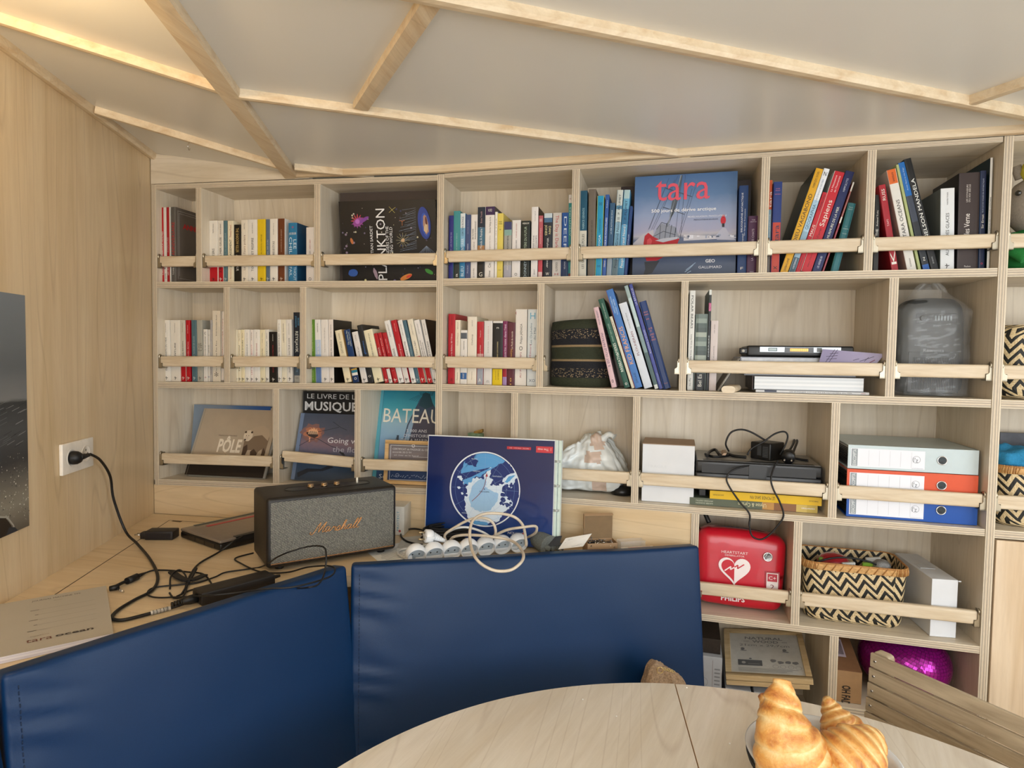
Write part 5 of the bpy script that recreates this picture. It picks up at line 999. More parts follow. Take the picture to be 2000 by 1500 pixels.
# --- map binder propped on the worktop, upside down
NAVY = gradmat('map_cover_navy', [(0, '#1c3f80'), (.3, '#17326e'), (.6, '#15265c'), (1, '#162458')], .25, (3, 3), 4, rough=.22, coat=.3)
bl = atz(829, 1049, COUNTER+.001); br = atz(1093, 1077, COUNTER+.001)+Z_*.0055
exm = (br-bl).normalized(); nm = V((-exm.y, exm.x, 0)).normalized(); LEANM = .10; wm = (br-bl).length*.995
ezm = (nm*sin(LEANM)+Z_*cos(LEANM)); ezm = (ezm-exm*ezm.dot(exm)).normalized(); eym = ezm.cross(exm)
hm = (onplane(844, 849, bl, exm.cross(ezm))-bl).dot(ezm)
t = thing('ring_binder', 'blue laminated polar map binder standing upside down on the worktop', 'map binder', bl)
b = MB(); o = bl
PLC = M('#cfe0d8', .25, name='clear_plastic_edge'); WHB = M('#dde2e4', .4, name='binder_white')
b.face([o+exm*.002, o+exm*(wm*.95), o+exm*(wm*.95)+ezm*(hm-.004), o+exm*.002+ezm*(hm-.004)], NAVY, [(0, 0), (1, 0), (1, 1), (0, 1)])
b.box(o, exm, eym, ezm, 0, wm*.955, .0004, .0025, 0, hm-.0005, WHB); b.box(o, exm, eym, ezm, 0, wm*.975, .0035, .0045, .001, hm-.003, PLC)
art = Art(b, o+exm*.002, exm, ezm, wm*.95, hm-.004); 
mcx, mcy, mr = .468, .51, .134*1.0; mr = wm*.262; art.h = hm-.004
LB, LC, WH2, NV = '#5aa0d8', '#9cc4e6', '#d6e6f4', '#182e70'
art.disc(mcx, mcy, mr, '#e8eef4', 72); art.disc(mcx, mcy, mr*.975, NV, 72)
def mp_(pts, c): art.poly([(mcx+x*mr/art.w, mcy+y*mr/art.h) for x, y in pts], c)
def arcp(a0, a1, r=.97, n=14): return [(r*cos(a0+(a1-a0)*i/n), r*sin(a0+(a1-a0)*i/n)) for i in range(n+1)]
def jag(pts, k=4, amp=.035):
    out = []; q = pts+[pts[0]]
    for (x0, y0), (x1, y1) in zip(q[:-1], q[1:]):
        for j in range(k): t_ = j/k; out.append((x0+(x1-x0)*t_+(rnd.uniform(-amp, amp) if j else 0), y0+(y1-y0)*t_+(rnd.uniform(-amp, amp) if j else 0)))
    return out
mp_(jag([(-.62, .18), (-.5, -.1), (-.56, -.35), (-.55, -.6), (-.42, -.85), (.1, -.9), (.45, -.82), (.62, -.55), (.8, -.4), (.72, -.1), (.82, .2), (.9, .45), (.75, .42), (.5, .15), (.15, .3), (.2, .62), (.1, .55), (-.1, .3), (-.35, .28)], 5), WH2)
mp_(jag([(-.7, .38), (-.62, .7), (-.35, .88)], 4, .02)+arcp(1.85, .95, .965)[::1]+jag([(.5, .72), (.3, .62), (.1, .5), (-.1, .35), (-.3, .30), (-.36, .2), (-.55, .05), (-.65, .2)], 4, .03), LB)
mp_(jag([(-.4, .9), (-.2, .75), (-.25, .60), (-.45, .62), (-.6, .7)], 4, .03), NV)
mp_(jag([(-.05, .33), (.06, .20), (.02, .05), (.18, -.02), (.40, -.1), (.38, -.3), (.2, -.55), (-.1, -.62), (-.38, -.5), (-.44, -.25), (-.36, .05), (-.2, .22)], 4, .015), LC)
mp_(jag([(.15, .12), (.28, .40), (.38, .70), (.6, .74), (.80, .62), (.62, .38), (.48, .22), (.42, .12)], 5, .03), NV)
mp_(jag([(.5, .22), (.62, .4), (.85, .5), (.92, .38), (.7, .3), (.62, .18)], 4, .03), WH2); mp_(jag([(.56, .22), (.68, .38), (.86, .42), (.74, .30), (.64, .2)], 3, .01), LB)
for i in range(46):
    a = rnd.uniform(-.62, .25); r_ = rnd.uniform(.52, .95); x, y = r_*cos(a), r_*sin(a); z_ = rnd.uniform(.03, .075)
    art.k = 9+rnd.random(); mp_([(x+z_*cos(q)*rnd.uniform(.6, 1.4), y+z_*sin(q)*rnd.uniform(.5, 1.2)) for q in (0, 1.1, 2.2, 3.2, 4.2, 5.3)], NV)
art.k = 11
for i in range(14): x, y = -.75+rnd.uniform(0, .25), rnd.uniform(-.2, .3); mp_([(x+.05*cos(q)*rnd.uniform(.5, 1.4), y+.04*sin(q)) for q in (0, 1.2, 2.5, 3.7, 5)], rnd.choice([NV, WH2]))
art.k = 12
mp_(jag([(-.12, .3), (-.05, .38), (-.02, .32), (-.06, .26)], 3, .02), NV); mp_(jag([(-.3, -.98), (.25, -.97), (.1, -.88), (-.25, -.86)], 3, .02), LB); mp_(jag([(.2, -.88), (.45, -.86), (.3, -.97), (.1, -.96)], 3, .02), NV)
for k in range(12): a = k*pi/6; art.line([(mcx, mcy), (mcx+cos(a)*mr*.96/art.w, mcy+sin(a)*mr*.96/art.h)], .0004, '#8fb0d8')
for q in (.35, .62, .85): art.ring(mcx, mcy, mr*q, .0004, '#8fb0d8')
arw = smooth_path([(-.35, -.35, 0), (-.12, -.12, 0), (.0, .1, 0), (.05, .38, 0)], 6)
art.line([(mcx+p.x*mr/art.w, mcy+p.y*mr/art.h) for p in arw], .0016, '#8a3a44'); mp_([(.02, .34), (.055, .44), (.09, .34)], '#a82f38'); art.disc(mcx, mcy, .0016, '#101830', 8)
art.ring(mcx, mcy, mr, .0022, '#e8eef4', 72)
for s_, u, v, c_ in (('NORTH POLE', .0, -.07, '#1a2a50'), ('GREENLAND', .35, .36, WH2), ('SVALBARD', -.24, .47, WH2), ('RUSSIA', -.56, -.68, WH2), ('EUROPE', -.32, .8, WH2), ('ALASKA', .3, -.86, WH2), ('USA', .3, -.92, WH2)): art.text(s_, mcx+u*mr/art.w, mcy+v*mr/art.h, c_, h=.012, rot=pi)
art.rect(.858, .985, .885, .945, '#c93a44'); art.text('|  The map', .92, .915, '#f0dede', h=.022, w=.10, rot=pi)
art.rect(.635, .82, .905, .932, '#b8323e'); art.text('ARCTIC  1998-2021   KM', .73, .918, '#e8c8cc', h=.010, w=.15, rot=pi)
art.text('STATION', .72, .115, '#e4e8f0', h=.026, w=.115, rot=pi); art.text('POLAR', .73, .062, '#e4e8f0', h=.026, w=.09, rot=pi); art.rect(.775, .792, .10, .125, '#c03038')
b.build('map_cover', t)
b = MB(); b.box(o, exm, eym, ezm, .012, wm*.94, .0046, .014, .004, hm-.006, PGW); b.build('pages', t)
b = MB(); b.box(o, exm, eym, ezm, wm*.957, wm*.972, .000, .003, .001, hm-.001, PLC); b.box(o, exm, eym, ezm, wm*.978, wm*.999, .004, .012, .0, hm-.003, PLC); b.box(o, exm, eym, ezm, 0, wm, .0145, .0165, 0, hm-.002, WHB); b.build('back_board', t)
for v in (.10, .345, .57, .795):
    b = MB(); c0 = o+exm*(wm*.972)+ezm*(hm*v)+eym*.004
    b.tube([c0+exm*(.009*cos(a))+eym*(.009*sin(a)) for a in [2*pi*i/14 for i in range(14)]], .0011, CHROME, n=6, closed=True); b.tube([c0+ezm*.004+exm*(.009*cos(a))+eym*(.009*sin(a)) for a in [2*pi*i/14 for i in range(14)]], .0011, CHROME, n=6, closed=True); b.build('binder_ring', t)
# --- poster on the left wall
def onwall(px, py, off=.0): return onplane(px, py, WP(0)+wn_*off, wn_)
PST = gradmat('storm_sea_print', [(0, '#5c564c'), (.12, '#8a8578'), (.3, '#34363a'), (.44, '#484c50'), (.545, '#2f3438'), (.56, '#7a7d80'), (.70, '#5f666c'), (1, '#7a828a')], .035, (4, 16), 8, rough=.45)
pa, pb_, pc_ = onwall(54.5, 1026.5), onwall(53, 578), onwall(0, 1046)
t1 = (pa-WP(0)).dot(wdir); zt, zb_ = pb_.z, pa.z; wdp = .55
b = MB(); q = lambda tt_, z, of: WP(t1+tt_, z, of)
b.hexa([q(0, zb_, .0005), q(wdp, zb_, .0005), q(wdp, zb_, .003), q(0, zb_, .003), q(0, zt, .0005), q(wdp, zt, .0005), q(wdp, zt, .003), q(0, zt, .003)], WHITE)
b.face([q(wdp, zb_, .0032), q(0, zb_, .0032), q(0, zt, .0032), q(wdp, zt, .0032)], PST, [(0, 0), (1, 0), (1, 1), (0, 1)])
art = Art(b, q(wdp, zb_, .0032), -wdir, Z_, wdp, zt-zb_)
for i in range(500):
    u, v = rnd.uniform(.4, 1), rnd.uniform(.03, .33); art.k = 1+rnd.random(); art.disc(u, v, rnd.uniform(.0006, .0022), rnd.choice(['#b9b6ac', '#d8d6cc', '#8f8c84', '#3a3a3a']), 5)
for i in range(60):
    u, v = rnd.uniform(.4, 1), rnd.uniform(.35, .55); art.k = 1+rnd.random(); art.line([(u, v), (u+.05, v+.012)], .001, rnd.choice(['#6a6f72', '#25282b', '#8a8d8f']))
art.k = 4; art.poly([(.70, 0), (.74, .05), (.80, .085), (.84, .075), (.875, .035), (.89, 0)], '#241d18'); art.line([(.74, .05), (.80, .088), (.85, .075), (.89, .03), (.90, 0)], .004, '#a8a49a'); art.poly([(.84, 0), (.86, .03), (.9, .02), (.92, 0)], '#2c323a')
art.poly([(.76, .86), (.80, .855), (.80, .92), (.77, .935), (.75, .93)], '#c9c6be'); art.poly([(.74, .78), (.80, .80), (.80, .86), (.74, .86)], '#2a2826'); art.line([(.78, .86), (.79, .70), (.80, .66)], .003, '#4a4a4a'); art.line([(.78, .70), (.80, .66), (.795, .64), (.77, .65)], .002, '#2a2826')
o = b.build('poster', base=q(0, zb_, .001)); tag(o, 'grey stormy-sea photo print pinned flat on the left wooden wall', 'poster')
# ---------------- things on the shelves ----------------
def weave(name, c1, c2, per=.046, pitch=.027, amp=.030, vert=False):
    if name in _M: return _M[name]
    mt, N, L, P = newmat(name); tc = N.new('ShaderNodeTexCoord'); sp = N.new('ShaderNodeSeparateXYZ'); L.new(tc.outputs['UV'], sp.inputs[0])
    def mth(op, a, b=None, c=None):
        m = N.new('ShaderNodeMath'); m.operation = op
        for i, x in enumerate((a, b, c)):
            if x is None: continue
            if isinstance(x, (int, float)): m.inputs[i].default_value = x
            else: L.new(x, m.inputs[i])
        return m.outputs[0]
    u, v = sp.outputs['X'], sp.outputs['Y']
    tri = mth('PINGPONG', u, per/2); zz = mth('MULTIPLY_ADD', tri, amp*2/per, v)
    ban = mth('FRACT', mth('MULTIPLY', zz, 1/pitch)); blk = mth('GREATER_THAN', ban, .52)
    n = noise_node(N, L, 260, None, 2); L.new(tc.outputs['UV'], n.inputs['Vector'])
    cream = ramp(N, L, n.outputs['Fac'], [(.3, lin('#b99a68')), (.55, lin('#dcc79c')), (.8, lin('#e6d6b2'))])
    mx = N.new('ShaderNodeMix'); mx.data_type = 'RGBA'; L.new(blk, mx.inputs[0]); L.new(cream, mx.inputs[6]); mx.inputs[7].default_value = lin('#14140f')
    L.new(mx.outputs[2], P.inputs['Base Color']); P.inputs['Roughness'].default_value = .6
    e = mth('ABSOLUTE', mth('SUBTRACT', mth('FRACT', mth('MULTIPLY', zz, 2/pitch)), .5)); st = mth('ABSOLUTE', mth('SUBTRACT', mth('FRACT', mth('MULTIPLY', u, 4/per)), .5))
    hh = mth('MAXIMUM', e, st)
    bp = N.new('ShaderNodeBump'); bp.inputs['Strength'].default_value = .6; bp.inputs['Distance'].default_value = .002; bp.invert = True; L.new(hh, bp.inputs['Height']); L.new(bp.outputs['Normal'], P.inputs['Normal'])
    _M[name] = mt; return mt
WEAVE = weave('zigzag_palm_weave', 0, 0)
RATT = M('#a8743c', .55, var=.25, scale=200, name='rattan_binding')
def basket(label, c, ax, ay, w, d, h, rc=.05, rim=True, closed=False, group='zigzag woven palm baskets', taper=.94, mat=None):
    """rounded rectangular basket; c: centre of base; ax, ay: unit plan axes"""
    t = thing('woven_basket', label, 'basket', c, group)
    def outline(s, inset=0, n=10):
        W, D, R = w/2*s-inset, d/2*s-inset, max(rc-inset, .01); pts = []
        for cx, cy, a0 in ((W-R, -D+R, -90), (W-R, D-R, 0), (-W+R, D-R, 90), (-W+R, -D+R, 180)):
            for k in range(n+1): a = radians(a0+90*k/n); pts.append((cx+cos(a)*R, cy+sin(a)*R))
        # subdivide straight runs
        out = []
        for i, p in enumerate(pts):
            q = pts[(i+1) % len(pts)]; out.append(p); NS = 6 if i % (n+1) == n else 0
            for j in range(1, NS+1): out.append((p[0]+(q[0]-p[0])*j/(NS+1), p[1]+(q[1]-p[1])*j/(NS+1)))
        return out
    prof = [(taper*.93, .0), (taper*.98, .006), (taper, .018)]+[(taper+(1-taper)*k/5, h*(.15+.85*k/5)) for k in range(1, 6)]
    if closed: prof = [(.90, 0), (.97, .008), (1.0, .03), (1.01, h*.5), (1.0, h-.03), (.97, h-.010), (.90, h)]
    b = MB(); vs = []; uv = []; rings = []
    for s, z in prof:
        o_ = outline(s); L = 0; ring = []
        for i, p in enumerate(o_+[o_[0]]):
            if i: L += hypot(p[0]-o_[i-1][0], p[1]-o_[i-1][1])
            ring.append(len(vs)); vs.append(V(c)+ax*p[0]+ay*p[1]+Z_*z); uv.append((L, z))
        rings.append(ring)
    fs = [[rings[k][i], rings[k][i+1], rings[k+1][i+1], rings[k+1][i]] for k in range(len(rings)-1) for i in range(len(rings[0])-1)]
    b.mesh(vs, fs, mat or WEAVE, True, uv)
    bot = outline(prof[0][0]); b.face([V(c)+ax*p[0]+ay*p[1]+Z_*prof[0][1] for p in bot][::-1], mat or WEAVE, [(p[0], p[1]) for p in bot])
    if closed: top = outline(prof[-1][0]); b.face([V(c)+ax*p[0]+ay*p[1]+Z_*h for p in top], mat or WEAVE, [(p[0], p[1]) for p in top])
    else:
        vs = []; uv = []; rings = []
        for s, z in prof[::-1]:
            o_ = outline(s, .004); ring = []; L = 0
            for i, p in enumerate(o_+[o_[0]]):
                if i: L += hypot(p[0]-o_[i-1][0], p[1]-o_[i-1][1])
                ring.append(len(vs)); vs.append(V(c)+ax*p[0]+ay*p[1]+Z_*max(z, .004)); uv.append((L, z))
            rings.append(ring)
        fs = [[rings[k][i], rings[k][i+1], rings[k+1][i+1], rings[k+1][i]] for k in range(len(rings)-1) for i in range(len(rings[0])-1)]
        b.mesh(vs, fs, mat or WEAVE, True, uv)
        b.face([V(c)+ax*p[0]+ay*p[1]+Z_*.004 for p in outline(prof[0][0], .004)], mat or WEAVE)
    b.build('basket_body', t)
    if rim and not closed:
        b = MB(); o_ = outline(1.0); cen = [V(c)+ax*p[0]+ay*p[1] for p in o_]
        b.tube([p+Z_*(h-.001) for p in cen], .0032, RATT, n=6, closed=True); b.tube([p+Z_*(h-.016) for p in cen], .0030, M('#c79a5e', .5, var=.2, scale=150), n=6, closed=True)
        vb = []; nc = len(cen); M2 = V(c)
        for zz in (h-.020, h+.001):
            for p in cen: vb.append(p+(p-M2).normalized()*.0026+Z_*zz)
        b.mesh(vb, [[i, (i+1) % nc, nc+(i+1) % nc, nc+i] for i in range(nc)], M('#c79a5e', .5, var=.2, scale=150), True)
        tot = smooth_path(cen, 4, True); n = len(tot); up = 0; acc = 0
        for i in range(0, n, 3):
            p = tot[i]; q = tot[(i+2) % n]; dd = (q-p); nn = V((dd.y, -dd.x, 0)).normalized()
            b.tube([p+nn*.0036+Z_*(h-.019), (p+q)/2+nn*.0042+Z_*(h-.009), q+nn*.001+Z_*(h+.0025)], .0013, RATT if (i//3) % 3 else M('#c79a5e', .5, var=.2, scale=150), n=5)
        b.build('rattan_rim', t)
    return t
# zigzag basket on the fourth shelf
def frontal(side, crop, x, y, off): return front(side, *CP(crop, x, y), off)
zf = RZ[4]+.001
pL, pR = frontal('R', 'W', 715, 640, .045), frontal('R', 'W', 1395, 700, .045); wB = (pR-pL).length; cb = (pL+pR)/2; pT = frontal('R', 'W', 1050, 345, .045)
axR = V((dR.x, dR.y, 0)); ayR = V((nR.x, nR.y, 0)); hB = (frontal('R', 'W', 1050, 350, .04).z-zf)
basket('open zigzag black and cream basket on the lower shelf, filled with odds and ends', flat(cb, zf)+ayR*.088, axR, ayR, wB, .172, hB, rc=.035)
# contents
cc = flat(cb, zf)+ayR*.088
b = MB(); b.lathe(cc+axR*-.042+Z_*(hB-.052)+ayR*.0, [(.0, .06), (.018, .0585), (.034, .052), (.044, .04), (.047, .02), (.044, .0), (.03, -.01)], M('#a3202c', .25, coat=.5, name='red_shiny_plastic'), 28)
tag(b.build('ball', base=cc+axR*-.042+Z_*(hB-.05)), 'shiny dark red round toy poking out of the zigzag basket', 'toy')
b = MB(); p0 = cc+axR*.078+ayR*-.03+Z_*(hB-.02)
b.lathe(p0, [(.0, .03), (.014, .027), (.023, .018), (.026, .005), (.023, -.008), (.016, -.018)], M('#a9abad', .3, .8, var=.4, scale=900, bump=.8, name='wire_mesh_metal'), 24)
b.tube([p0-Z_*.018, p0-Z_*.07+axR*.01], .013, BLACK, n=12); tag(b.build('microphone', base=p0), 'silver mesh-headed microphone poking out of the zigzag basket', 'microphone')
b = MB(); b.tube(smooth_path([cc+axR*-.10+Z_*(hB-.01)+ayR*-.05, cc+axR*-.05+Z_*(hB+.006)+ayR*-.045, cc+axR*.0+Z_*(hB+.010)+ayR*-.045, cc+axR*.05+Z_*(hB+.002)+ayR*-.045, cc+axR*.07+Z_*(hB-.010)+ayR*-.04], 6), .0028, RUBBER); tag(b.build('cable', base=cc+Z_*hB), 'black cable lying across the top of the zigzag basket', 'cable')
for i, (x, y, c_, wd_) in enumerate(((-.085, -.02, '#7fa03a', .05), (.028, -.035, '#8fc23a', .05), (-.03, -.055, '#dfe4e4', .035), (.05, .02, '#d8d8d4', .04))):
    b = MB(); o = cc+axR*x+ayR*y+Z_*(hB-.075); b.box(o, (axR+Z_*.15).normalized(), ayR, Z_, 0, wd_, 0, .012, 0, .07, M(c_, .5)); tag(b.build('packet', base=o, bevel=.002), ['olive green packet at the left inside the zigzag basket', 'bright green packet beside the microphone in the zigzag basket', 'white paper packet in front of the red toy in the basket', 'pale packet behind the microphone in the zigzag basket'][i], 'packet', 'packets in the zigzag basket')
b = MB(); o = cc+Z_*.006; b.box(o, axR, ayR, Z_, -.10, .10, -.06, .06, 0, hB-.085, M('#4a4640', .8)); 
# white carton right of it
def carton(label, BLx, y0, BRx, TLy, crop, off, depth, side='R', z=None, mat=None, cat='box', lidw=.0, rot=0.0, name='carton', row=None, h=None, grp=None):
    pl, pr = frontal(side, crop, BLx, y0, off), frontal(side, crop, BRx, y0, off); w = (pr-pl).xy.length; hh = h or frontal(side, crop, BLx, TLy, off).z-z
    ex = V((cos(rot), sin(rot), 0)); ey = V((-sin(rot), cos(rot), 0)); o = V((pl.x, pl.y, z+.0008))
    t = thing(name, label, cat, o, grp); b = MB(); b.box(o, ex, ey, Z_, 0, w, 0, depth, 0, hh, mat or M('#dfe1e2', .6, var=.02, name='white_card')); b.build('box_body', t, bevel=.0012)
    return t, o, ex, ey, w, hh
CARD = M('#dcdfe3', .55, var=.03, scale=12, name='white_card')
t, o, ex, ey, w, hh = carton('narrow white carton standing right of the zigzag basket', 1530, 735, 1705, 428, 'W', .03, .235, z=RZ[4], mat=CARD, rot=.07)
b = MB(); b.box(o, ex, ey, Z_, w+.0002, w+.007, -.001, .0005, hh-.004, hh-.001, CARD); b.box(o, ex, ey, Z_, .01, w*.75, .09, .13, hh+.0005, hh+.0015, M('#cfd3d8', .4)); b.build('flap', t)
# red defibrillator case
DRED = M('#c4122a', .32, var=.03, coat=.2, name='red_moulded_plastic'); zf = RZ[4]+.001
pl, pr = frontal('R', 'W', 30, 600, .045), frontal('R', 'W', 600, 600, .045); w = (pr-pl).xy.length; pt = frontal('R', 'W', 350, 150, .045); h = pt.z-zf
pl = V((pl.x, pl.y, zf)); exd = axR; t = thing('defibrillator_case', 'red moulded defibrillator case with white heart emblem on the lower shelf', 'medical case', pl)
lean = .10; ezd = (Z_*cos(lean)+ayR*sin(lean)); eyd = (ayR*cos(lean)-Z_*sin(lean)); od = pl+Z_*.10*sin(lean)*.9
def dfn(p, n):
    u = p.x/w; v = p.z/h; q = V((0, 0, 0))
    q.z += (-.016*(abs(u-.35)/.65)**2 if v > .5 else 0)+(.012*(max(0, .5-u))*1.0 if v < .5 else 0)
    if p.y < .03: q.y -= .004*(1-(2*u-1)**4)*(1-(2*v-1)**4)
    q.x += (.012*(v-.5) if u > .5 else 0)
    return q
b = MB(); rbox(b, od, exd, eyd, ezd, w, .10, h, .030, DRED, n=(18, 4, 14), fn=dfn, seg=6); b.build('case_shell', t)
b = MB(); pth = []
for i in range(60):
    a = 2*pi*i/60; x, z = cos(a), sin(a); k = (abs(x)**5+abs(z)**5)**(-.2); pth.append(od+exd*(w/2+x*k*(w/2+.0005))+eyd*.050+ezd*(h/2+z*k*(h/2+.0005)-(.016*(abs(.5+x*k*.5-.35)/.65)**2 if z > 0 else 0)))
b.tube(pth, .0022, BLACK, n=6, closed=True); b.build('zipper', t)
def D(u, v, of=.0062): return od+exd*(u*w)+ezd*(v*h)-eyd*of
b = MB(); art = Art(b, D(0, 0), exd, ezd, w, h)
art.text('HEARTSTART', .43, .715, '#eed8d8', h=.035, w=.30); art.text('DEFIBRILLATOR', .43, .675, '#eed8d8', h=.022, w=.22)
def heart(cx, cy, s):
    return [(cx+s*16*sin(a)**3/17/art.w, cy+s*(13*cos(a)-5*cos(2*a)-2*cos(3*a)-cos(4*a))/17/art.h) for a in [2*pi*i/48 for i in range(48)]]
art.poly(heart(.43, .50, .048), '#f0e6e6'); inner = heart(.43, .50, .0395); art.poly([p for p in inner if p[0] <= .4301], '#c4122a')
art.line([(.32, .475), (.39, .535), (.385, .495), (.435, .53)], .0034, '#f0e6e6'); art.line([(.43, .53), (.47, .56), (.465, .515), (.54, .575)], .0034, '#c4122a')
art.text('PHILIPS', .42, .13, '#f0e6e6', h=.062, w=.27, bold=.03)
b.build('emblem', t)
b = MB(); c0 = D(.80, .70, .004); b.lathe(c0, [(.014, -.004), (.0135, .0055), (.0115, .0065), (.0105, .005)], CHROME, 24, axis=-eyd); b.lathe(c0, [(.0105, .005), (.010, .004), (.0, .004)], BLACK, 24, axis=-eyd); b.build('lock_ring', t)
b = MB(); pc = D(.855, .405, .0048); b.box(pc, exd, eyd, ezd, -.020, .020, -.0012, .004, -.042, .026, M('#a00f22', .3)); b.box(pc, exd, eyd, ezd, -.016, .016, -.0022, -.001, -.036, .022, M('#e8e2e0', .3)); 
art = Art(b, pc-eyd*.0024-exd*.016-ezd*.036, exd, ezd, .032, .058); art.rect(.08, .92, .58, .96, '#b8283c'); art.text('C+', .5, .76, '#f0e8e8', h=.18, w=.62); art.text('2', .5, .32, '#7a1c2a', h=.24, w=.34); b.build('service_label', t)
b = MB(); p = od+exd*.0-ezd*0+eyd*.05; hp = smooth_path([od+exd*.005+eyd*.06+ezd*(h*.88), od+exd*-.006+eyd*.075+ezd*(h*1.12), od+exd*.01+eyd*.08+ezd*(h*1.22), od+exd*.035+eyd*.07+ezd*(h*1.02)], 6); b.tube(hp, .007, BLACK, n=8); b.build('handle', t)
# three lever-arch files
def lever_file(label, col, zb, ya, dxr, grp):
    pl, pr = frontal('R', 'U', *ya[0], .03), frontal('R', 'U', *ya[1], .03); w = .318; th = ya[2]
    o = V((pl.x, pl.y, zb)); ex = V((cos(dxr), sin(dxr), 0)); ey = V((-ex.y, ex.x, 0)); w = (pr-pl).xy.length
    t = thing('lever_arch_file', label, 'file', o, grp); b = MB(); cm = M(col, .35, var=.02, name='file_cover_'+col[1:]); dp = .27
    b.box(o, ex, ey, Z_, 0, w, 0, .0025, 0, th, cm); b.box(o, ex, ey, Z_, 0, w, .0025, dp, 0, .0024, cm); b.box(o, ex, ey, Z_, 0, w, .0025, dp, th-.0024, th, cm); b.build('cover', t, bevel=.0008)
    b = MB(); b.box(o, ex, ey, Z_, .012, w-.012, .02, dp-.02, .008, th-.01, PGW)
    for k in range(10): b.box(o, ex, ey, Z_, .004+.0005*k, .011, .018, dp-.03, .008+k*(th-.02)/10, .0095+k*(th-.02)/10, M('#3a3c3c', .6))
    b.build('papers', t)
    b = MB(); c0 = o+ex*(w*.73)+Z_*(th*.52)-ey*.0006
    b.lathe(c0, [(.0125, 0), (.0125, .0012), (.0112, .0018), (.0100, .001), (.0098, -.001)], CHROME, 28, axis=-ey); b.lathe(c0, [(.0098, .0004), (0, .0004)], M('#2b343a', .3, name='hole_dark'), 28, axis=-ey, caps=False)
    b.box(c0-ey*.0006, ex, ey, Z_, -.007, .002, 0, .0002, -.006, -.003, BLACK); b.build('finger_ring', t)
    b = MB(); art = Art(b, o-ey*.0003, ex, Z_, w, th)
    art.rect(.022, .60, .10, .86, '#e9ecf4'); art.rect(.028, .077, .12, .84, '#8f989e'); art.text('EXACOMPTA', .053, .48, '#e8ecee', h=.030, w=.66, rot=pi/2)
    for k in range(5): art.rect(.165+k*.083, .1662+k*.083, .16, .80, '#a9acb4')
    art.ring(.535, .5, .0095, .0008, '#8a8f96', 20); art.text('l\'z', .53, .48, '#7a8088', h=.20, w=.035); art.text('EXACOMPTA MADE IN FRANCE', .545, .135, '#9aa0a8', h=.03, w=.09)
    b.build('spine_label', t); return t
zf = RZ[3]+.001; G3 = 'lever-arch files stacked flat'
lever_file('blue lever-arch file, bottom of the stack of three', '#0d4fa8', zf, ((262, 1120), (1545, 1200), .0665), -.035, G3)
lever_file('orange lever-arch file, middle of the stack of three', '#d8532a', zf+.068, ((268, 820), (1552, 915), .0665), -.035, G3)
lever_file('white lever-arch file, top of the stack of three', '#c3d2d6', zf+.136, ((280, 570), (1560, 640), .0665), -.035, G3)
# ---- white box, laptop, books and adapter, third row
t, o, ex, ey, w, hh = carton('white cardboard box with brown lid left of the black laptop', 112, 912, 608, 425, 'T', .035, .155, z=RZ[3], mat=CARD, rot=-.03)
b = MB(); BRN = M('#a88e76', .7, name='brown_card'); b.box(o, ex, ey, Z_, -.001, w+.001, -.001, .150, hh+.0004, hh+.002, BRN); b.box(o, ex, ey, (Z_+ex*.6).normalized(), w-.012, w-.003, .01, .08, hh+.001, hh+.009, BRN); b.build('lid', t)
b = MB(); art = Art(b, o-ey*.0004, ex, Z_, w, hh); art.text('FRAGILE', .30, .62, '#d4d8dc', h=.05, w=.35); b.build('faint_print', t)
# two books lying flat
def flat_book(label, crop, xl, xr, yb, ztop_, z0, col, side='R', off=.035, depth=.19, rot=-.035, txt=(), bands=None, dist=.0):
    pl, pr = frontal(side, crop, *xl, off), frontal(side, crop, *xr, off); w = (pr-pl).xy.length
    o = V((pl.x, pl.y, z0)); ex = V((cos(rot), sin(rot), 0)); ey = V((-ex.y, ex.x, 0)); th = ztop_
    t = thing('book', label, 'book', o, None); b = MB(); c = cov(col)
    if bands:
        for a, d, cc_ in bands: b.box(o, ex, ey, Z_, a*w, d*w, 0, .002, 0, th, cov(cc_))
    else: b.box(o, ex, ey, Z_, 0, w, 0, .002, 0, th, c)
    b.box(o, ex, ey, Z_, 0, w, .002, depth, 0, .002, c); b.box(o, ex, ey, Z_, 0, w, .002, depth, th-.002, th, c)
    art = Art(b, o-ey*.0002, ex, Z_, w, th)
    for s_, u, v, cc_, h_, w_, r_ in txt: art.text(s_, u, v, cc_, h=h_, w=w_, rot=r_)
    b.build('cover', t); b = MB(); b.box(o, ex, ey, Z_, .003, w-.003, .002, depth-.003, .002, th-.002, PGW); b.build('pages', t); return t
zf = RZ[3]+.001
flat_book('mottled green and ochre book lying flat under the yellow one', 'T', (570, 1000), (1790, 1078), 0, .0215, zf, '#56604e', txt=(('Ulysse & Cyrano', .50, .5, '#d8d2a8', .55, .22, pi), ('casterman', .93, .5, '#e8e8e8', .3, .10, pi), ('ANTOINE CRISTAU', .12, .62, '#c8ccb8', .2, .14, pi), ('XAVIER DORISON', .12, .3, '#c8ccb8', .2, .14, pi)), bands=[(0, .58, '#5a6250'), (.58, .67, '#b98a4a'), (.67, .84, '#8a5f3c'), (.84, .92, '#c9b060'), (.92, 1, '#b8a04a')], rot=-.03)
flat_book('bright yellow book lying flat under the black laptop', 'T', (762, 938), (1830, 1000), 0, .0240, zf+.0222, '#e0b60c', txt=(('LE MONDE SANS FIN', .48, .5, '#2a2410', .42, .22, pi), ('JANCOVICI BLAIN', .08, .5, '#5a4a10', .2, .10, pi), ('DARGAUD', .93, .5, '#5a4a10', .2, .08, pi)), rot=-.03, off=.033)
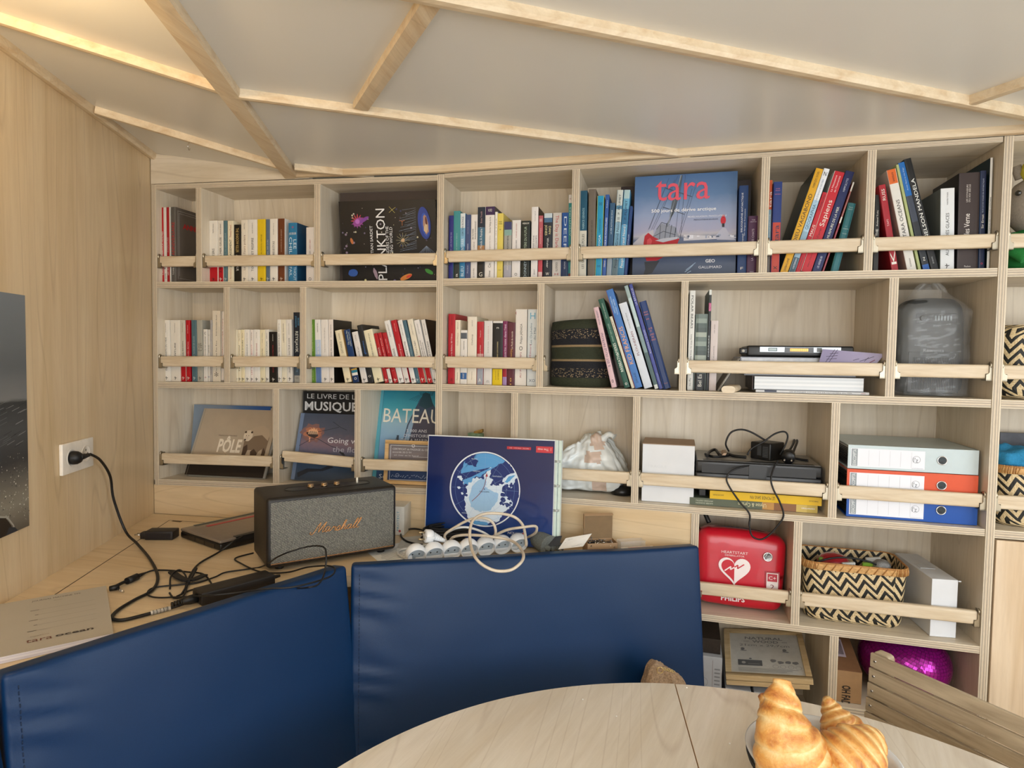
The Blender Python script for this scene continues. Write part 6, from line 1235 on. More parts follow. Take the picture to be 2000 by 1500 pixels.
# dark object under the laptop
def laptop(label, o, ex, ey, w, d, th, toptex, grp=None, latch=True):
    t = thing('laptop', label, 'laptop', o, grp); b = MB(); rbox(b, o, ex, ey, Z_, w, d, th*.60, .005, M('#141517', .35, name='laptop_black'), n=(6, 4, 2)); b.build('base', t)
    b = MB(); rbox(b, o+Z_*th*.60, ex, ey, Z_, w, d, th*.40, .006, M('#17181a', .35, name='laptop_lid_shell'), n=(6, 4, 2)); b.box(o, ex, ey, Z_, w*.012, w*.988, .006, d*.985, th-.0005, th+.0006, M('#8f8c86', .38, .3, name='laptop_grey_lid')); b.build('lid', t)
    b = MB(); b.box(o, ex, ey, Z_, w*.05, w*.95, -.0008, .01, th*.60, th*.90, BLACK); b.box(o, ex, ey, Z_, w*.06, w*.94, .004, .030, th+.0007, th+.0012, BLACK)
    if latch: b.box(o, ex, ey, Z_, w*.43, w*.57, -.003, .004, th*.45, th*.92, M('#1c1e20', .3)); b.box(o, ex, ey, Z_, w*.15, w*.85, -.0035, -.0002, th*.18, th*.40, M('#1a1c1e', .25))
    b.build('front_bumper', t)
    b = MB()
    for u in (.2, .8, .86, .92): b.box(o, ex, ey, Z_, w*u, w*(u+.03), -.0042, -.0002, th*.12, th*.42, M('#2a2c2e', .3))
    b.build('latch', t); return t
pl, pr = frontal('R', 'T', 625, 790, .03), frontal('R', 'T', 1838, 800, .03); zlap = zf+.0222+.0245; ex = V((cos(-.03), sin(-.03), 0)); ey = V((-ex.y, ex.x, 0)); wlap = (pr-pl).xy.length
o = V((pl.x, pl.y, zlap)); thl = frontal('R', 'T', 1200, 610, .03).z-zlap; laptop('black rugged laptop with grey lid lying on the yellow book', o, ex, ey, wlap, .215, thl, None)
b = MB(); b.box(V((pl.x, pl.y, zf+.0222)), ex, ey, Z_, .012, .032, .03, .17, 0, .0235, BLACK); tag(b.build('storage_drive', base=V((pl.x, pl.y, zf+.0222)), bevel=.002), 'small black block wedged under the left end of the laptop', 'drive')
zt_ = zlap+thl+.0005
def onlap(x, y, up=0.0): return atz(*CP('T', x, y), zt_+up)
pa_ = onlap(1135, 585); t = thing('power_adapter', 'black power adapter block standing on the laptop lid', 'power adapter', flat(onlap(1225, 580), zt_))
a0, a1 = onlap(1145, 560), onlap(1335, 590); exa = (a1-a0).normalized(); eya = V((-exa.y, exa.x, 0)); b = MB(); rbox(b, a0, exa, eya, Z_, (a1-a0).length, .075, .052, .004, BLACK, n=(4, 3, 3)); b.build('block', t)
b = MB(); art = Art(b, a0-eya*.0003, exa, Z_, (a1-a0).length, .052); art.rect(.36, .56, .25, .85, '#3a3c3e'); art.rect(.62, .92, .15, .85, '#242628')
for k in range(7): art.rect(.64, .9, .2+k*.09, .22+k*.09, '#6a6c6e')
b.build('rating_label', t)
def hang(name, label, pts, r, cat='cable', mat=None): b = MB(); b.tube(smooth_path(pts, 8), r, mat or RUBBER, n=7); o = b.build(name, base=pts[0]); return tag(o, label, cat)
def tp(x, y, off): return front('R', *CP('T', x, y), off)
hang('cable', 'black cable looping up from the adapter over the laptop', [tp(945, 495, .10), tp(915, 420, .09), tp(960, 320, .09), tp(1050, 288, .09), tp(1150, 310, .09), tp(1290, 390, .09)], .0028)
b = MB(); pts = [tp(1110, 550, .06), tp(1020, 540, .07), tp(950, 490, .10), ]; 
hang('cable', 'black cable arching between the adapter and the mains plug', [tp(1120, 530, .055), tp(1160, 470, .06), tp(1280, 400, .07), tp(1380, 330, .08), tp(1470, 308, .09), tp(1505, 350, .09), tp(1480, 440, .09), tp(1430, 530, .08)], .0026)
hang('cable', 'long black cable hanging in a loop below the shelf edge', [tp(1210, 605, .045), tp(1150, 628, .035), tp(1050, 648, .012), tp(960, 690, -.004), tp(922, 760, -.008), tp(960, 850, -.010), tp(1050, 980, -.008), tp(1140, 1090, -.006), tp(1140, 1200, -.006), tp(1165, 1300, -.006), tp(1240, 1335, -.006), tp(1320, 1300, -.006), tp(1400, 1215, -.006), tp(1465, 1110, -.006), tp(1430, 980, -.008), tp(1370, 860, -.008), tp(1345, 760, -.006), tp(1370, 660, .010), tp(1410, 580, .03)], .0026)
b = MB(); b.tube(smooth_path([onlap(735, 540, .006), onlap(760, 500, .012), onlap(815, 480, .016), onlap(860, 530, .006), onlap(935, 520, .006), onlap(1000, 540, .004), onlap(1110, 550, .004)], 6), .0045, BLACK, n=8); b.tube(smooth_path([onlap(720, 520, .004), onlap(790, 545, .003), onlap(870, 545, .003), onlap(945, 530, .004)], 5), .004, BLACK, n=7); o = b.build('cable_tie_bundle', base=onlap(800, 530)); tag(o, 'black strapped cable bundle on the laptop lid beside the white box', 'cable bundle')
b = MB(); c0 = onlap(1510, 560, .016); b.lathe(c0, [(.0, .0), (.018, 0), (.019, .006), (.018, .026), (.012, .034), (.006, .045)], BLACK, 20, axis=V((.2, .9, .25))); 
for s_ in (-1, 1): b.tube([c0+ex*.0095*s_, c0+ex*.0095*s_-V((.2, .9, .25)).normalized()*.018], .0022, CHROME, n=8)
b.tube(smooth_path([c0+V((.012, .02, .0)), onlap(1570, 470, .028), onlap(1595, 400, .040), onlap(1575, 365, .046), onlap(1555, 430, .035), onlap(1500, 520, .02)], 6), .0036, RUBBER, n=7); b.tube(smooth_path([onlap(1560, 560, .006), onlap(1640, 575, .004), onlap(1700, 582, .004)], 4), .0036, RUBBER, n=7)
o = b.build('mains_plug', base=c0); tag(o, 'black two-pin mains plug with coiled lead at the right of the laptop', 'plug')
# ---- white plastic bag
zf = RZ[3]+.001; pl, pr = frontal('R', 'S', 1130, 900, .07), frontal('R', 'S', 1800, 890, .07); wbg = (pr-pl).xy.length; hbg = frontal('R', 'S', 1680, 440, .07).z-zf
PLB = M('#e6edee', .30, var=.03, scale=20, spec=.6, name='white_polythene')
t = thing('plastic_bag', 'crumpled white plastic bag with brown tape on the third shelf', 'bag', flat(pl, zf)+axR*wbg/2)
def bag(b, o, ex, ey, w, d, h, mat, seed=1.0, crum=.012, n=(26, 14, 20), top=None):
    def fn(p, nr):
        u, v_, q_ = p.x/w*2-1, p.y/d*2-1, p.z/h
        k = 1-.55*max(0, q_-.35)**1.3/.57; x = u*w/2*k; y = v_*d/2*k
        z = p.z*(1+(top(u) if top else 0)*q_)
        s1 = mnoise.noise(V((u*2.2+seed, v_*2.2, q_*3.0))); s2 = mnoise.noise(V((u*6+seed, v_*6, q_*7.0))); rg = 1-abs(mnoise.noise(V((u*4, v_*4+seed, q_*5))))*2
        return V((x+w/2+nr.x*(crum*(s1+.5*s2+.4*rg)), y+d/2+nr.y*(crum*(s1+.5*s2+.4*rg)), z+nr.z*crum*(s1+.6*s2)*(1 if q_ > .1 else .2)))-p
    rbox(b, o, ex, ey, Z_, w, d, h, min(d, h)*.30, mat, n=n, fn=fn, seg=5)
b = MB(); ob = flat(pl, zf+.004); bag(b, ob, axR, ayR, wbg, .14, hbg, PLB, 2.0, .016, top=lambda u: .10*u-.22*max(0, -u)); TAPE = M('#d3beb0', .4, name='tape_pinkish'); bts = [MB(), MB(), MB()]
for i, f in enumerate(b.f):
    cf = sum((b.v[j] for j in f), V((0, 0, 0)))/len(f)-ob; u, v_ = cf.dot(axR)/wbg, cf.z/hbg
    w_ = 0 if (.58 < u < .76 and v_ > .82) else 1 if (.53 < u < .73 and .55 < v_ < .76) else 2 if (.63 < u < .80 and .04 < v_ < .32) else -1
    if cf.dot(ayR) < .055 and w_ >= 0: bts[w_].mesh([b.v[j]-ayR*.0004 for j in f], [[0, 1, 2, 3][:len(f)]], TAPE, True)
b.build('bag_body', t)
for bt in bts: bt.build('tape', t, weld=True)
b = MB(); b.tube(smooth_path([ob+axR*wbg*.72+ayR*.05+Z_*hbg*.95, ob+axR*wbg*.80+ayR*.05+Z_*hbg*1.06, ob+axR*wbg*.88+ayR*.045+Z_*hbg*1.02], 5), .006, PLB, n=8, rad=[.014]*3+[.010]*4+[.008]*3+[.012]); b.tube([ob+axR*wbg*.74+ayR*.05+Z_*hbg*1.03, ob+axR*wbg*.82+ayR*.05+Z_*hbg*1.10], .004, BLACK, n=7); b.build('bag_knot', t)
b = MB(); c0 = flat(frontal('R', 'S', 1800, 890, .11), zf+.001); b.lathe(c0, [(0, 0), (.032, .0), (.036, .01), (.030, .022), (0, .028)], BLACK, 20); tag(b.build('pouch', base=c0), 'black soft pouch lying behind the right end of the white bag', 'pouch')
b = MB(); c0 = front('R', *CP('S', 575, 384), .10); c0.z = RZ[3]+.001; ht = front('R', *CP('S', 600, 352), .10).z-c0.z
b.box(c0, axR, ayR, Z_, -.035, .018, 0, .02, 0, ht-.01, M('#7f9a7a', .6, var=.3, scale=60)); b.box(c0, (axR+Z_*.3).normalized(), ayR, Z_, -.015, .018, .002, .018, ht-.012, ht, M('#a8823a', .6, var=.3, scale=90)); tag(b.build('packet', base=c0, bevel=.003), 'green and brown packet peeking above the blue map binder', 'packet')
# ---- striped woven basket, second row
zf = RZ[2]+.001; pl, pr = frontal('R', 'Mm', 118, 1340, .07), frontal('R', 'Mm', 890, 1340, .07); rb = (pr-pl).xy.length/2; hb = frontal('R', 'Mm', 500, 540, .07).z-zf
STR = None
mt, N, L, P = newmat('striped_cord_weave'); tc = N.new('ShaderNodeTexCoord'); sp = N.new('ShaderNodeSeparateXYZ'); L.new(tc.outputs['UV'], sp.inputs[0])
G1, NV_, TN = lin('#2d3220'), lin('#12141c'), lin('#8f7a5a')
cr = ramp(N, L, sp.outputs['Y'], [(0, G1), (.13, G1), (.14, NV_), (.30, NV_), (.38, NV_), (.385, TN), (.41, TN), (.415, G1), (.595, G1), (.60, TN), (.625, TN), (.63, NV_), (.86, NV_), (.87, G1), (1, G1)])
rr_ = [n for n in N if n.bl_idname == 'ShaderNodeValToRGB'][0]; rr_.color_ramp.interpolation = 'LINEAR'
mp = N.new('ShaderNodeMapping'); mp.inputs['Scale'].default_value = (110, 60, 1); L.new(tc.outputs['UV'], mp.inputs['Vector']); vn = N.new('ShaderNodeTexVoronoi'); L.new(mp.outputs[0], vn.inputs['Vector']); vn.inputs['Scale'].default_value = 1
ind = ramp(N, L, sp.outputs['Y'], [(0, (0, 0, 0, 1)), (.14, (0, 0, 0, 1)), (.145, (1, 1, 1, 1)), (.27, (1, 1, 1, 1)), (.28, (0, 0, 0, 1)), (.72, (0, 0, 0, 1)), (.73, (1, 1, 1, 1)), (.85, (1, 1, 1, 1)), (.86, (0, 0, 0, 1)), (1, (0, 0, 0, 1))])
lt = N.new('ShaderNodeMath'); lt.operation = 'LESS_THAN'; lt.inputs[1].default_value = .32; L.new(vn.outputs['Distance'], lt.inputs[0]); ml = N.new('ShaderNodeMath'); ml.operation = 'MULTIPLY'; L.new(lt.outputs[0], ml.inputs[0]); L.new(ind, ml.inputs[1])
mx = N.new('ShaderNodeMix'); mx.data_type = 'RGBA'; L.new(ml.outputs[0], mx.inputs[0]); L.new(cr, mx.inputs[6]); mx.inputs[7].default_value = lin('#a08c6c'); L.new(mx.outputs[2], P.inputs['Base Color']); P.inputs['Roughness'].default_value = .85
bp = N.new('ShaderNodeBump'); bp.inputs['Strength'].default_value = .7; bp.inputs['Distance'].default_value = .002; L.new(vn.outputs['Distance'], bp.inputs['Height']); L.new(bp.outputs['Normal'], P.inputs['Normal'])
t = thing('cord_basket', 'dark green and black striped cord basket beside the leaning books', 'basket', flat(pl, zf)+axR*rb+ayR*.062)
b = MB(); c0 = flat(pl, zf)+axR*(rb)+ayR*.060; prof = [(rb*.97, 0), (rb*1.0, .01)]+[(rb*(1.0+.01*sin(k)), hb*k/10) for k in range(1, 10)]+[(rb*.985, hb*1.0), (rb*.95, hb*1.0), (rb*.94, hb*.5), (rb*.93, .01)]
nb_ = 56; vs, uv, fs = [], [], []
for i, (r, z) in enumerate(prof):
    for q_ in range(nb_+1): a = 2*pi*q_/nb_; vs.append(c0+axR*cos(a)*r+ayR*sin(a)*r*.72*1.0+Z_*(z*(1+.03*cos(a+.6)*(z/hb)))); uv.append((q_/nb_, min(z/hb, 1)*.999))
for i in range(len(prof)-1):
    for q_ in range(nb_): k0 = i*(nb_+1)+q_; fs.append([k0, k0+1, k0+nb_+2, k0+nb_+1])
b.mesh(vs, fs, mt, True, uv); b.face([c0+axR*cos(2*pi*q_/30)*rb*.93+ayR*sin(2*pi*q_/30)*rb*.67+Z_*.008 for q_ in range(30)], mt); b.build('basket_body', t)
# ---- tablet stack, second row
zf = RZ[2]+.001
def npt(x, y, off=.045): return front('R', *CP('N', x, y), off)
def slab(name, label, cat, x0, x1, off, depth, z0, th, mat, rot=0.0, lab2=None, yb=1000, parts=None, bev=.001):
    pl, pr = npt(x0, yb, off), npt(x1, yb, off); w = (pr-pl).xy.length; ex = V((cos(rot), sin(rot), 0)); ey = V((-ex.y, ex.x, 0)); o = V((pl.x, pl.y, z0))
    t = thing(name, label, cat, o); return t, o, ex, ey, w
t, o, ex, ey, w = slab('magazine', 'thin glossy magazine at the bottom of the tablet stack', 'magazine', 710, 1720, .035, .2, 0, 0, 0, -.03)
o.z = zf; t.location = o; b = MB(); b.box(o, ex, ey, Z_, 0, w, 0, .20, 0, .0068, cov('#d9dadb')); art = Art(b, o-ey*.0002, ex, Z_, w, .0068); art.rect(.08, .19, .2, .95, '#26304a'); art.text('LES SUPERBES COULEURS DE NOVEMBRE EN MER', .58, .5, '#2a2c30', h=.4, w=.55); art.text('2022', .95, .5, '#b03030', h=.4, w=.04); b.build('pages', t)
t, o, ex, ey, w = slab('book', 'very thick white-paged book with dark cover under the tablet', 'book', 690, 1668, .038, .2, 0, 0, 0, -.03)
o.z = zf+.0072; t.location = o; hbk = npt(1000, 888, .038).z-o.z
STRP = gradmat('thick_white_pages', [(0, '#c9ced2'), (.12, '#e6eaee'), (.25, '#d3d9de'), (.4, '#eef0f2'), (.55, '#d0d6da'), (.7, '#e9edf0'), (.85, '#cfd5da'), (1, '#eef0f2')], .03, (1, 30))
b = MB(); b.box(o, ex, ey, Z_, .002, w, 0.001, .2, .0015, hbk-.0015, STRP); b.build('pages', t)
b = MB(); b.box(o, ex, ey, Z_, -.002, w+.002, 0, .203, 0, .0015, cov('#1d1c1c')); b.box(o, ex, ey, Z_, -.002, w+.002, 0, .203, hbk-.0015, hbk, cov('#3a332c')); b.box(o, ex, ey, Z_, -.004, -.002, 0, .203, 0, hbk, cov('#3f2a24')); b.build('cover', t)
zc_ = o.z+hbk+.0005; zr = npt(900, 715, .05).z
LOOSE = M('#c9ccd2', .35, var=.2, scale=30, name='glossy_mixed_pages')
k = 0
for lab, x0, x1, c_ in (('dark glossy magazine just above the thick white-paged book', 600, 1600, '#33363c'), ('pale glossy magazine between the thick book and the tablet', 590, 1560, '#b9bcc4'), ('grey glossy magazine directly beneath the tablet', 565, 1500, '#8f929c')):
    t, o, ex, ey, w = slab('magazine', lab, 'magazine', x0, x1, .045, .19, 0, 0, 0, -.02+k*.012); th = (zr-zc_)/3-.0005; o.z = zc_+k*(th+.0005); t.location = o
    b = MB(); b.box(o, ex, ey, Z_, 0, w, 0, .18, 0, th, M(c_, .3, var=.1, scale=20)); b.box(o, ex, ey, Z_, .004, w-.002, -.0005, .001, th*.2, th*.8, LOOSE); b.build('pages', t, bevel=.0008); k += 1
t, o, ex, ey, w = slab('rugged_tablet', 'black rugged tablet device on top of the magazine stack', 'tablet', 620, 1572, .06, .2, 0, 0, 0, -.035)
o.z = zr+.0008; t.location = o; ht = npt(900, 614, .06).z-o.z; b = MB(); rbox(b, o, ex, ey, Z_, w, .20, ht, .006, BLACK, n=(8, 4, 3)); b.build('body', t)
b = MB(); b.box(o, ex, ey, Z_, w*.125, w*.88, -.0012, .001, ht*.42, ht*.88, M('#c3cbd2', .3, .3)); b.box(o, ex, ey, Z_, w*.36, w*.63, -.0024, -.001, ht*.36, ht*.86, M('#5f6368', .4)); b.box(o, ex, ey, Z_, w*.41, w*.58, -.0030, -.0022, ht*.50, ht*.76, M('#b98a4a', .3, .7)); b.box(o, ex, ey, Z_, w*.205, w*.29, -.0020, -.001, ht*.50, ht*.80, M('#2a4a52', .4)); b.box(o, ex, ey, Z_, w*.21, w*.285, -.0024, -.0018, ht*.55, ht*.75, M('#b8c8cc', .4))
for i in range(9): b.box(o, ex, ey, Z_, w*(.42+i*.0175), w*(.422+i*.0175), -.0034, -.003, ht*.52, ht*.74, M('#6a4a20', .4))
b.box(o, ex, ey, Z_, w*.66, w*.705, -.0028, -.001, ht*.46, ht*.84, M('#6a6e70', .4)); b.build('connector_panel', t)
b = MB(); rbox(b, o+ex*-.020+ey*.002+Z_*ht*.22, ex, ey, Z_, .022, .02, ht*.55, .003, BLACK, n=(2, 2, 2)); b.lathe(o+ex*-.010+ey*.002+Z_*ht*.5, [(.0042, 0), (.0042, .001), (.0, .0015)], M('#c9c4b8', .4), 14, axis=-ey); b.build('corner_knob', t)
# leaflet
LEAF = gradmat('violet_leaflet_print', [(0, '#8d86a8'), (.5, '#9a92b0'), (1, '#a8a0bc')], .2, (4, 3), 5, axis='X')
lp = [npt(1262, 788, .030), npt(1760, 800, .030), None, npt(1305, 645, .040)]; lp[2] = onplane(*CP('N', 1855, 688), lp[0], (lp[1]-lp[0]).cross(lp[3]-lp[0]))
b = MB(); b.face(lp, LEAF, [(0, 0), (1, 0), (1, 1), (0, 1)]); b.face([p+Y_*.0006 for p in lp][::-1], PAPER)
for i in range(4): b.face([lp[i], lp[(i+1) % 4], lp[(i+1) % 4]+Y_*.0006, lp[i]+Y_*.0006][::-1], PAPER)
ex_ = (lp[1]-lp[0]); ez_ = (lp[3]-lp[0]); art = Art(b, lp[0], ex_.normalized(), ez_.normalized(), ex_.length, ez_.length)
for l in ([(.12, .2), (.22, 1.0)], [(.18, .2), (.27, 1.0)], [(.1, .55), (.3, .62)], [(.12, .38), (.3, .44)], [(.15, .72), (.3, .78)], [(.72, .3), (.95, .6)], [(.6, .35), (.7, .45)], [(.8, .3), (.86, .55)]): art.line(l, .0014, '#3a2f42')
art.line([(.9, .22), (.98, .4)], .002, '#7a2a3a'); o = b.build('leaflet', base=lp[0]); tag(o, 'violet printed leaflet slipped behind the long rail beside the tablet', 'leaflet')
# loose rail offcut and leaning thin albums
p0 = atz(*CP('N', 435, 1035), zf); b = MB(); exo = V((cos(.9), sin(.9), 0)); R_ = .005
prof = []
for (cy, cz, a0_) in ((.012, .0095, 90), (.012, .0095, 180), (.030, .0095, 270), (.030, .0095, 0)):
    for k in range(5): a = radians(a0_+90*k/4); prof.append((cy+cos(a)*.0095, cz+sin(a)*.0095))
eyo = V((-exo.y, exo.x, 0)); b.prism([p0+V((y-.012, 0, z+.0005)) for y, z in prof], V((.030, .13, 0)), RAIL, smooth=True)
o = b.build('shelf_rail', base=p0); tag(o, 'loose ash rail lying end-on on the shelf below the long rail', 'shelf rail', 'ash rails across the bookcase bays')
for i in range(3):
    a, c = npt(366+i*9, 1000, .05+i*.002), npt(548+i*12, 735, .05+i*.002); a.z = zf; d = (c-a); b = MB(); ez = d.normalized(); n = ez.cross(Y_); h = d.length*1.03
    b.box(a, n, Y_, ez, -.0022, 0, 0, .15, 0, h, cov(['#8a8478', '#c9c4b8', '#4a463e'][i])); o = b.build('album', base=a, bevel=.0004); tag(o, ['outermost of the thin albums leaning left of the book stack', 'pale middle one of the thin leaning albums', 'dark innermost of the thin albums leaning on the stack'][i], 'album', 'thin albums leaning on the stack')
# ---- heater in a plastic bag, second row right
zf = RZ[2]+.001
def opt(x, y, off=.07): return front('R', *CP('O', x, y), off)
pl, pr = opt(200, 1260, .085), opt(960, 1270, .085); w = (pr-pl).xy.length; h = opt(560, 250, .085).z-zf
HT = M('#3c3f41', .42, var=.04, name='dark_grey_plastic'); t = thing('fan_heater', 'dark grey fan heater wrapped in a clear bag, second row right', 'heater', flat(pl, zf)+axR*w/2)
def hfn(p, n):
    u = p.x/w*2-1; v = p.z/h; k = 1-.16*max(0, v-.45)**2*2.6; return V((w/2*(u*k+1)-p.x, 0, -.006*u*u if v > .6 else 0))
b = MB(); oh = flat(pl, zf+.004); rbox(b, oh, axR, ayR, Z_, w, .11, h, .032, HT, n=(12, 4, 12), fn=hfn, seg=6); b.build('housing', t)
b = MB(); o = oh-ayR*.0008; rbox(b, o+axR*w*.22+Z_*h*.735, axR, ayR, Z_, w*.60, .004, h*.10, .0019, M('#34373a', .35), n=(3, 1, 1)); b.build('control_panel', t)
b = MB(); b.lathe(o+axR*w*.32+Z_*h*.785, [(.008, -.001), (.008, .006), (.006, .007), (0, .007)], HT, 20, axis=-ayR)
for i in range(6): b.box(o, axR, ayR, Z_, w*(.50+i*.045), w*(.522+i*.045), -.0012, .001, h*.76, h*.81, M('#7f8a8e', .4))
b.build('dial', t)
b = MB(); rbox(b, o+axR*w*.13+Z_*h*.02, axR, ayR, Z_, w*.76, .004, h*.42, .0019, M('#2f3234', .4), n=(3, 1, 1)); b.box(o, axR, ayR, Z_, w*.20, w*.82, -.0010, .001, h*.05, h*.38, M('#101214', .5))
for i in range(26): b.box(o, axR, ayR, Z_, w*(.205+i*.0238), w*(.213+i*.0238), -.0036, -.0008, h*.05, h*.38, HT)
b.build('grille', t)
b = MB(); b.text('Rowenta', o+axR*w*.5+Z_*h*.455-ayR*.001, axR, Z_, ink('#8a9094'), h=.010, w=.05); b.build('lettering', t)
FILM = bpy.data.materials.new('clear_polythene_film'); FILM.use_nodes = True; fP = FILM.node_tree.nodes['Principled BSDF']; fP.inputs['Base Color'].default_value = (.9, .93, .95, 1); fP.inputs['Roughness'].default_value = .12; fP.inputs['Alpha'].default_value = .12; fP.inputs['Specular IOR Level'].default_value = 1.0; fP.inputs['Coat Weight'].default_value = 1; fP.inputs['Coat Roughness'].default_value = .05
def film(o, ex, ey, w, d, h, name, label, seed):
    nx, nz = 44, 56; vs, fs = [], []
    for j in range(nz+1):
        v = j/nz
        wv = (1.05 if v < .74 else 1.05-(v-.74)*3.8) ; wv = max(wv, .03)
        for i in range(nx+1):
            a = pi*2*i/nx; sx_, sy_ = cos(a), sin(a); kk = (abs(sx_)**4+abs(sy_)**4)**-.25
            cr1 = 1-abs(mnoise.noise(V((sx_*2.5+seed, sy_*2.5+v*4, v*5.4))))*2.4; cr2 = 1-abs(mnoise.noise(V((sx_*7+seed, sy_*7, v*13.1))))*2.4
            r = 1+.035*cr1+.022*cr2+.08*mnoise.noise(V((sx_*1.2, v*3, seed)))
            flare = .10*max(0, .12-v)/.12*(1+.8*sin(a*7+seed))
            off = .10*(v-.75)*(1 if v > .75 else 0)
            vs.append(V(o)+ex*(w/2+sx_*kk*w/2*wv*(r+flare)+w*off*-.3)+ey*(d/2+sy_*kk*d/2*max(wv, .06)*(r+flare*.5))+Z_*(h*v+.002+(.012*cr1 if v > .9 else 0)))
    for j in range(nz):
        for i in range(nx): k0 = j*(nx+1)+i; fs.append([k0, k0+1, k0+nx+2, k0+nx+1])
    b = MB(); b.mesh(vs, fs, FILM, False); ob = b.build(name, base=V(o)); tag(ob, label, 'plastic bag'); return ob
fh = opt(672, 40, .09).z-zf; film(flat(pl, zf)+axR*.002-ayR*.008, axR, ayR, w*1.04, .150, min(fh, h*1.33), 'clear_bag', 'crinkled transparent bag pulled over the dark grey fan heater', 3.1)
# ---- far right column: plush toy, baskets, cloth, book
zf = 1.7440+.001; pt = lambda px, py, off=.06: front('R', px, py, off)
PLU = M('#8f8578', .9, var=.12, scale=300, bump=.5, name='grey_plush'); GRN = M('#1d7a35', .85, var=.12, scale=300, bump=.4, name='green_felt'); YEL = M('#c9bd3a', .85, var=.1, scale=200, bump=.4, name='yellow_plush')
c0 = pt(2024, 400, .10); t = thing('stuffed_toy', 'grey stuffed toy in green clothing, partly seen at top right', 'stuffed toy', V((c0.x, c0.y, zf)))
b = MB(); b.lathe(V((c0.x, c0.y, pt(2000, 395).z)), [(.001, -.075), (.04, -.07), (.062, -.045), (.070, -.01), (.066, .03), (.05, .055), (.028, .07), (.001, .075)], PLU, 28, sy=.8); b.tube([V((c0.x-.04, c0.y, pt(1985, 335).z-.01)), V((c0.x-.052, c0.y, pt(1977, 318).z))], .012, PLU, n=10); b.build('head', t)
b = MB(); b.lathe(V((c0.x, c0.y, zf)), [(.03, 0), (.068, .006), (.074, .03), (.070, .07), (.055, .10), (.035, .115)], GRN, 28, sy=.85); b.tube(smooth_path([V((c0.x-.055, c0.y-.02, zf+.09)), V((c0.x-.074, c0.y-.045, zf+.06)), V((c0.x-.05, c0.y-.07, zf+.03))], 5), .018, GRN, n=10); b.build('green_clothes', t)
b = MB(); e = pt(1982, 373, .04); b.lathe(V((c0.x-.058, c0.y-.032, e.z)), [(.0075, -.002), (.007, .003), (.004, .0055), (0, .006)], M('#0a0a0a', .1, coat=1, name='glossy_black_eye'), 18, axis=V((-.75, -.66, 0))); b.build('eye', t)
b = MB(); b.lathe(V((c0.x-.005, c0.y-.02, pt(2000, 330).z)), [(.001, -.035), (.03, -.03), (.042, -.008), (.038, .018), (.02, .03), (.001, .034)], YEL, 22, sy=.9); b.build('yellow_beak', t)
def fb(px, py, off=.05): return front('R', px, py, off)
z2 = 1.4040+.001; l0 = fb(1960, 760, .04); basket('closed zigzag basket at the right edge, second shelf', flat(l0, z2)+axR*.135+ayR*.085, axR, ayR, .27, .16, fb(1975, 634, .05).z-z2, rc=.045, closed=True)
z3 = 1.0620+.001; l0 = fb(1948, 1010, .04); hb3 = fb(1975, 912, .04).z-z3; basket('open zigzag basket at the right edge holding a blue cloth', flat(l0, z3)+axR*.14+ayR*.085, axR, ayR, .28, .16, hb3, rc=.045)
BLU = M('#2a86b4', .9, var=.15, scale=250, bump=.6, name='turquoise_knit'); cbk = flat(l0, z3+hb3)+axR*.12+ayR*.075; b = MB()
def cfn(p, n): return V((n.x, n.y, n.z))*(.010*mnoise.noise(p*38)+.014*mnoise.noise(p*16+V((3, 1, 2))))
rbox(b, cbk-axR*.11-ayR*.055-Z_*.03, axR, ayR, Z_, .22, .11, .075, .03, BLU, n=(20, 10, 6), fn=cfn, seg=5); o = b.build('cloth', base=cbk-Z_*.03); tag(o, 'turquoise knitted cloth bundled in the right-edge basket', 'cloth')
b = MB(); pb3 = fb(1951, 900, .21); o = V((pb3.x, pb3.y, z3)); hh = fb(1960, 845, .21).z-z3; b.box(o, axR, ayR, Z_, 0, .28, 0, .02, 0, hh, cov('#26262a')); b.face([o-ayR*.0003, o-ayR*.0003+axR*.28, o-ayR*.0003+axR*.28+Z_*hh, o-ayR*.0003+Z_*hh], gradmat('dark_mountain_cover', [(0, '#2a2a30'), (.7, '#3a3a42'), (.85, '#55565c'), (1, '#2a2b33')], .15, (6, 6), 6), [(0, 0), (1, 0), (1, 1), (0, 1)])
b.text('ARIS', o-ayR*.001+axR*.045+Z_*hh*.70, axR, Z_, ink('#b9b9bd'), h=.022, w=.11); ob = b.build('book', base=o); tag(ob, 'dark book with pale capitals behind the right-edge basket with cloth', 'book')
# ---- bottom shelves
zf = RZ[5]+.001
def wpt(x, y, off=.05): return front('R', *CP('Z', x, y), off)
GC = M('#b9bcc2', .6, var=.03, name='grey_white_card')
for i, (lab, s0, wd, dp, hh, off) in enumerate((('grey-white carton at far left of the bottom bay beside the cushion', .822, .072, .2, .208, .03), ('grey-white carton under the wooden frames, left one', .905, .072, .2, .120, .03), ('grey-white carton under the wooden frames, right one', .985, .072, .2, .120, .03))):
    o = SW('R', s0, off, .4008); t = thing('carton', lab, 'box', o, 'grey-white cartons in the bottom bay'); b = MB(); b.box(o, axR, ayR, Z_, 0, wd, 0, dp, 0, hh, GC); b.build('box_body', t, bevel=.001)
    b = MB(); art = Art(b, o-ayR*.0004, axR, Z_, wd, hh); art.rect(.62, .63, .05, .95, '#7a5a4a')
    for k in range(14): art.rect(.70, .92, .1+k*.055, .12+k*.055, '#8a8c92')
    if i == 0: art.ring(.25, .62, .014, .0012, '#9a9ca2', 24)
    b.build('printed_side', t)
b = MB(); o = SW('R', .822, .05, .6095); b.box(o, axR, ayR, Z_, 0, .068, 0, .16, 0, .045, M('#2b211a', .6, var=.3, scale=120)); tag(b.build('wooden_box', base=o, bevel=.001), 'dark brown box in shadow left of the wooden frames', 'box')
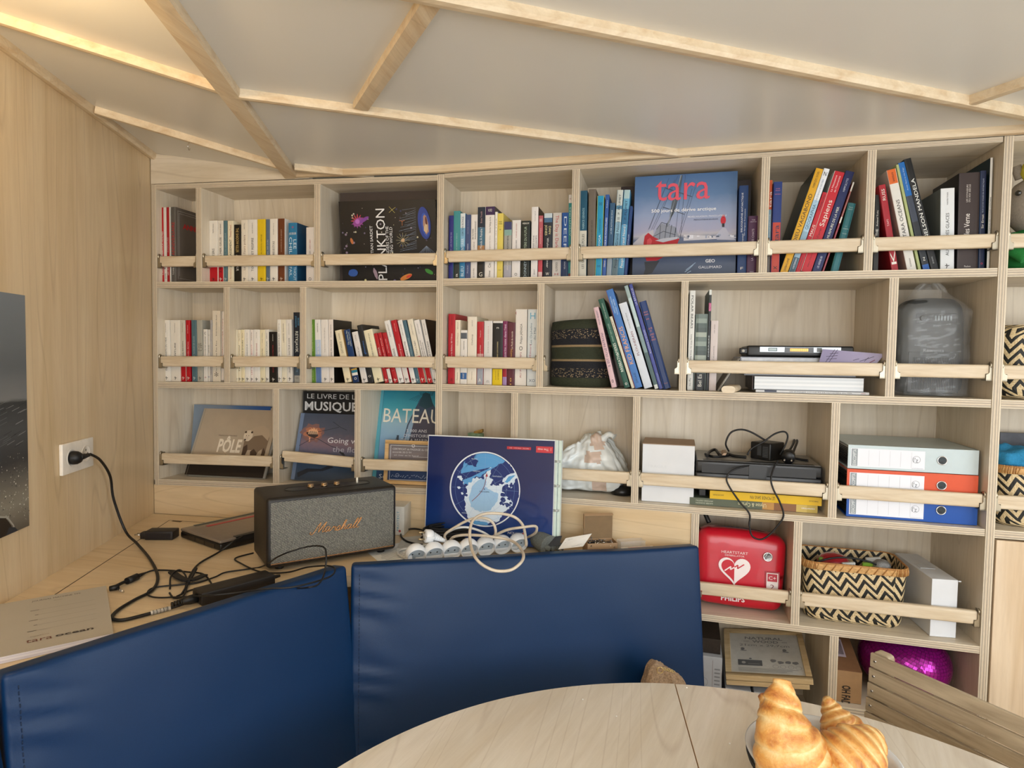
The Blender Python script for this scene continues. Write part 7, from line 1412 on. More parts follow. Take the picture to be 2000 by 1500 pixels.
# picture frames, tilted towards the viewer
fz = zf+.082
PINE = wood('pine_frame_light', '#d6bd92', '#e0caa2', '#c7ab7c', 'x', dens=2.5, knots=False)
def wframe(label, A, B, D_, th, glass, up):
    ex = (B-A).normalized(); w = (B-A).length; ez = (D_-A); ez = (ez-ex*ez.dot(ex)); h = ez.length; ez.normalize(); n = ex.cross(ez)
    t = thing('picture_frame', label, 'picture frame', A, 'natural wood frames lying in the bottom bay'); b = MB(); fw = .017
    for x0, x1, z0, z1 in ((0, w, 0, fw), (0, w, h-fw, h), (0, fw, fw, h-fw), (w-fw, w, fw, h-fw)): b.box(A, ex, n, ez, x0, x1, -th, 0, z0, z1, PINE)
    b.build('frame', t, bevel=.0012); b = MB(); b.box(A, ex, n, ez, fw, w-fw, -th*.5, -th*.35, fw, h-fw, M('#cfcfcb', .3, coat=.3, name='frame_insert_grey')); 
    if glass:
        art = Art(b, A+ex*fw+ez*fw+n*(-th*.35+.0004), ex, ez, w-2*fw, h-2*fw)
        gy = '#808286'; art.text('NATURAL', .5, .88, gy, h=.065, w=.55, bold=.02); art.text('WOOD', .52, .795, gy, h=.065, w=.38, bold=.02); art.rect(.2, .28, .79, .80, gy); art.rect(.76, .84, .79, .80, gy); art.text('21cm x 29,7cm', .5, .70, gy, h=.055, w=.72)
        for u in (.18, .78): art.disc(u, .60, .006, gy, 14); art.poly([(u-.04, .555), (u+.05, .545), (u+.06, .56), (u-.02, .575)], gy)
        art.rect(.10, .44, .20, .33, '#5f6266'); art.disc(.18, .265, .006, '#a9aaa8', 12); art.line([(.24, .24), (.40, .24)], .0015, '#a9aaa8'); art.disc(.28, .36, .004, gy, 12)
        for u, v in ((.60, .33), (.70, .30), (.80, .31), (.90, .30)): art.disc(u, v, .009, gy, 14, 1, .8, 0, .2)
        for u, v in ((.62, .20), (.72, .20), (.83, .20), (.93, .19)): art.ring(u, v, .008, .0008, gy, 18)
        for k in range(3): art.rect(.1, .92-.08*k, .13-.03*k, .137-.03*k, gy)
    b.build('insert_sheet', t); return t
A0, B0 = wpt(1085, 440, -.005), wpt(1640, 475, -.005); 
A0z = A0.z; 
def bw(x, y, ycoord): return aty(*CP('Z', x, y), ycoord)
yb_ = SW('R', .95, .0).y
A1 = bw(1088, 445, yb_+.015); B1 = bw(1640, 478, yb_-.005); 
E1 = None
for q_ in range(250):
    d_ = q_*.001; c_ = aty(*CP('Z', 1035, 150), A1.y+d_)
    if (c_-A1).length >= .315: E1 = c_; break
E1 = E1 or aty(*CP('Z', 1035, 150), A1.y+.245)
print('FRAME', A1, B1, E1, (B1-A1).length, (E1-A1).length)
A2_, B2_, E2_ = A1-Z_*.0185+V((.002, .004, 0)), B1-Z_*.0185+V((-.008, .004, 0)), E1-Z_*.0185+V((-.006, .004, 0))
wframe('lower of two natural wood picture frames in the bottom bay', A2_, B2_, E2_, .015, False, 0)
wframe('upper natural wood picture frame with grey printed insert, bottom bay', A1, B1, E1, .016, True, 0)
# cardboard box and mirror ball
KR = M('#a07c54', .7, var=.06, scale=40, name='kraft_card')
o = SW('R', 1.20, .025, zf); exk = V((cos(.0), sin(.0), 0)); pr = front('R', *CP('Y', 1040, 545), .025); w = (pr.xy-o.xy).length-.002; hh = front('R', *CP('Y', 905, 330), .025).z-zf
t = thing('cardboard_box', 'brown cardboard box with stencilled letters in the last bottom bay', 'box', o); b = MB(); b.box(o, axR, ayR, Z_, 0, w, 0, .22, 0, hh, KR)
q0 = o+ayR*0+Z_*hh; b.hexa([q0, q0+axR*w, q0+axR*w*.97+ayR*.2+Z_*.002, q0+ayR*.2+Z_*.002]+[q0+Z_*.001, q0+axR*w+Z_*.001, q0+axR*w*.9+ayR*.2+Z_*.06, q0+ayR*.2+Z_*.06], M('#7f5a3c', .7, name='kraft_card_dark')); b.build('box_body', t, bevel=.0008)
b = MB(); b.text('OH FADA', V((o.x, o.y, front('R', 1652, 1361, .025).z))-ayR*.0008+axR*w*.42, -Z_, axR, ink('#2a221c'), h=.022, w=.066, bold=.03); b.build('lettering', t)
b = MB(); art = Art(b, q0+ayR*.04+Z_*.016, axR, (ayR+Z_*.27).normalized(), w, .1); art.rect(.15, .55, .1, .9, '#b9a9b4')
for k in range(9): art.rect(.22+k*.032, .235+k*.032, .2, .8, '#3a3238')
b.build('barcode_label', t)
def mirror_ball():
    c = front('R', 1763, 1330, .140); R = .120
    c.z = zf+.0965; t = thing('mirror_ball', 'large magenta mirror-tiled ball behind the slatted wooden chair back', 'mirror ball', c-Z_*.0965)
    mt, N, L, P = newmat('magenta_mirror_tiles'); tc = N.new('ShaderNodeTexCoord'); n = noise_node(N, L, 7, tc.outputs['Object'], 2)
    L.new(ramp(N, L, n.outputs['Fac'], [(.3, lin('#7a0f78')), (.6, lin('#b01a98')), (.8, lin('#cc3cac'))]), P.inputs['Base Color']); P.inputs['Metallic'].default_value = .55; P.inputs['Roughness'].default_value = .16
    dark = M('#2a0428', .4, name='dark_violet_grout'); b = MB(); b.lathe(c, [(R*.985*sin(pi*i/24), -R*.985*cos(pi*i/24)) for i in range(25)], dark, 40)
    for ww in b.v: ww.z = c.z+(ww.z-c.z)*.79
    b.build('ball_core', t)
    b = MB(); rows = 34; ax = V((.3, -.35, .88)).normalized(); u0 = ax.orthogonal().normalized(); v0 = ax.cross(u0)
    for i in range(rows):
        t0, t1 = pi*(i+.04)/rows, pi*(i+.96)/rows; nn = max(4, int(2*rows*sin((t0+t1)/2)))
        for k in range(nn):
            a0, a1 = 2*pi*(k+.04)/nn, 2*pi*(k+.96)/nn; jt = V((rnd.uniform(-1, 1), rnd.uniform(-1, 1), rnd.uniform(-1, 1)))*.0002
            pts = [c+(ax*cos(tt_)+(u0*cos(aa)+v0*sin(aa))*sin(tt_))*R+jt*(1 if j % 2 else -1) for j, (tt_, aa) in enumerate(((t0, a0), (t1, a0), (t1, a1), (t0, a1)))]
            b.face(pts, mt)
    for ww in b.v: ww.z = c.z+(ww.z-c.z)*.79
    b.build('mirror_tiles', t); return c, R
mbc, mbR = mirror_ball(); print('BALL', mbc, mbR)
# slatted crate on a low stool, right foreground
DC = 1.60
def cpt(x, y): return dist_at(*CP('Y', x, y), DC)
TLc = cpt(1090, 226); cdir_a = atan2(-cos(atan2(.465, .885)), 0)
cd_ = V((.465*cos(YAW)+.885*sin(YAW), .465*sin(YAW)-.885*cos(YAW), 0)).normalized(); cn_ = V((cd_.y, -cd_.x, 0)); 
if cn_.dot(V((TLc.x, TLc.y, 0))) > 0: cn_ = -cn_
back_ = -cn_; t = thing('wooden_chair', 'weathered wooden chair with slatted backrest behind the table at right', 'chair', V((TLc.x, TLc.y, 0)))
hs = .0345; gp = .0045; nsl = 6; Lc = .50; ztc = TLc.z; TB = V((TLc.x, TLc.y, 0)); CRW = wood('weathered_slat_wood', '#b9a98f', '#cabb9f', '#97866c', 'x', dens=2.4, rough=.6, knots=False, rot=atan2(cd_.y, cd_.x))
for k in range(nsl):
    z1 = ztc-k*(hs+gp); z0 = z1-hs; sk = -.0025*k
    b = MB(); b.box(TB, cd_, back_, Z_, sk, Lc, 0, .009, z0, z1, CRW); sl = b.build('slat', t, bevel=.0015)
    b = MB(); c_ = TB+Z_*((z0+z1)/2)+cd_*(.013+sk)-back_*.0002; b.lathe(c_, [(.0038, 0), (.0036, .0012), (0, .0016)], CHROME, 14, axis=-back_); b.box(c_-back_*.0016, cd_, back_, Z_, -.0022, .0022, -.0001, .0001, -.0005, .0005, DARK); b.build('screw', sl)
for u in (.003, Lc-.043):
    b = MB(); z_t = ztc+.004
    prof = [(0, .02), (0, z_t-.006), (.003, z_t-.001), (.008, z_t), (.030, z_t), (.037, z_t-.003), (.040, z_t-.010), (.040, .02)]
    b.prism([TB+cd_*(u+x)+back_*.0092+Z_*z for x, z in prof], back_*.024, CRW); b.build('post', t, bevel=.002)
b = MB(); b.box(TB, cd_, back_, Z_, .0, Lc, -.22, -.002, .43, .452, CRW); b.build('seat', t, bevel=.002)
for u in (.003, Lc-.043):
    b = MB(); b.box(TB, cd_, back_, Z_, u, u+.04, -.21, -.18, .0, .43, CRW); b.build('leg', t)
# ---------------- on the worktop ----------------
CZT = COUNTER+.0006
def wt_(x, y, up=0.0): return atz(x, y, CZT+up)
# speaker
s0, s1 = wt_(521, 1113, .010), wt_(774, 1072, .010); exs = (s1-s0); ws = exs.length; exs.normalize(); eys = V((-exs.y, exs.x, 0)); print('SPEAKER w', ws)
DS = .175; nrm_s = V((exs.y, -exs.x, 0)); hsp = (onplane(516, 975, s0, nrm_s)-s0).z; print('h', hsp)
t = thing('speaker', 'black loudspeaker with silver woven grille and gold script lettering on the worktop', 'speaker', (s0+s1)/2+eys*DS/2-Z_*.010)
VIN = M('#1a1613', .45, var=.2, scale=600, bump=.25, name='black_vinyl'); b = MB()
rbox(b, s0, exs, eys, Z_, ws, DS, hsp, .011, VIN, n=(8, 4, 5), seg=5); cab = b.build('cabinet', t)
mt, N, L, P = newmat('woven_speaker_cloth'); tc = N.new('ShaderNodeTexCoord'); mp = N.new('ShaderNodeMapping'); mp.inputs['Rotation'].default_value = (0, 0, .60); mp.inputs['Scale'].default_value = (330, 190, 1); L.new(tc.outputs['UV'], mp.inputs['Vector'])
br = N.new('ShaderNodeTexBrick'); L.new(mp.outputs[0], br.inputs['Vector']); br.inputs['Color1'].default_value = lin('#b9b8aa'); br.inputs['Color2'].default_value = lin('#8f8f86'); br.inputs['Mortar'].default_value = lin('#161616'); br.inputs['Scale'].default_value = 1; br.inputs['Mortar Size'].default_value = .16; br.inputs['Brick Width'].default_value = 1.2; br.inputs['Row Height'].default_value = .6
L.new(br.outputs['Color'], P.inputs['Base Color']); P.inputs['Roughness'].default_value = .6
bp = N.new('ShaderNodeBump'); bp.inputs['Strength'].default_value = .5; bp.inputs['Distance'].default_value = .0006; bp.invert = True; L.new(br.outputs['Fac'], bp.inputs['Height']); L.new(bp.outputs['Normal'], P.inputs['Normal'])
g0 = s0+exs*.010+Z_*.010-eys*.0008; gw, gh = ws-.020, hsp-.022
b = MB(); b.box(g0, exs, eys, Z_, 0, gw, 0, .003, 0, gh, {'*': BLACK}); b.face([g0-eys*.0003, g0+exs*gw-eys*.0003, g0+exs*gw+Z_*gh-eys*.0003, g0+Z_*gh-eys*.0003], mt, [(0, 0), (gw, 0), (gw, gh), (0, gh)]); b.build('grille', t)
GOLD = M('#b9885a', .3, .8, name='brass_lettering')
b = MB(); b.box(g0-eys*.0012, exs, eys, Z_, 0, gw, 0, .002, .0008, .0032, GOLD)
b.build('brass_strip', t)
b = MB()
# joined script lettering built from strokes
def stroke(pts, r0=.0012):
    q = smooth_path([g0-eys*.0030+exs*(gw*.5+x)+Z_*(gh*.49+y) for x, y in pts], 5); b.tube(q, r0, GOLD, n=6)
sc = .00112
def S(lst, dx): stroke([((x+dx-60+y*.42)*sc, (y-8)*sc) for x, y in lst])
S([(-6, 2), (-8, -1), (-4, -4), (1, 0), (5, 14), (9, 23)], 6); S([(9, 23), (10, 10), (12, -1)], 6); S([(12, -1), (17, 12), (23, 23)], 6); S([(23, 23), (21, 8), (22, -1), (26, 1), (30, 4)], 6)
S([(12, 9), (6, 10), (3, 4), (5, -1), (9, 0), (13, 9), (12, 1), (15, -1), (19, 3)], 30)
S([(0, 2), (4, 10), (4, 7), (10, 8), (9, 2), (11, -1), (15, 2)], 48)
S([(0, 1), (6, 10), (9, 3), (6, -2), (1, 0), (10, -1), (14, 3)], 60)
S([(0, 1), (7, 16), (7, 22), (4, 18), (2, -1), (6, 8), (10, 8), (9, 1), (12, -1), (15, 2)], 72)
S([(10, 9), (4, 9), (1, 3), (4, -1), (8, 1), (11, 9), (10, 1), (13, -1), (16, 3)], 86)
S([(0, 2), (7, 16), (7, 23), (4, 18), (3, 2), (6, -1), (9, 2)], 101); S([(0, 2), (7, 16), (7, 23), (4, 18), (3, 2), (6, -1), (10, 1)], 109)
b.build('script_lettering', t)
topz = s0+Z_*hsp; b = MB(); cc_ = topz+exs*ws*.52+eys*DS*.50
slot = [];
for i in range(40):
    a = 2*pi*i/40; sx_ = (1 if cos(a) > 0 else -1)*ws*.27; slot.append(cc_+exs*(sx_+cos(a)*.024)+eys*(sin(a)*.024)+Z_*.0006)
b.face(slot, M('#0b0a09', .35, name='dark_control_well')); b.tube([p for p in slot], .0011, VIN, n=6, closed=True); b.build('control_recess', t)
for i, u in enumerate((-.057, -.014, .028)):
    b = MB(); b.lathe(cc_+exs*(ws*u/.35*.85)+Z_*.0006, [(.0085, 0), (.0085, .004), (.0080, .004), (.0080, .0085), (.0072, .0095), (0, .0095)], M('#b9a184', .25, 1.0, name='brushed_brass'), 28); b.build('control_knob', t)
b = MB(); c_ = cc_+exs*(ws*.235); b.tube([c_+Z_*.0, c_+Z_*.017], .0032, M('#e3dccb', .3, name='ivory_switch'), n=10); b.build('power_toggle', t)
for x in (.03, ws-.045):
    for y in (.02, DS-.035): b = MB(); b.lathe(s0+exs*(x+.008)+eys*(y+.008)-Z_*.0096, [(.010, 0), (.011, .002), (.012, .0096)], RUBBER, 18); b.build('rubber_foot', t)
# carton behind the speaker, papers
o = wt_(770, 1050); o = wt_(745, 1036); exb = V((cos(.12), sin(.12), 0)); eyb = V((-exb.y, exb.x, 0)); r_ = wt_(789, 1046); o = r_-exb*.10; hbx = (onplane(789, 990, r_, eyb)-r_).z
t = thing('carton', 'small white carton standing behind the right end of the speaker', 'box', o); b = MB(); b.box(o, exb, eyb, Z_, 0, .10, 0, .10, 0, hbx, M('#e2dccf', .6, name='cream_card')); b.build('box_body', t, bevel=.0008)
b = MB(); art = Art(b, o-eyb*.0003, exb, Z_, .10, hbx); art.text('PROTECT', .80, .5, '#5fa0b4', h=.08, w=.7, rot=pi/2); art.disc(.86, .15, .004, '#c04a4a', 10); b.build('printing', t)
b = MB(); P1 = [wt_(690, 1090, .0004), wt_(770, 1098, .0004), wt_(846, 1080, .0004), wt_(760, 1040, .0004)]
def sheet(name, label, pts, mat, lines=0, cat='paper', th=.0004, grp=None):
    b = MB(); b.face(pts, mat, [(0, 0), (1, 0), (1, 1), (0, 1)]); n = (pts[1]-pts[0]).cross(pts[3]-pts[0]).normalized()
    b.face([p-n*th for p in pts][::-1], mat)
    for i in range(4): b.face([pts[i]-n*th, pts[(i+1) % 4]-n*th, pts[(i+1) % 4], pts[i]], mat)
    if lines:
        for k in range(lines):
            v = .12+.76*k/lines; L0 = rnd.uniform(.08, .2); L1 = rnd.uniform(.5, .9)
            def Q(u, vv): return pts[0]*(1-u)*(1-vv)+pts[1]*u*(1-vv)+pts[2]*u*vv+pts[3]*(1-u)*vv+n*.0002
            b.face([Q(L0, v), Q(L1, v), Q(L1, v+.018), Q(L0, v+.018)], ink('#8a8f98'))
    return tag(b.build(name, base=pts[0]), label, cat, grp)
sheet('printed_sheet', 'folded printed sheet on the worktop under the speaker\'s right foot', [wt_(742, 1099, .0004), wt_(838, 1084, .0004), wt_(800, 1056, .0004), wt_(712, 1074, .0004)], PAPER, 9)
sheet('printed_sheet', 'pale sheet between the speaker and the white power strip', [wt_(775, 1070, .0012), wt_(856, 1079, .0012), wt_(826, 1045, .0012), wt_(786, 1050, .0012)], M('#d3d0c6', .7), 6)
# laptop behind the speaker
l0, l1, l2 = wt_(430, 1077, .0), wt_(352, 1050, .0), wt_(560, 1052, .0)
el = (l1-l0).normalized(); wl_ = (l1-l0).length; ew = V((el.y, -el.x, 0)); 
if ew.x < 0: ew = -ew
thl = .030; t = thing('laptop', 'grey and black rugged laptop lying closed at the left of the speaker', 'laptop', l0+ew*.12); dl = .24; print('LAP', wl_)
b = MB(); rbox(b, l0, ew, el, Z_, .30, max(wl_, .2), thl*.70, .006, M('#15110e', .4, name='laptop_black_warm'), n=(6, 5, 2)); b.build('base', t)
wl_ = max(wl_, .2); TAUP = M('#8c8074', .32, .35, name='taupe_metal_lid')
b = MB(); rbox(b, l0+Z_*thl*.70, ew, el, Z_, .30, wl_, thl*.30, .0042, TAUP, n=(6, 5, 2)); b.build('lid', t)
b = MB(); zt2 = l0+Z_*(thl+.0002)
b.box(zt2, ew, el, Z_, .04, .26, wl_-.012, wl_-.002, 0, .001, M('#3a4a48', .3)); b.box(zt2, ew, el, Z_, .06, .24, wl_-.052, wl_-.038, 0, .0006, M('#b8323a', .4)); b.box(zt2, ew, el, Z_, .05, .25, -.0008, .016, -.014, .0012, BLACK); b.build('strips', t)
b = MB(); 
for k in range(3): b.box(l0, ew, el, Z_, -.0010, .001, .03+k*.055, .075+k*.055, .004, .016, M('#241c16', .4))
b.build('port_cover', t)
# usb charger
u0, u1 = wt_(282, 1055), wt_(337, 1055); eu = (u1-u0).normalized(); nu = V((-eu.y, eu.x, 0)); wu = (u1-u0).length; t = thing('charger', 'small black two-pin charger lying on the worktop near the left wall', 'charger', (u0+u1)/2)
b = MB(); rbox(b, u0, eu, nu, Z_, wu, .045, .027, .003, M('#211b18', .5, name='charger_black'), n=(3, 3, 2)); b.box(u0-nu*.0004, eu, nu, Z_, wu*.08, wu*.92, 0, .0003, .004, .020, M('#1b1a1e', .35)); b.build('charger_body', t)
b = MB(); rbox(b, u0-eu*.019+nu*.010, eu, nu, Z_, .019, .024, .020, .003, M('#211b18', .5, name='charger_black'), n=(2, 2, 2)); b.build('charger_nose', t)
for k in (0, 1): b = MB(); c_ = u0-eu*.019+nu*(.014+k*.016)+Z_*.012; b.tube([c_, c_-eu*.017], .0021, CHROME, n=8); b.build('pin', t)
# journal
j = [wt_(0, 1284), wt_(221, 1237), wt_(207, 1144), wt_(0, 1183)]; ej = (j[1]-j[0]).normalized(); nj = V((-ej.y, ej.x, 0)); jw = .30; jr = wt_(221, 1249); jw = .25; j0 = jr-ej*jw; jth = .013; jd = (wt_(208, 1155)-jr).dot(nj); jd = (atz(207, 1144, CZT+jth)-jr).dot(nj); print('journal', jd, jw)
JC = M('#b8b1a4', .38, var=.03, scale=8, name='grey_card_cover'); sk = (atz(207, 1144, CZT+jth)-jr-nj*jd).dot(ej)
t = thing('notebook', 'thick grey-covered logbook lying on the worktop at the far left', 'notebook', j0+ej*.15)
def JP(x, y, z): return j0+ej*(x+(sk*y/jd))+nj*y+Z_*z
b = MB(); b.hexa([JP(0, 0, 0), JP(jw, 0, 0), JP(jw, jd, 0), JP(0, jd, 0), JP(0, 0, jth-.0008), JP(jw, 0, jth-.0008), JP(jw, jd, jth-.0008), JP(0, jd, jth-.0008)], {'*': gradmat('journal_page_edges', [(0, '#e9e6ee'), (.3, '#d3d0dc'), (.5, '#f0eef4'), (.8, '#d9d6e0'), (1, '#efedf3')], .04, (1, 12))}); b.build('pages', t)
b = MB(); b.hexa([JP(-.001, .0, jth-.0008), JP(jw+.0005, .0, jth-.0008), JP(jw+.0005, jd, jth-.0008), JP(-.001, jd, jth-.0008), JP(-.001, 0, jth), JP(jw+.0005, 0, jth), JP(jw+.0005, jd, jth), JP(-.001, jd, jth)], JC)
art = Art(b, JP(jw-.30, 0, jth), ej, (JP(0, jd, 0)-JP(0, 0, 0)).normalized(), .30, (JP(0, jd, 0)-JP(0, 0, 0)).length)
art.text('JOURNAL MACHINE TPS', .68, .93, '#2e2a28', h=.030, w=.30); art.text('Mission', .69, .87, '#8a8478', h=.02, w=.05)
for k in range(5): art.rect(.58, .92, .72-.10*k, .7225-.10*k, '#857d6f'); art.rect(.53+.03*(k % 2), .58, .718-.10*k, .727-.10*k, '#5f584e')
art.text('tara', .60, .16, '#7a4c40', h=.065, w=.14); art.text('ocean', .79, .16, '#3a2f2c', h=.045, w=.21, bold=.02); art.text('expedition', .60, .225, '#8a7a6c', h=.018, w=.10); b.build('cover', t)
# charger brick with its leads
p0_, p1_ = wt_(395, 1186), wt_(540, 1146); ea = (p1_-p0_).normalized(); na = V((-ea.y, ea.x, 0)); wa = (p1_-p0_).length; t = thing('power_adapter', 'long black laptop power adapter lying along the left cushion', 'power adapter', (p0_+p1_)/2)
p0_ = p0_+na*.004
b = MB(); rbox(b, p0_, ea, na, Z_, wa, .052, .030, .004, M('#191513', .5, name='adapter_black'), n=(4, 3, 2)); b.box(p0_, ea, na, Z_, .002, wa-.002, -.0003, .052, .0145, .0155, DARK); b.build('adapter_body', t)
b = MB(); c_ = p0_+ea*wa+na*.024+Z_*.015; q = [c_+ea*x for x in (0, .006, .012, .018, .024)]; b.tube(q, .004, RUBBER, n=8, rad=[.005, .0055, .0045, .004, .003])
for k in range(5): b.tube([c_+ea*(.003+k*.0045), c_+ea*(.005+k*.0045)], .0055-.0004*k, RUBBER, n=8)
b.build('strain_relief', t)
b = MB(); c_ = p0_+na*.024+Z_*.014; b.tube([c_, c_-ea*.016, c_-ea*.034], .008, RUBBER, n=10, rad=[.0105, .0105, .0075])
for k in range(4): b.tube([c_-ea*(.034+k*.006), c_-ea*(.037+k*.006)], .0075-.0006*k, RUBBER, n=8)
b.build('inlet_plug', t)
def cab(name, label, pts, r, mat=None, cat='cable', n=8): 
    b = MB(); b.tube(smooth_path(pts, 8), r, mat or RUBBER, n=n); return tag(b.build(name, base=pts[0]), label, cat)
# lead from the wall socket to the adapter
SK = [onwall(176, 887, .030), onwall(196, 899, .030), onwall(215, 930, .026), onwall(222, 975, .024)]
pts = SK+[wt_(245, 1037, .030), wt_(268, 1062, .010), wt_(293, 1092, .0045), wt_(308, 1125, .0045), wt_(298, 1152, .0045), wt_(262, 1172, .0045), wt_(230, 1192, .0045), wt_(219, 1207, .0045), wt_(240, 1211, .0045), wt_(290, 1199, .0045), wt_(335, 1187, .0060), wt_(372, 1174, .012)]
cab('mains_lead', 'thick black mains lead running from the wall socket down onto the worktop', pts, .0038)
b = MB(); a_, c_ = wt_(294, 1197.5, .0048), wt_(333, 1187.5, .0060); b.tube([a_, c_], .0047, M('#e4dfd6', .5), n=10)
dd = (c_-a_); 
for k in range(14): q0 = a_+dd*(.1+.058*k); b.tube([q0, q0+dd*(.02 if k % 3 else .035)], .0049, ink('#2a2622'), n=10)
tag(b.build('barcode_tag', base=a_), 'white barcode tag wrapped around the black mains lead', 'tag')
cab('cable', 'thin black lead winding from the barrel plug across the worktop', [wt_(284, 1119, .004), wt_(300, 1114, .003), wt_(330, 1114, .003), wt_(365, 1117, .004), wt_(398, 1122, .004), wt_(415, 1145, .003), wt_(405, 1150, .003), wt_(375, 1152, .003), wt_(345, 1165, .003)], .0022)
cab('cable', 'black lead looped twice near the plug end of the long adapter', [wt_(545, 1160, .014), wt_(565, 1150, .004), wt_(598, 1148, .051), wt_(622, 1141, .051), dist_at(634, 1118, 1.50), dist_at(637, 1085, 1.52), dist_at(631, 1068, 1.54), dist_at(600, 1068, 1.56), dist_at(550, 1084, 1.57), wt_(513, 1106, .006), wt_(480, 1112, .003), wt_(440, 1118, .003), wt_(420, 1127, .003), wt_(385, 1138, .003), wt_(350, 1142, .003), wt_(300, 1148, .004), wt_(288, 1160, .004), wt_(305, 1167, .006), wt_(350, 1166, .010), wt_(410, 1163, .035), wt_(460, 1158, .037), wt_(520, 1150, .049), wt_(570, 1147, .051), wt_(620, 1135, .051), wt_(648, 1124, .052), wt_(654, 1111, .053), wt_(640, 1105, .052), wt_(600, 1108, .030), wt_(560, 1118, .006), wt_(510, 1117, .003), wt_(470, 1100, .003), wt_(460, 1090, .003), wt_(495, 1080, .003)], .0021)
cab('cable', 'black lead running from the closed laptop towards the cable tangle', [wt_(490, 1040, .020), wt_(460, 1055, .030), wt_(428, 1078, .006), wt_(390, 1100, .004), wt_(372, 1122, .006), wt_(362, 1150, .006), wt_(378, 1118, .010), wt_(384, 1110, .014), wt_(378, 1122, .010), wt_(355, 1160, .004)], .0026)
cab('cable', 'thin black loop of cable standing in the middle of the tangle', [wt_(332, 1150, .003), wt_(334, 1125, .010), wt_(350, 1113, .014), wt_(363, 1125, .012), wt_(365, 1145, .006), wt_(357, 1165, .005), wt_(340, 1168, .003), wt_(331, 1158, .003)], .0021)
b = MB(); q = smooth_path([wt_(335, 1118, .004), wt_(352, 1130, .009), wt_(372, 1135, .009), wt_(400, 1124, .006)], 5)
for i in range(len(q)-1): a_, c_ = q[i], q[i+1]; d = (c_-a_).normalized(); u = Z_.cross(d)*.0085; b.hexa([a_-u, c_-u, c_+u, a_+u, a_-u+Z_*.004, c_-u+Z_*.004, c_+u+Z_*.004, a_+u+Z_*.004], M('#1b1714', .8, name='hook_and_loop'))
tag(b.build('cable_strap', base=q[0]), 'black fabric strap binding the cable tangle', 'strap')
b = MB(); q = [wt_(215, 1147, .006), wt_(222, 1143, .006), wt_(232, 1141, .006)]; b.tube([wt_(214, 1150, .008), wt_(232, 1146, .008)], .0075, RUBBER, n=10, rad=[.006, .0075]); b.tube([wt_(230, 1150, .007), wt_(241, 1156, .005)], .0030, CHROME, n=12); b.tube(smooth_path([wt_(228, 1144, .008), wt_(240, 1138, .008), wt_(250, 1134, .008)], 4), .0042, RUBBER, n=8); b.tube([wt_(248, 1135, .008), wt_(268, 1126, .008)], .0085, RUBBER, n=14, rad=[.0085, .0085]); b.tube([wt_(268, 1126, .008), wt_(285, 1118.5, .005)], .004, RUBBER, n=8, rad=[.006, .0025]); tag(b.build('barrel_plug', base=q[0]), 'black right-angle barrel plug with ferrite lying beside the logbook', 'plug')
# wall socket
sa_, sb_ = onwall(115, 930, 0), onwall(176, 905, 0); so = onwall(116.5, 868, 0); st1 = (sa_-WP(0)).dot(wdir); st0 = (sb_-WP(0)).dot(wdir); zs0, zs1 = sa_.z, so.z; print('SOCKET', st0, st1, zs0, zs1)
exk = -wdir; o = WP(st1, zs0, .0005); sw_, sh_ = st1-st0, zs1-zs0; t = thing('wall_socket', 'white double wall socket plate on the left wooden wall', 'wall socket', o); nk = -wn_
b = MB(); rbox(b, o+wn_*.009, exk, -wn_, Z_, sw_, .009, sh_, .002, M('#efe8dc', .3, name='white_socket_plastic'), n=(4, 1, 3)); b.build('face_plate', t)
for k in (0, 1):
    c_ = o+exk*sw_*(.27+.46*k)+Z_*sh_*.5+wn_*.0094; b = MB(); b.lathe(c_, [(.0235, 0), (.0230, .001), (.0215, .0012), (.0205, -.0002), (0, -.0002)], M('#e9e2d6', .3, name='white_socket_inset'), 36, axis=wn_, caps=False)
    if k: 
        for dx, dz in ((-.0095, 0), (.0095, 0), (0, .010)): b.lathe(c_+exk*dx+Z_*dz+wn_*.0003, [(.0026, 0), (0, .0002)], ink('#2a2622'), 12, axis=wn_)
    b.build('socket_outlet', t)
c_ = o+exk*sw_*.27+Z_*sh_*.5+wn_*.0098; t = thing('mains_plug', 'black moulded plug in the left outlet of the wall socket', 'plug', c_)
b = MB(); b.lathe(c_, [(.018, 0), (.0185, .004), (.0175, .014), (.013, .022), (0, .024)], RUBBER, 24, axis=wn_); b.tube([c_+wn_*.016, c_+wn_*.018+exk*.016, c_+wn_*.020+exk*.036], .008, RUBBER, n=10, rad=[.010, .008, .005]); b.build('plug_body', t)
b = MB()
for k in range(5): q0 = c_+wn_*.019+exk*(.020+k*.006); b.tube([q0, q0+exk*.0035], .0072-.0005*k, RUBBER, n=10)
b.build('strain_relief', t)
# hook on the ceiling batten
hp = onS(369, 264)-Z_*.017; b = MB(); b.tube(smooth_path([hp, hp-Z_*.006, hp-Z_*.010-exk*.006, hp-Z_*.018-exk*.010, hp-Z_*.026-exk*.004, hp-Z_*.026+exk*.004, hp-Z_*.020+exk*.007], 5), .0013, CHROME, n=8); b.lathe(hp-Z_*.001, [(.004, 0), (.004, .0015)], CHROME, 12)
tag(b.build('cup_hook', base=hp), 'small brass cup hook screwed under the ceiling batten', 'hook')
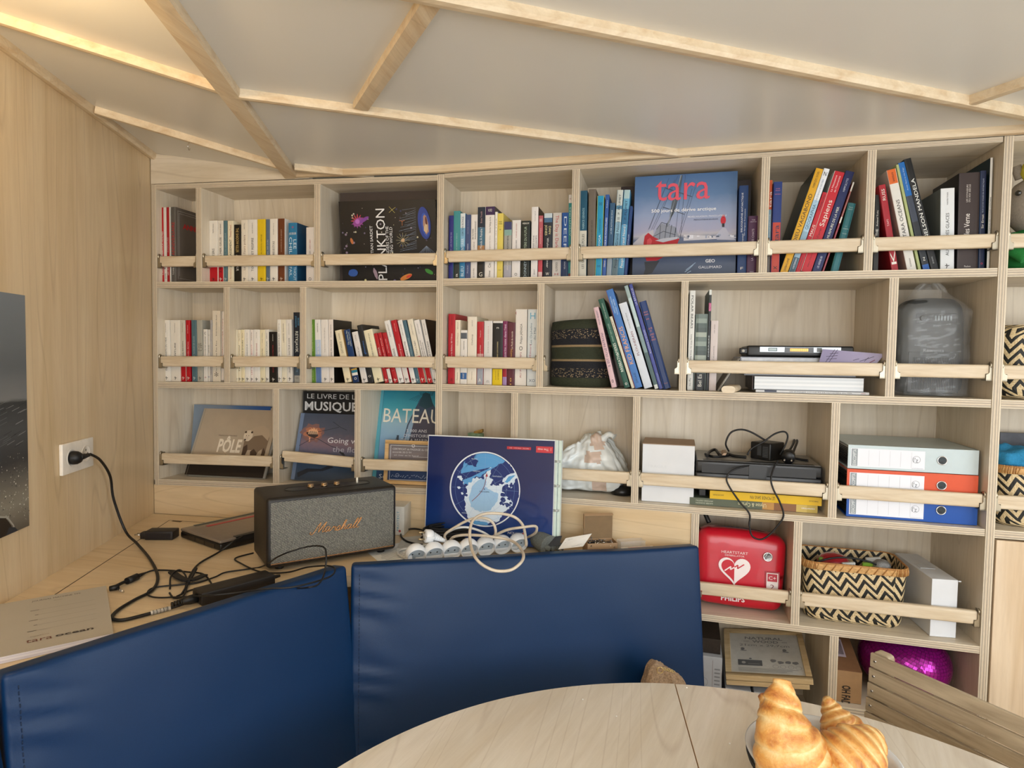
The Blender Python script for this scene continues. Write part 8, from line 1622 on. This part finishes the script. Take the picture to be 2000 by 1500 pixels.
# ---- power strip, cords
WPL = M('#e9ecee', .28, var=.02, coat=.3, name='white_glossy_plastic')
q0, q1 = wt_(806, 1091, .0), wt_(1028, 1066, .0); 
zst = COUNTER+.002; q0 = atz(812, 1077, COUNTER+.035); q1 = atz(1012, 1056, COUNTER+.035); q0.z = q1.z = zst; es = (q1-q0).normalized(); ns = V((-es.y, es.x, 0)); Ls = (q1-q0).length; print('STRIP', Ls)
t = thing('power_strip', 'white seven-way power strip with round sockets on the worktop', 'power strip', (q0+q1)/2)
NSK = 7
for k in range(NSK):
    c_ = q0+es*(Ls*k/(NSK-1))+Z_*.0265; b = MB(); ax_ = (Z_*-.42-ns*.91).normalized(); R_ = .0290
    prof = [(.001, -R_*.98)]+[(R_*sin(a), -R_*cos(a)*.98) for a in [pi/16*i for i in range(1, 11)]]+[(R_*.90, R_*.44), (R_*.86, R_*.47), (R_*.83, R_*.44), (R_*.82, R_*.05), (.0, R_*.05)]
    b.lathe(c_, prof, WPL, 32, axis=ax_, caps=False); bb = b.build('outlet_dome', t)
    b = MB(); cs = c_+ax_*(R_*.06); b.lathe(cs, [(R_*.82, 0), (0, .0001)], M('#aab8c2', .4, name='socket_well'), 24, axis=ax_, caps=False)
    for s_ in (-1, 1): b.lathe(cs+es*.0095*s_+ax_*.0003, [(.0026, 0), (0, .0002)], ink('#2a2e32'), 10, axis=ax_)
    b.build('socket_well', bb)
b = MB(); b.tube([q0+Z_*.012+ns*.012, q1+Z_*.012+ns*.012], .010, WPL, n=12); b.build('connecting_bar', t)
b = MB(); b.tube([q0-es*.026+Z_*.014, q0-es*.012+Z_*.014], .008, WPL, n=12, rad=[.006, .012]); b.build('cord_sleeve', t)
def upt(x, y, D): return dist_at(x, y, D)
IV = M('#d3c6b2', .4, var=.10, scale=40, name='ivory_cable'); IV2 = M('#dedfdc', .35, var=.05, scale=40, name='white_cable')
Dq = (q0.xy).dot(_z.xy.normalized()); print('D', Dq, (q1.xy).dot(_z.xy.normalized()))
cab('extension_cord', 'long ivory cord looping over the power strip and hanging over the blue cushion', [atz(1030, 1050, COUNTER+.03), upt(1046, 1040, 1.86), upt(1046, 1028, 1.84), upt(1020, 1030, 1.82), upt(990, 1035, 1.84), upt(963, 1048, 1.86), upt(952, 1056, 1.85), upt(967, 1045, 1.83), upt(965, 1025, 1.82), upt(950, 1013, 1.82), upt(920, 1014, 1.83), upt(885, 1032, 1.85), upt(869, 1045, 1.86), upt(872, 1058, 1.86), upt(880, 1070, 1.86)], .0040, IV)
cab('extension_cord', 'large ivory cable loop draped down the front of the middle cushion', [upt(876, 1062, 1.86), upt(884, 1050, 1.85), upt(905, 1045, 1.83), upt(940, 1046, 1.80), upt(970, 1050, 1.79), upt(992, 1054, 1.78), upt(1010, 1063, 1.74), upt(1022, 1082, 1.66), upt(1018, 1098, 1.62), upt(998, 1113, 1.605), upt(970, 1115, 1.60), upt(945, 1105, 1.60), upt(928, 1088, 1.62), upt(919, 1062, 1.68), upt(918, 1035, 1.72), upt(925, 1015, 1.76), upt(945, 1004, 1.79), upt(975, 1003, 1.80), upt(1003, 1009, 1.80), upt(1020, 1024, 1.82), upt(1026, 1045, 1.84), upt(1028, 1066, 1.85)], .0041, IV)
cab('cable', 'white cable curving behind the power strip below the map binder', [upt(874, 1040, 1.88), upt(890, 1032, 1.88), upt(912, 1030, 1.88), upt(940, 1038, 1.88), upt(960, 1050, 1.87)], .0036, IV2)
cab('cable', 'short white lead at the left end of the power strip', [q0-es*.026+Z_*.014, atz(788, 1088, COUNTER+.008), atz(777, 1081, COUNTER+.006), atz(782, 1074, COUNTER+.006), atz(808, 1069, COUNTER+.006), atz(842, 1063, COUNTER+.006)], .0036, IV2)
# white schuko plug
c_ = dist_at(843, 1047, 1.79); ap = V((-.75, -.60, .12)).normalized(); t = thing('mains_plug', 'white two-pin mains plug facing left beside the map binder', 'plug', flat(c_, COUNTER+.001))
b = MB(); b.lathe(c_, [(.0, .020), (.0165, .020), (.0185, .018), (.0185, .004), (.016, -.002), (.012, -.006)], WPL, 28, axis=ap); b.box(c_+ap*.008, ap, ap.cross(Z_).normalized(), Z_, -.010, .012, -.0195, .0195, -.003, .003, WPL); b.build('plug_body', t)
b = MB()
for k in range(6): q_ = c_-ap*(.006+k*.006)+Z_*(-.0022*k); b.tube([q_, q_-ap*.0035-Z_*.001], .011-.0013*k, WPL, n=12)
b.tube([c_, c_-ap*.045-Z_*.016], .006, WPL, n=10, rad=[.011, .004]); b.build('strain_relief', t)
for s_ in (-1, 1): b = MB(); q_ = c_+ap*.020+ap.cross(Z_).normalized()*.0*s_+Z_*.0095*s_; b.tube([q_, q_+ap*.019], .0023, M('#b9a888', .3, 1, name='plug_pin_metal'), n=10); b.build('pin', t)
# black cable coil
b = MB(); cc2 = atz(890, 1052, COUNTER+.004); cc2 = V((cc2.x, cc2.y, COUNTER)); L_ = []
for k in range(15):
    ph = rnd.uniform(0, 6); rx, ry = .10+rnd.uniform(-.02, .012), .030+rnd.uniform(-.010, .006); zz = .004+.0024*k
    for i in range(16): a = 2*pi*i/16+ph*.0; L_.append(cc2+es*(rx*cos(a)+rnd.uniform(-.002, .002))+ns*(ry*sin(a)+.0)+Z_*(zz+.010*sin(a)*(.5)+.008+.002*i/16))
b.tube(smooth_path(L_, 3), .0028, RUBBER, n=6); tag(b.build('cable_coil', base=cc2), 'coil of black cable in front of the map binder', 'cable coil')
cab('cable', 'black cable end curving left of the white plug', [atz(842, 1040, COUNTER+.012), atz(812, 1033, COUNTER+.008), atz(790, 1036, COUNTER+.005), atz(783, 1046, COUNTER+.004), atz(796, 1058, COUNTER+.004), atz(825, 1064, COUNTER+.004)], .0030)
# work glove
GLV = M('#6f7470', .9, var=.5, scale=500, bump=.7, name='grey_knit'); c_ = atz(1045, 1062, COUNTER+.002); b = MB()
t = thing('work_glove', 'grey knitted work glove with green cuff right of the power strip', 'glove', V((c_.x, c_.y, COUNTER+.001)))
gp_ = lambda x, y, up: atz(x, y, COUNTER+up)
b.tube(smooth_path([gp_(1028, 1033, .030), gp_(1042, 1044, .030), gp_(1056, 1056, .026), gp_(1072, 1066, .020)], 5), .03, GLV, n=14, rad=[.020+.0008*i for i in range(16)]); 
for dx, r in ((-.02, .009), (-.004, .010), (.012, .010), (.026, .009)): q_ = gp_(1068, 1066, .016)+es*dx; b.tube([q_, q_+es*.012-ns*.012, q_+es*.022-ns*.020-Z_*.006], r, GLV, n=9)
b.build('glove_body', t); b = MB(); q_ = gp_(1046, 1046, .029); d_ = (gp_(1058, 1058, .026)-gp_(1034, 1036, .030)).normalized(); u_ = d_.cross(Z_).normalized(); v_ = u_.cross(d_)
b.tube([q_+u_*cos(a)*.0285+v_*sin(a)*.0285 for a in [2*pi*i/20 for i in range(20)]], .0032, M('#2f9a52', .8, name='green_elastic'), n=7, closed=True); b.build('cuff_band', t)
b = MB(); b.tube(smooth_path([gp_(1020, 1028, .028), gp_(1030, 1034, .030), gp_(1040, 1042, .030)], 4), .02, M('#2b2b2c', .9, var=.4, scale=400, bump=.6, name='black_knit'), n=12, rad=[.012]+[.018]*7+[.020]); b.build('cuff', t)
# leaning note, dark sleeve, small open box, clear box
sheet('instruction_sheet', 'white instruction leaflet with tiny print leaning right of the glove', [upt(1090, 1073, 1.84), upt(1139, 1067, 1.84), upt(1156, 1042, 1.87), upt(1105, 1051, 1.87)], PAPER, 9)
b = MB(); pts = [upt(1068, 1068, 1.87), upt(1092, 1066, 1.87), upt(1098, 1046, 1.885), upt(1070, 1050, 1.885)]; 
sheet('dark_sleeve', 'dark glossy sleeve lying between the glove and the instruction leaflet', pts, M('#2c3036', .25), 0, 'sleeve')
KB = M('#a98a68', .7, var=.05, scale=40, name='light_kraft'); KD = M('#7f6748', .75, name='kraft_inside')
bx0, bx1 = atz(1147, 1088, COUNTER+.001), atz(1206, 1086, COUNTER+.001); ebx = (bx1-bx0).normalized(); nbx = V((-ebx.y, ebx.x, 0)); wbx = (bx1-bx0).length; dbx = .052
t = thing('open_box', 'small open kraft cardboard box of screws against the wooden fascia', 'box', (bx0+bx1)/2); hb0 = (onplane(1150, 1062, bx0, nbx)-bx0).z; print('kbox', wbx, hb0)
b = MB()
for a in ((0, wbx, 0, .0012), (0, wbx, dbx-.0012, dbx), (0, .0012, 0, dbx), (wbx-.0012, wbx, 0, dbx)): b.box(bx0, ebx, nbx, Z_, *a, 0, hb0, KB)
b.box(bx0, ebx, nbx, Z_, 0, wbx, 0, dbx, 0, .001, KB); b.build('box_body', t)
b = MB(); hl = (onplane(1154, 1003, bx0+nbx*dbx, nbx)-bx0).z-hb0; b.box(bx0+nbx*dbx+Z_*hb0, ebx, (nbx+Z_*-.0).normalized(), Z_, .001, wbx-.001, -.001, .0005, 0, hl, KD); b.box(bx0+nbx*dbx+Z_*(hb0+hl), ebx, (-nbx*.9-Z_*.4).normalized(), Z_, .001, wbx-.001, 0, .010, -.0006, .0006, KB); b.box(bx0+nbx*dbx+Z_*hb0, ebx, -nbx, Z_, -.0004, .0008, 0, .014, hl*.45, hl, KB); b.build('lid', t)
b = MB()
for i in range(46):
    q_ = bx0+ebx*rnd.uniform(.006, wbx-.006)+nbx*rnd.uniform(.006, dbx-.006)+Z_*(hb0-.006+rnd.uniform(-.006, .008)); d_ = V((rnd.uniform(-1, 1), rnd.uniform(-1, 1), rnd.uniform(-.3, .3))).normalized(); b.tube([q_, q_+d_*.010], .0016, rnd.choice([CHROME, BLACK, STEEL, M('#6a6a6c', .3)]), n=6)
b.box(bx0+Z_*(hb0-.016), ebx, nbx, Z_, .002, wbx-.002, .002, dbx-.002, 0, .006, M('#3a3a3c', .3)); o_ = b.build('screws', base=bx0); o_['kind'] = 'stuff'; tag(o_, 'heap of small screws and fittings inside the open kraft box', 'screws')
ACR = FILM; c0_, c1_ = atz(1212, 1082, COUNTER+.001), atz(1260, 1079, COUNTER+.001); ec = (c1_-c0_).normalized(); nc_ = V((-ec.y, ec.x, 0)); b = MB(); hh = .036; wc = (c1_-c0_).length
for a in ((0, wc, 0, .001), (0, wc, .029, .03), (0, .001, 0, .03), (wc-.001, wc, 0, .03)): b.box(c0_, ec, nc_, Z_, *a, 0, hh, ACR)
tag(b.build('clear_box', base=c0_), 'clear plastic tray beside the open kraft box', 'tray')
b = MB(); b.box(atz(1212, 1085, COUNTER+.001)-nbx*.012, ec, nc_, Z_, 0, .10, 0, .010, 0, .024, M('#e8e4dc', .5)); b.box(atz(1212, 1085, COUNTER+.001)-nbx*.012, ec, nc_, Z_, .02, .09, -.0004, .004, .0241, .0246, M('#c8603a', .5)); tag(b.build('booklet', base=atz(1212, 1085, COUNTER)), 'cream booklet with orange edge lying behind the middle cushion', 'booklet')
# ---------------- crocheted bag on the bench ----------------
CRO = M('#a58c72', .9, var=.35, scale=220, bump=1.0, name='beige_crochet'); c_ = dist_at(1300, 1340, 1.66); c_.z = .452
t = thing('crochet_bag', 'beige crocheted bag with gold chain behind the table edge', 'bag', c_); ht_ = dist_at(1290, 1297, 1.66).z-.452; b = MB(); ex1 = RX.copy(); ex1.z = 0; ex1.normalize(); ey1 = V((-ex1.y, ex1.x, 0))
bag(b, c_-ex1*.085-ey1*.04, ex1, ey1, .17, .08, ht_*.97, CRO, 5.0, .008, top=lambda u: .10*(-u)); b.build('bag_body', t)
b = MB(); cq = dist_at(1300, 1307, 1.62)
b.tube([dist_at(1289+6*cos(a), 1309+6*sin(a), 1.612) for a in [2*pi*i/16 for i in range(16)]], .0011, M('#d8c48a', .25, 1, name='gold_metal'), n=6, closed=True)
for k in range(6): x0 = 1297+k*3.6; y0 = 1306+k*.9+((k % 2)*1.2); b.tube([dist_at(x0+3*cos(a), y0+1.8*sin(a), 1.612+.002*(k % 2)) for a in [2*pi*i/10 for i in range(10)]], .0009, M('#d8c48a', .25, 1, name='gold_metal'), n=5, closed=True)
b.build('chain', t)
# ---------------- bread basket and croissants ----------------
rimc = atz(1606, 1474, .852); rimz = .852; RB = .1195
t = thing('bread_bowl', 'white bowl in a black wire holder, full of croissants, on the table', 'bowl', V((rimc.x, rimc.y, .7505)))
POR = M('#dfe3e6', .22, var=.01, coat=.4, name='white_glazed'); b = MB(); bc = V((rimc.x, rimc.y, 0))
b.lathe(bc, [(.060, .757), (.066, .757), (.076, .770), (.098, .815), (.112, .842), (RB-.001, .851), (RB, .8535), (RB-.003, .8545), (RB-.010, .850), (.106, .838), (.090, .806), (.068, .770), (.0, .764)], POR, 72); b.build('bowl_liner', t)
b = MB()
for z, r in ((.840, .1155), (.832, .1130), (.755, .080)): b.tube([bc+V((cos(a)*r, sin(a)*r, z)) for a in [2*pi*i/64 for i in range(64)]], .0023, BLACK, n=7, closed=True)
for i in range(26):
    for s_ in (-1, 1):
        pts = []
        for k in range(6): q_ = k/5; a = 2*pi*i/26+s_*q_*.42; r = .1135+(.080-.1135)*q_; pts.append(bc+V((cos(a)*r, sin(a)*r, .834-(.079)*q_)))
        b.tube(pts, .0017, BLACK, n=5)
b.build('wire_holder', t)
mt, N, L, P = newmat('croissant_crust'); tc = N.new('ShaderNodeTexCoord'); at = N.new('ShaderNodeUVMap'); sp = N.new('ShaderNodeSeparateXYZ'); L.new(at.outputs[0], sp.inputs[0])
n1 = noise_node(N, L, 38, tc.outputs['Object'], 5, .65, .6); a_ = N.new('ShaderNodeMath'); a_.operation = 'MULTIPLY_ADD'; a_.inputs[1].default_value = .95; L.new(n1.outputs['Fac'], a_.inputs[0]); L.new(sp.outputs['Y'], a_.inputs[2])
c_ = ramp(N, L, a_.outputs[0], [(.30, lin('#f3dca6')), (.52, lin('#ecc482')), (.74, lin('#dda255')), (.90, lin('#c47c38')), (1.0, lin('#a8602a'))]); L.new(c_, P.inputs['Base Color'])
P.inputs['Roughness'].default_value = .34; P.inputs['Coat Weight'].default_value = .25; P.inputs['Coat Roughness'].default_value = .25; P.inputs['Subsurface Weight'].default_value = .0
n2 = noise_node(N, L, 140, tc.outputs['Object'], 6, .7, 1.2); bp = N.new('ShaderNodeBump'); bp.inputs['Strength'].default_value = .55; bp.inputs['Distance'].default_value = .003; L.new(n2.outputs['Fac'], bp.inputs['Height']); L.new(bp.outputs['Normal'], P.inputs['Normal'])
CRM_ = mt
def croissant(label, path, rad, lobes=8, seed=0, flat_=.86, tilt=.0, updir=None):
    P_ = smooth_path(path, 14); N_ = len(P_); b = MB(); n = 34; vs, uv, fs = [], [], []
    cum = [0]
    for i in range(1, N_): cum.append(cum[-1]+(P_[i]-P_[i-1]).length)
    tot = cum[-1]; prev = None; ud = V(updir or (0, -.6, .8))
    M_ = 150
    for m_ in range(M_+1):
        s_ = m_/M_*tot; k = max(i for i in range(N_) if cum[i] <= s_+1e-9); k2 = min(k+1, N_-1); f = (s_-cum[k])/max(1e-6, cum[k2]-cum[k]); p = P_[k]*(1-f)+P_[k2]*f
        tt_ = (P_[min(k+2, N_-1)]-P_[max(k-1, 0)]).normalized(); u = (ud-tt_*ud.dot(tt_)).normalized(); v = tt_.cross(u); q = m_/M_
        kk = q*(len(rad)-1); i0 = min(int(kk), len(rad)-2); ff = kk-i0; ff = ff*ff*(3-2*ff); r0 = rad[i0]*(1-ff)+rad[i0+1]*ff
        for j in range(n+1):
            a = 2*pi*j/n; 
            qq = q+.030*cos(a-tilt)*1.0+.012*mnoise.noise(V((cos(a)*1.3+seed, sin(a)*1.3, q*4)))
            sidef = 1 if qq < .5 else -1; ph = abs(qq-.5)*2*lobes/2; fr = ph-math.floor(ph)
            step = (fr**.55) if True else fr
            prof = .80+.20*(1-abs(1-fr*1.0)**3.0) if False else .88+.13*math.sin(pi*min(1, fr*1.02)**.75)**.7
            r = r0*prof*(1+.035*mnoise.noise(V((cos(a)*2+seed, sin(a)*2, q*12))))
            if m_ in (0, M_): r = r*.25
            vs.append(p+u*cos(a)*r*flat_+v*sin(a)*r); uv.append((q, .42*math.sin(pi*fr)**.8-.05+.0*q))
    for m_ in range(M_):
        for j in range(n): k = m_*(n+1)+j; fs.append([k, k+1, k+n+2, k+n+1])
    b.mesh(vs, fs, CRM_, True, uv)
    for e in (0, M_): b.face([vs[e*(n+1)+j] for j in range(n)][::(-1 if e == 0 else 1)], CRM_, [(0, .2)]*n)
    return tag(b.build('croissant', base=path[len(path)//2]), label, 'croissant', None)
def cp(x, y, D): return dist_at(x, y, D)
croissant('largest golden croissant standing upright at the front left of the bowl', [cp(1527, 1326, .995), cp(1527, 1344, .99), cp(1527, 1378, .985), cp(1530, 1420, .975), cp(1542, 1466, .975), cp(1562, 1515, .99), cp(1575, 1560, 1.02)], [.013, .028, .041, .056, .066, .066, .050, .030], 9, 1.0, .80, 1.2)
croissant('small horn-tipped croissant behind the largest one, poking out left', [cp(1486, 1357, 1.05), cp(1497, 1376, 1.05), cp(1510, 1405, 1.05), cp(1530, 1440, 1.06), cp(1560, 1480, 1.08)], [.006, .014, .022, .030, .034, .030, .02], 9, 4.0, .9, .4)
croissant('narrow darker croissant standing at the back of the bowl', [cp(1614, 1364, 1.10), cp(1620, 1378, 1.10), cp(1635, 1410, 1.09), cp(1652, 1445, 1.09), cp(1668, 1490, 1.09)], [.008, .018, .030, .040, .044, .038, .028], 10, 7.0, .9, .3)
croissant('croissant lying tilted at the right front of the bowl', [cp(1712, 1436, 1.00), cp(1700, 1446, .99), cp(1680, 1466, .98), cp(1656, 1492, .975), cp(1625, 1520, .98), cp(1590, 1545, 1.0)], [.014, .028, .044, .052, .055, .048, .032, .016], 11, 9.0, .85, .8)
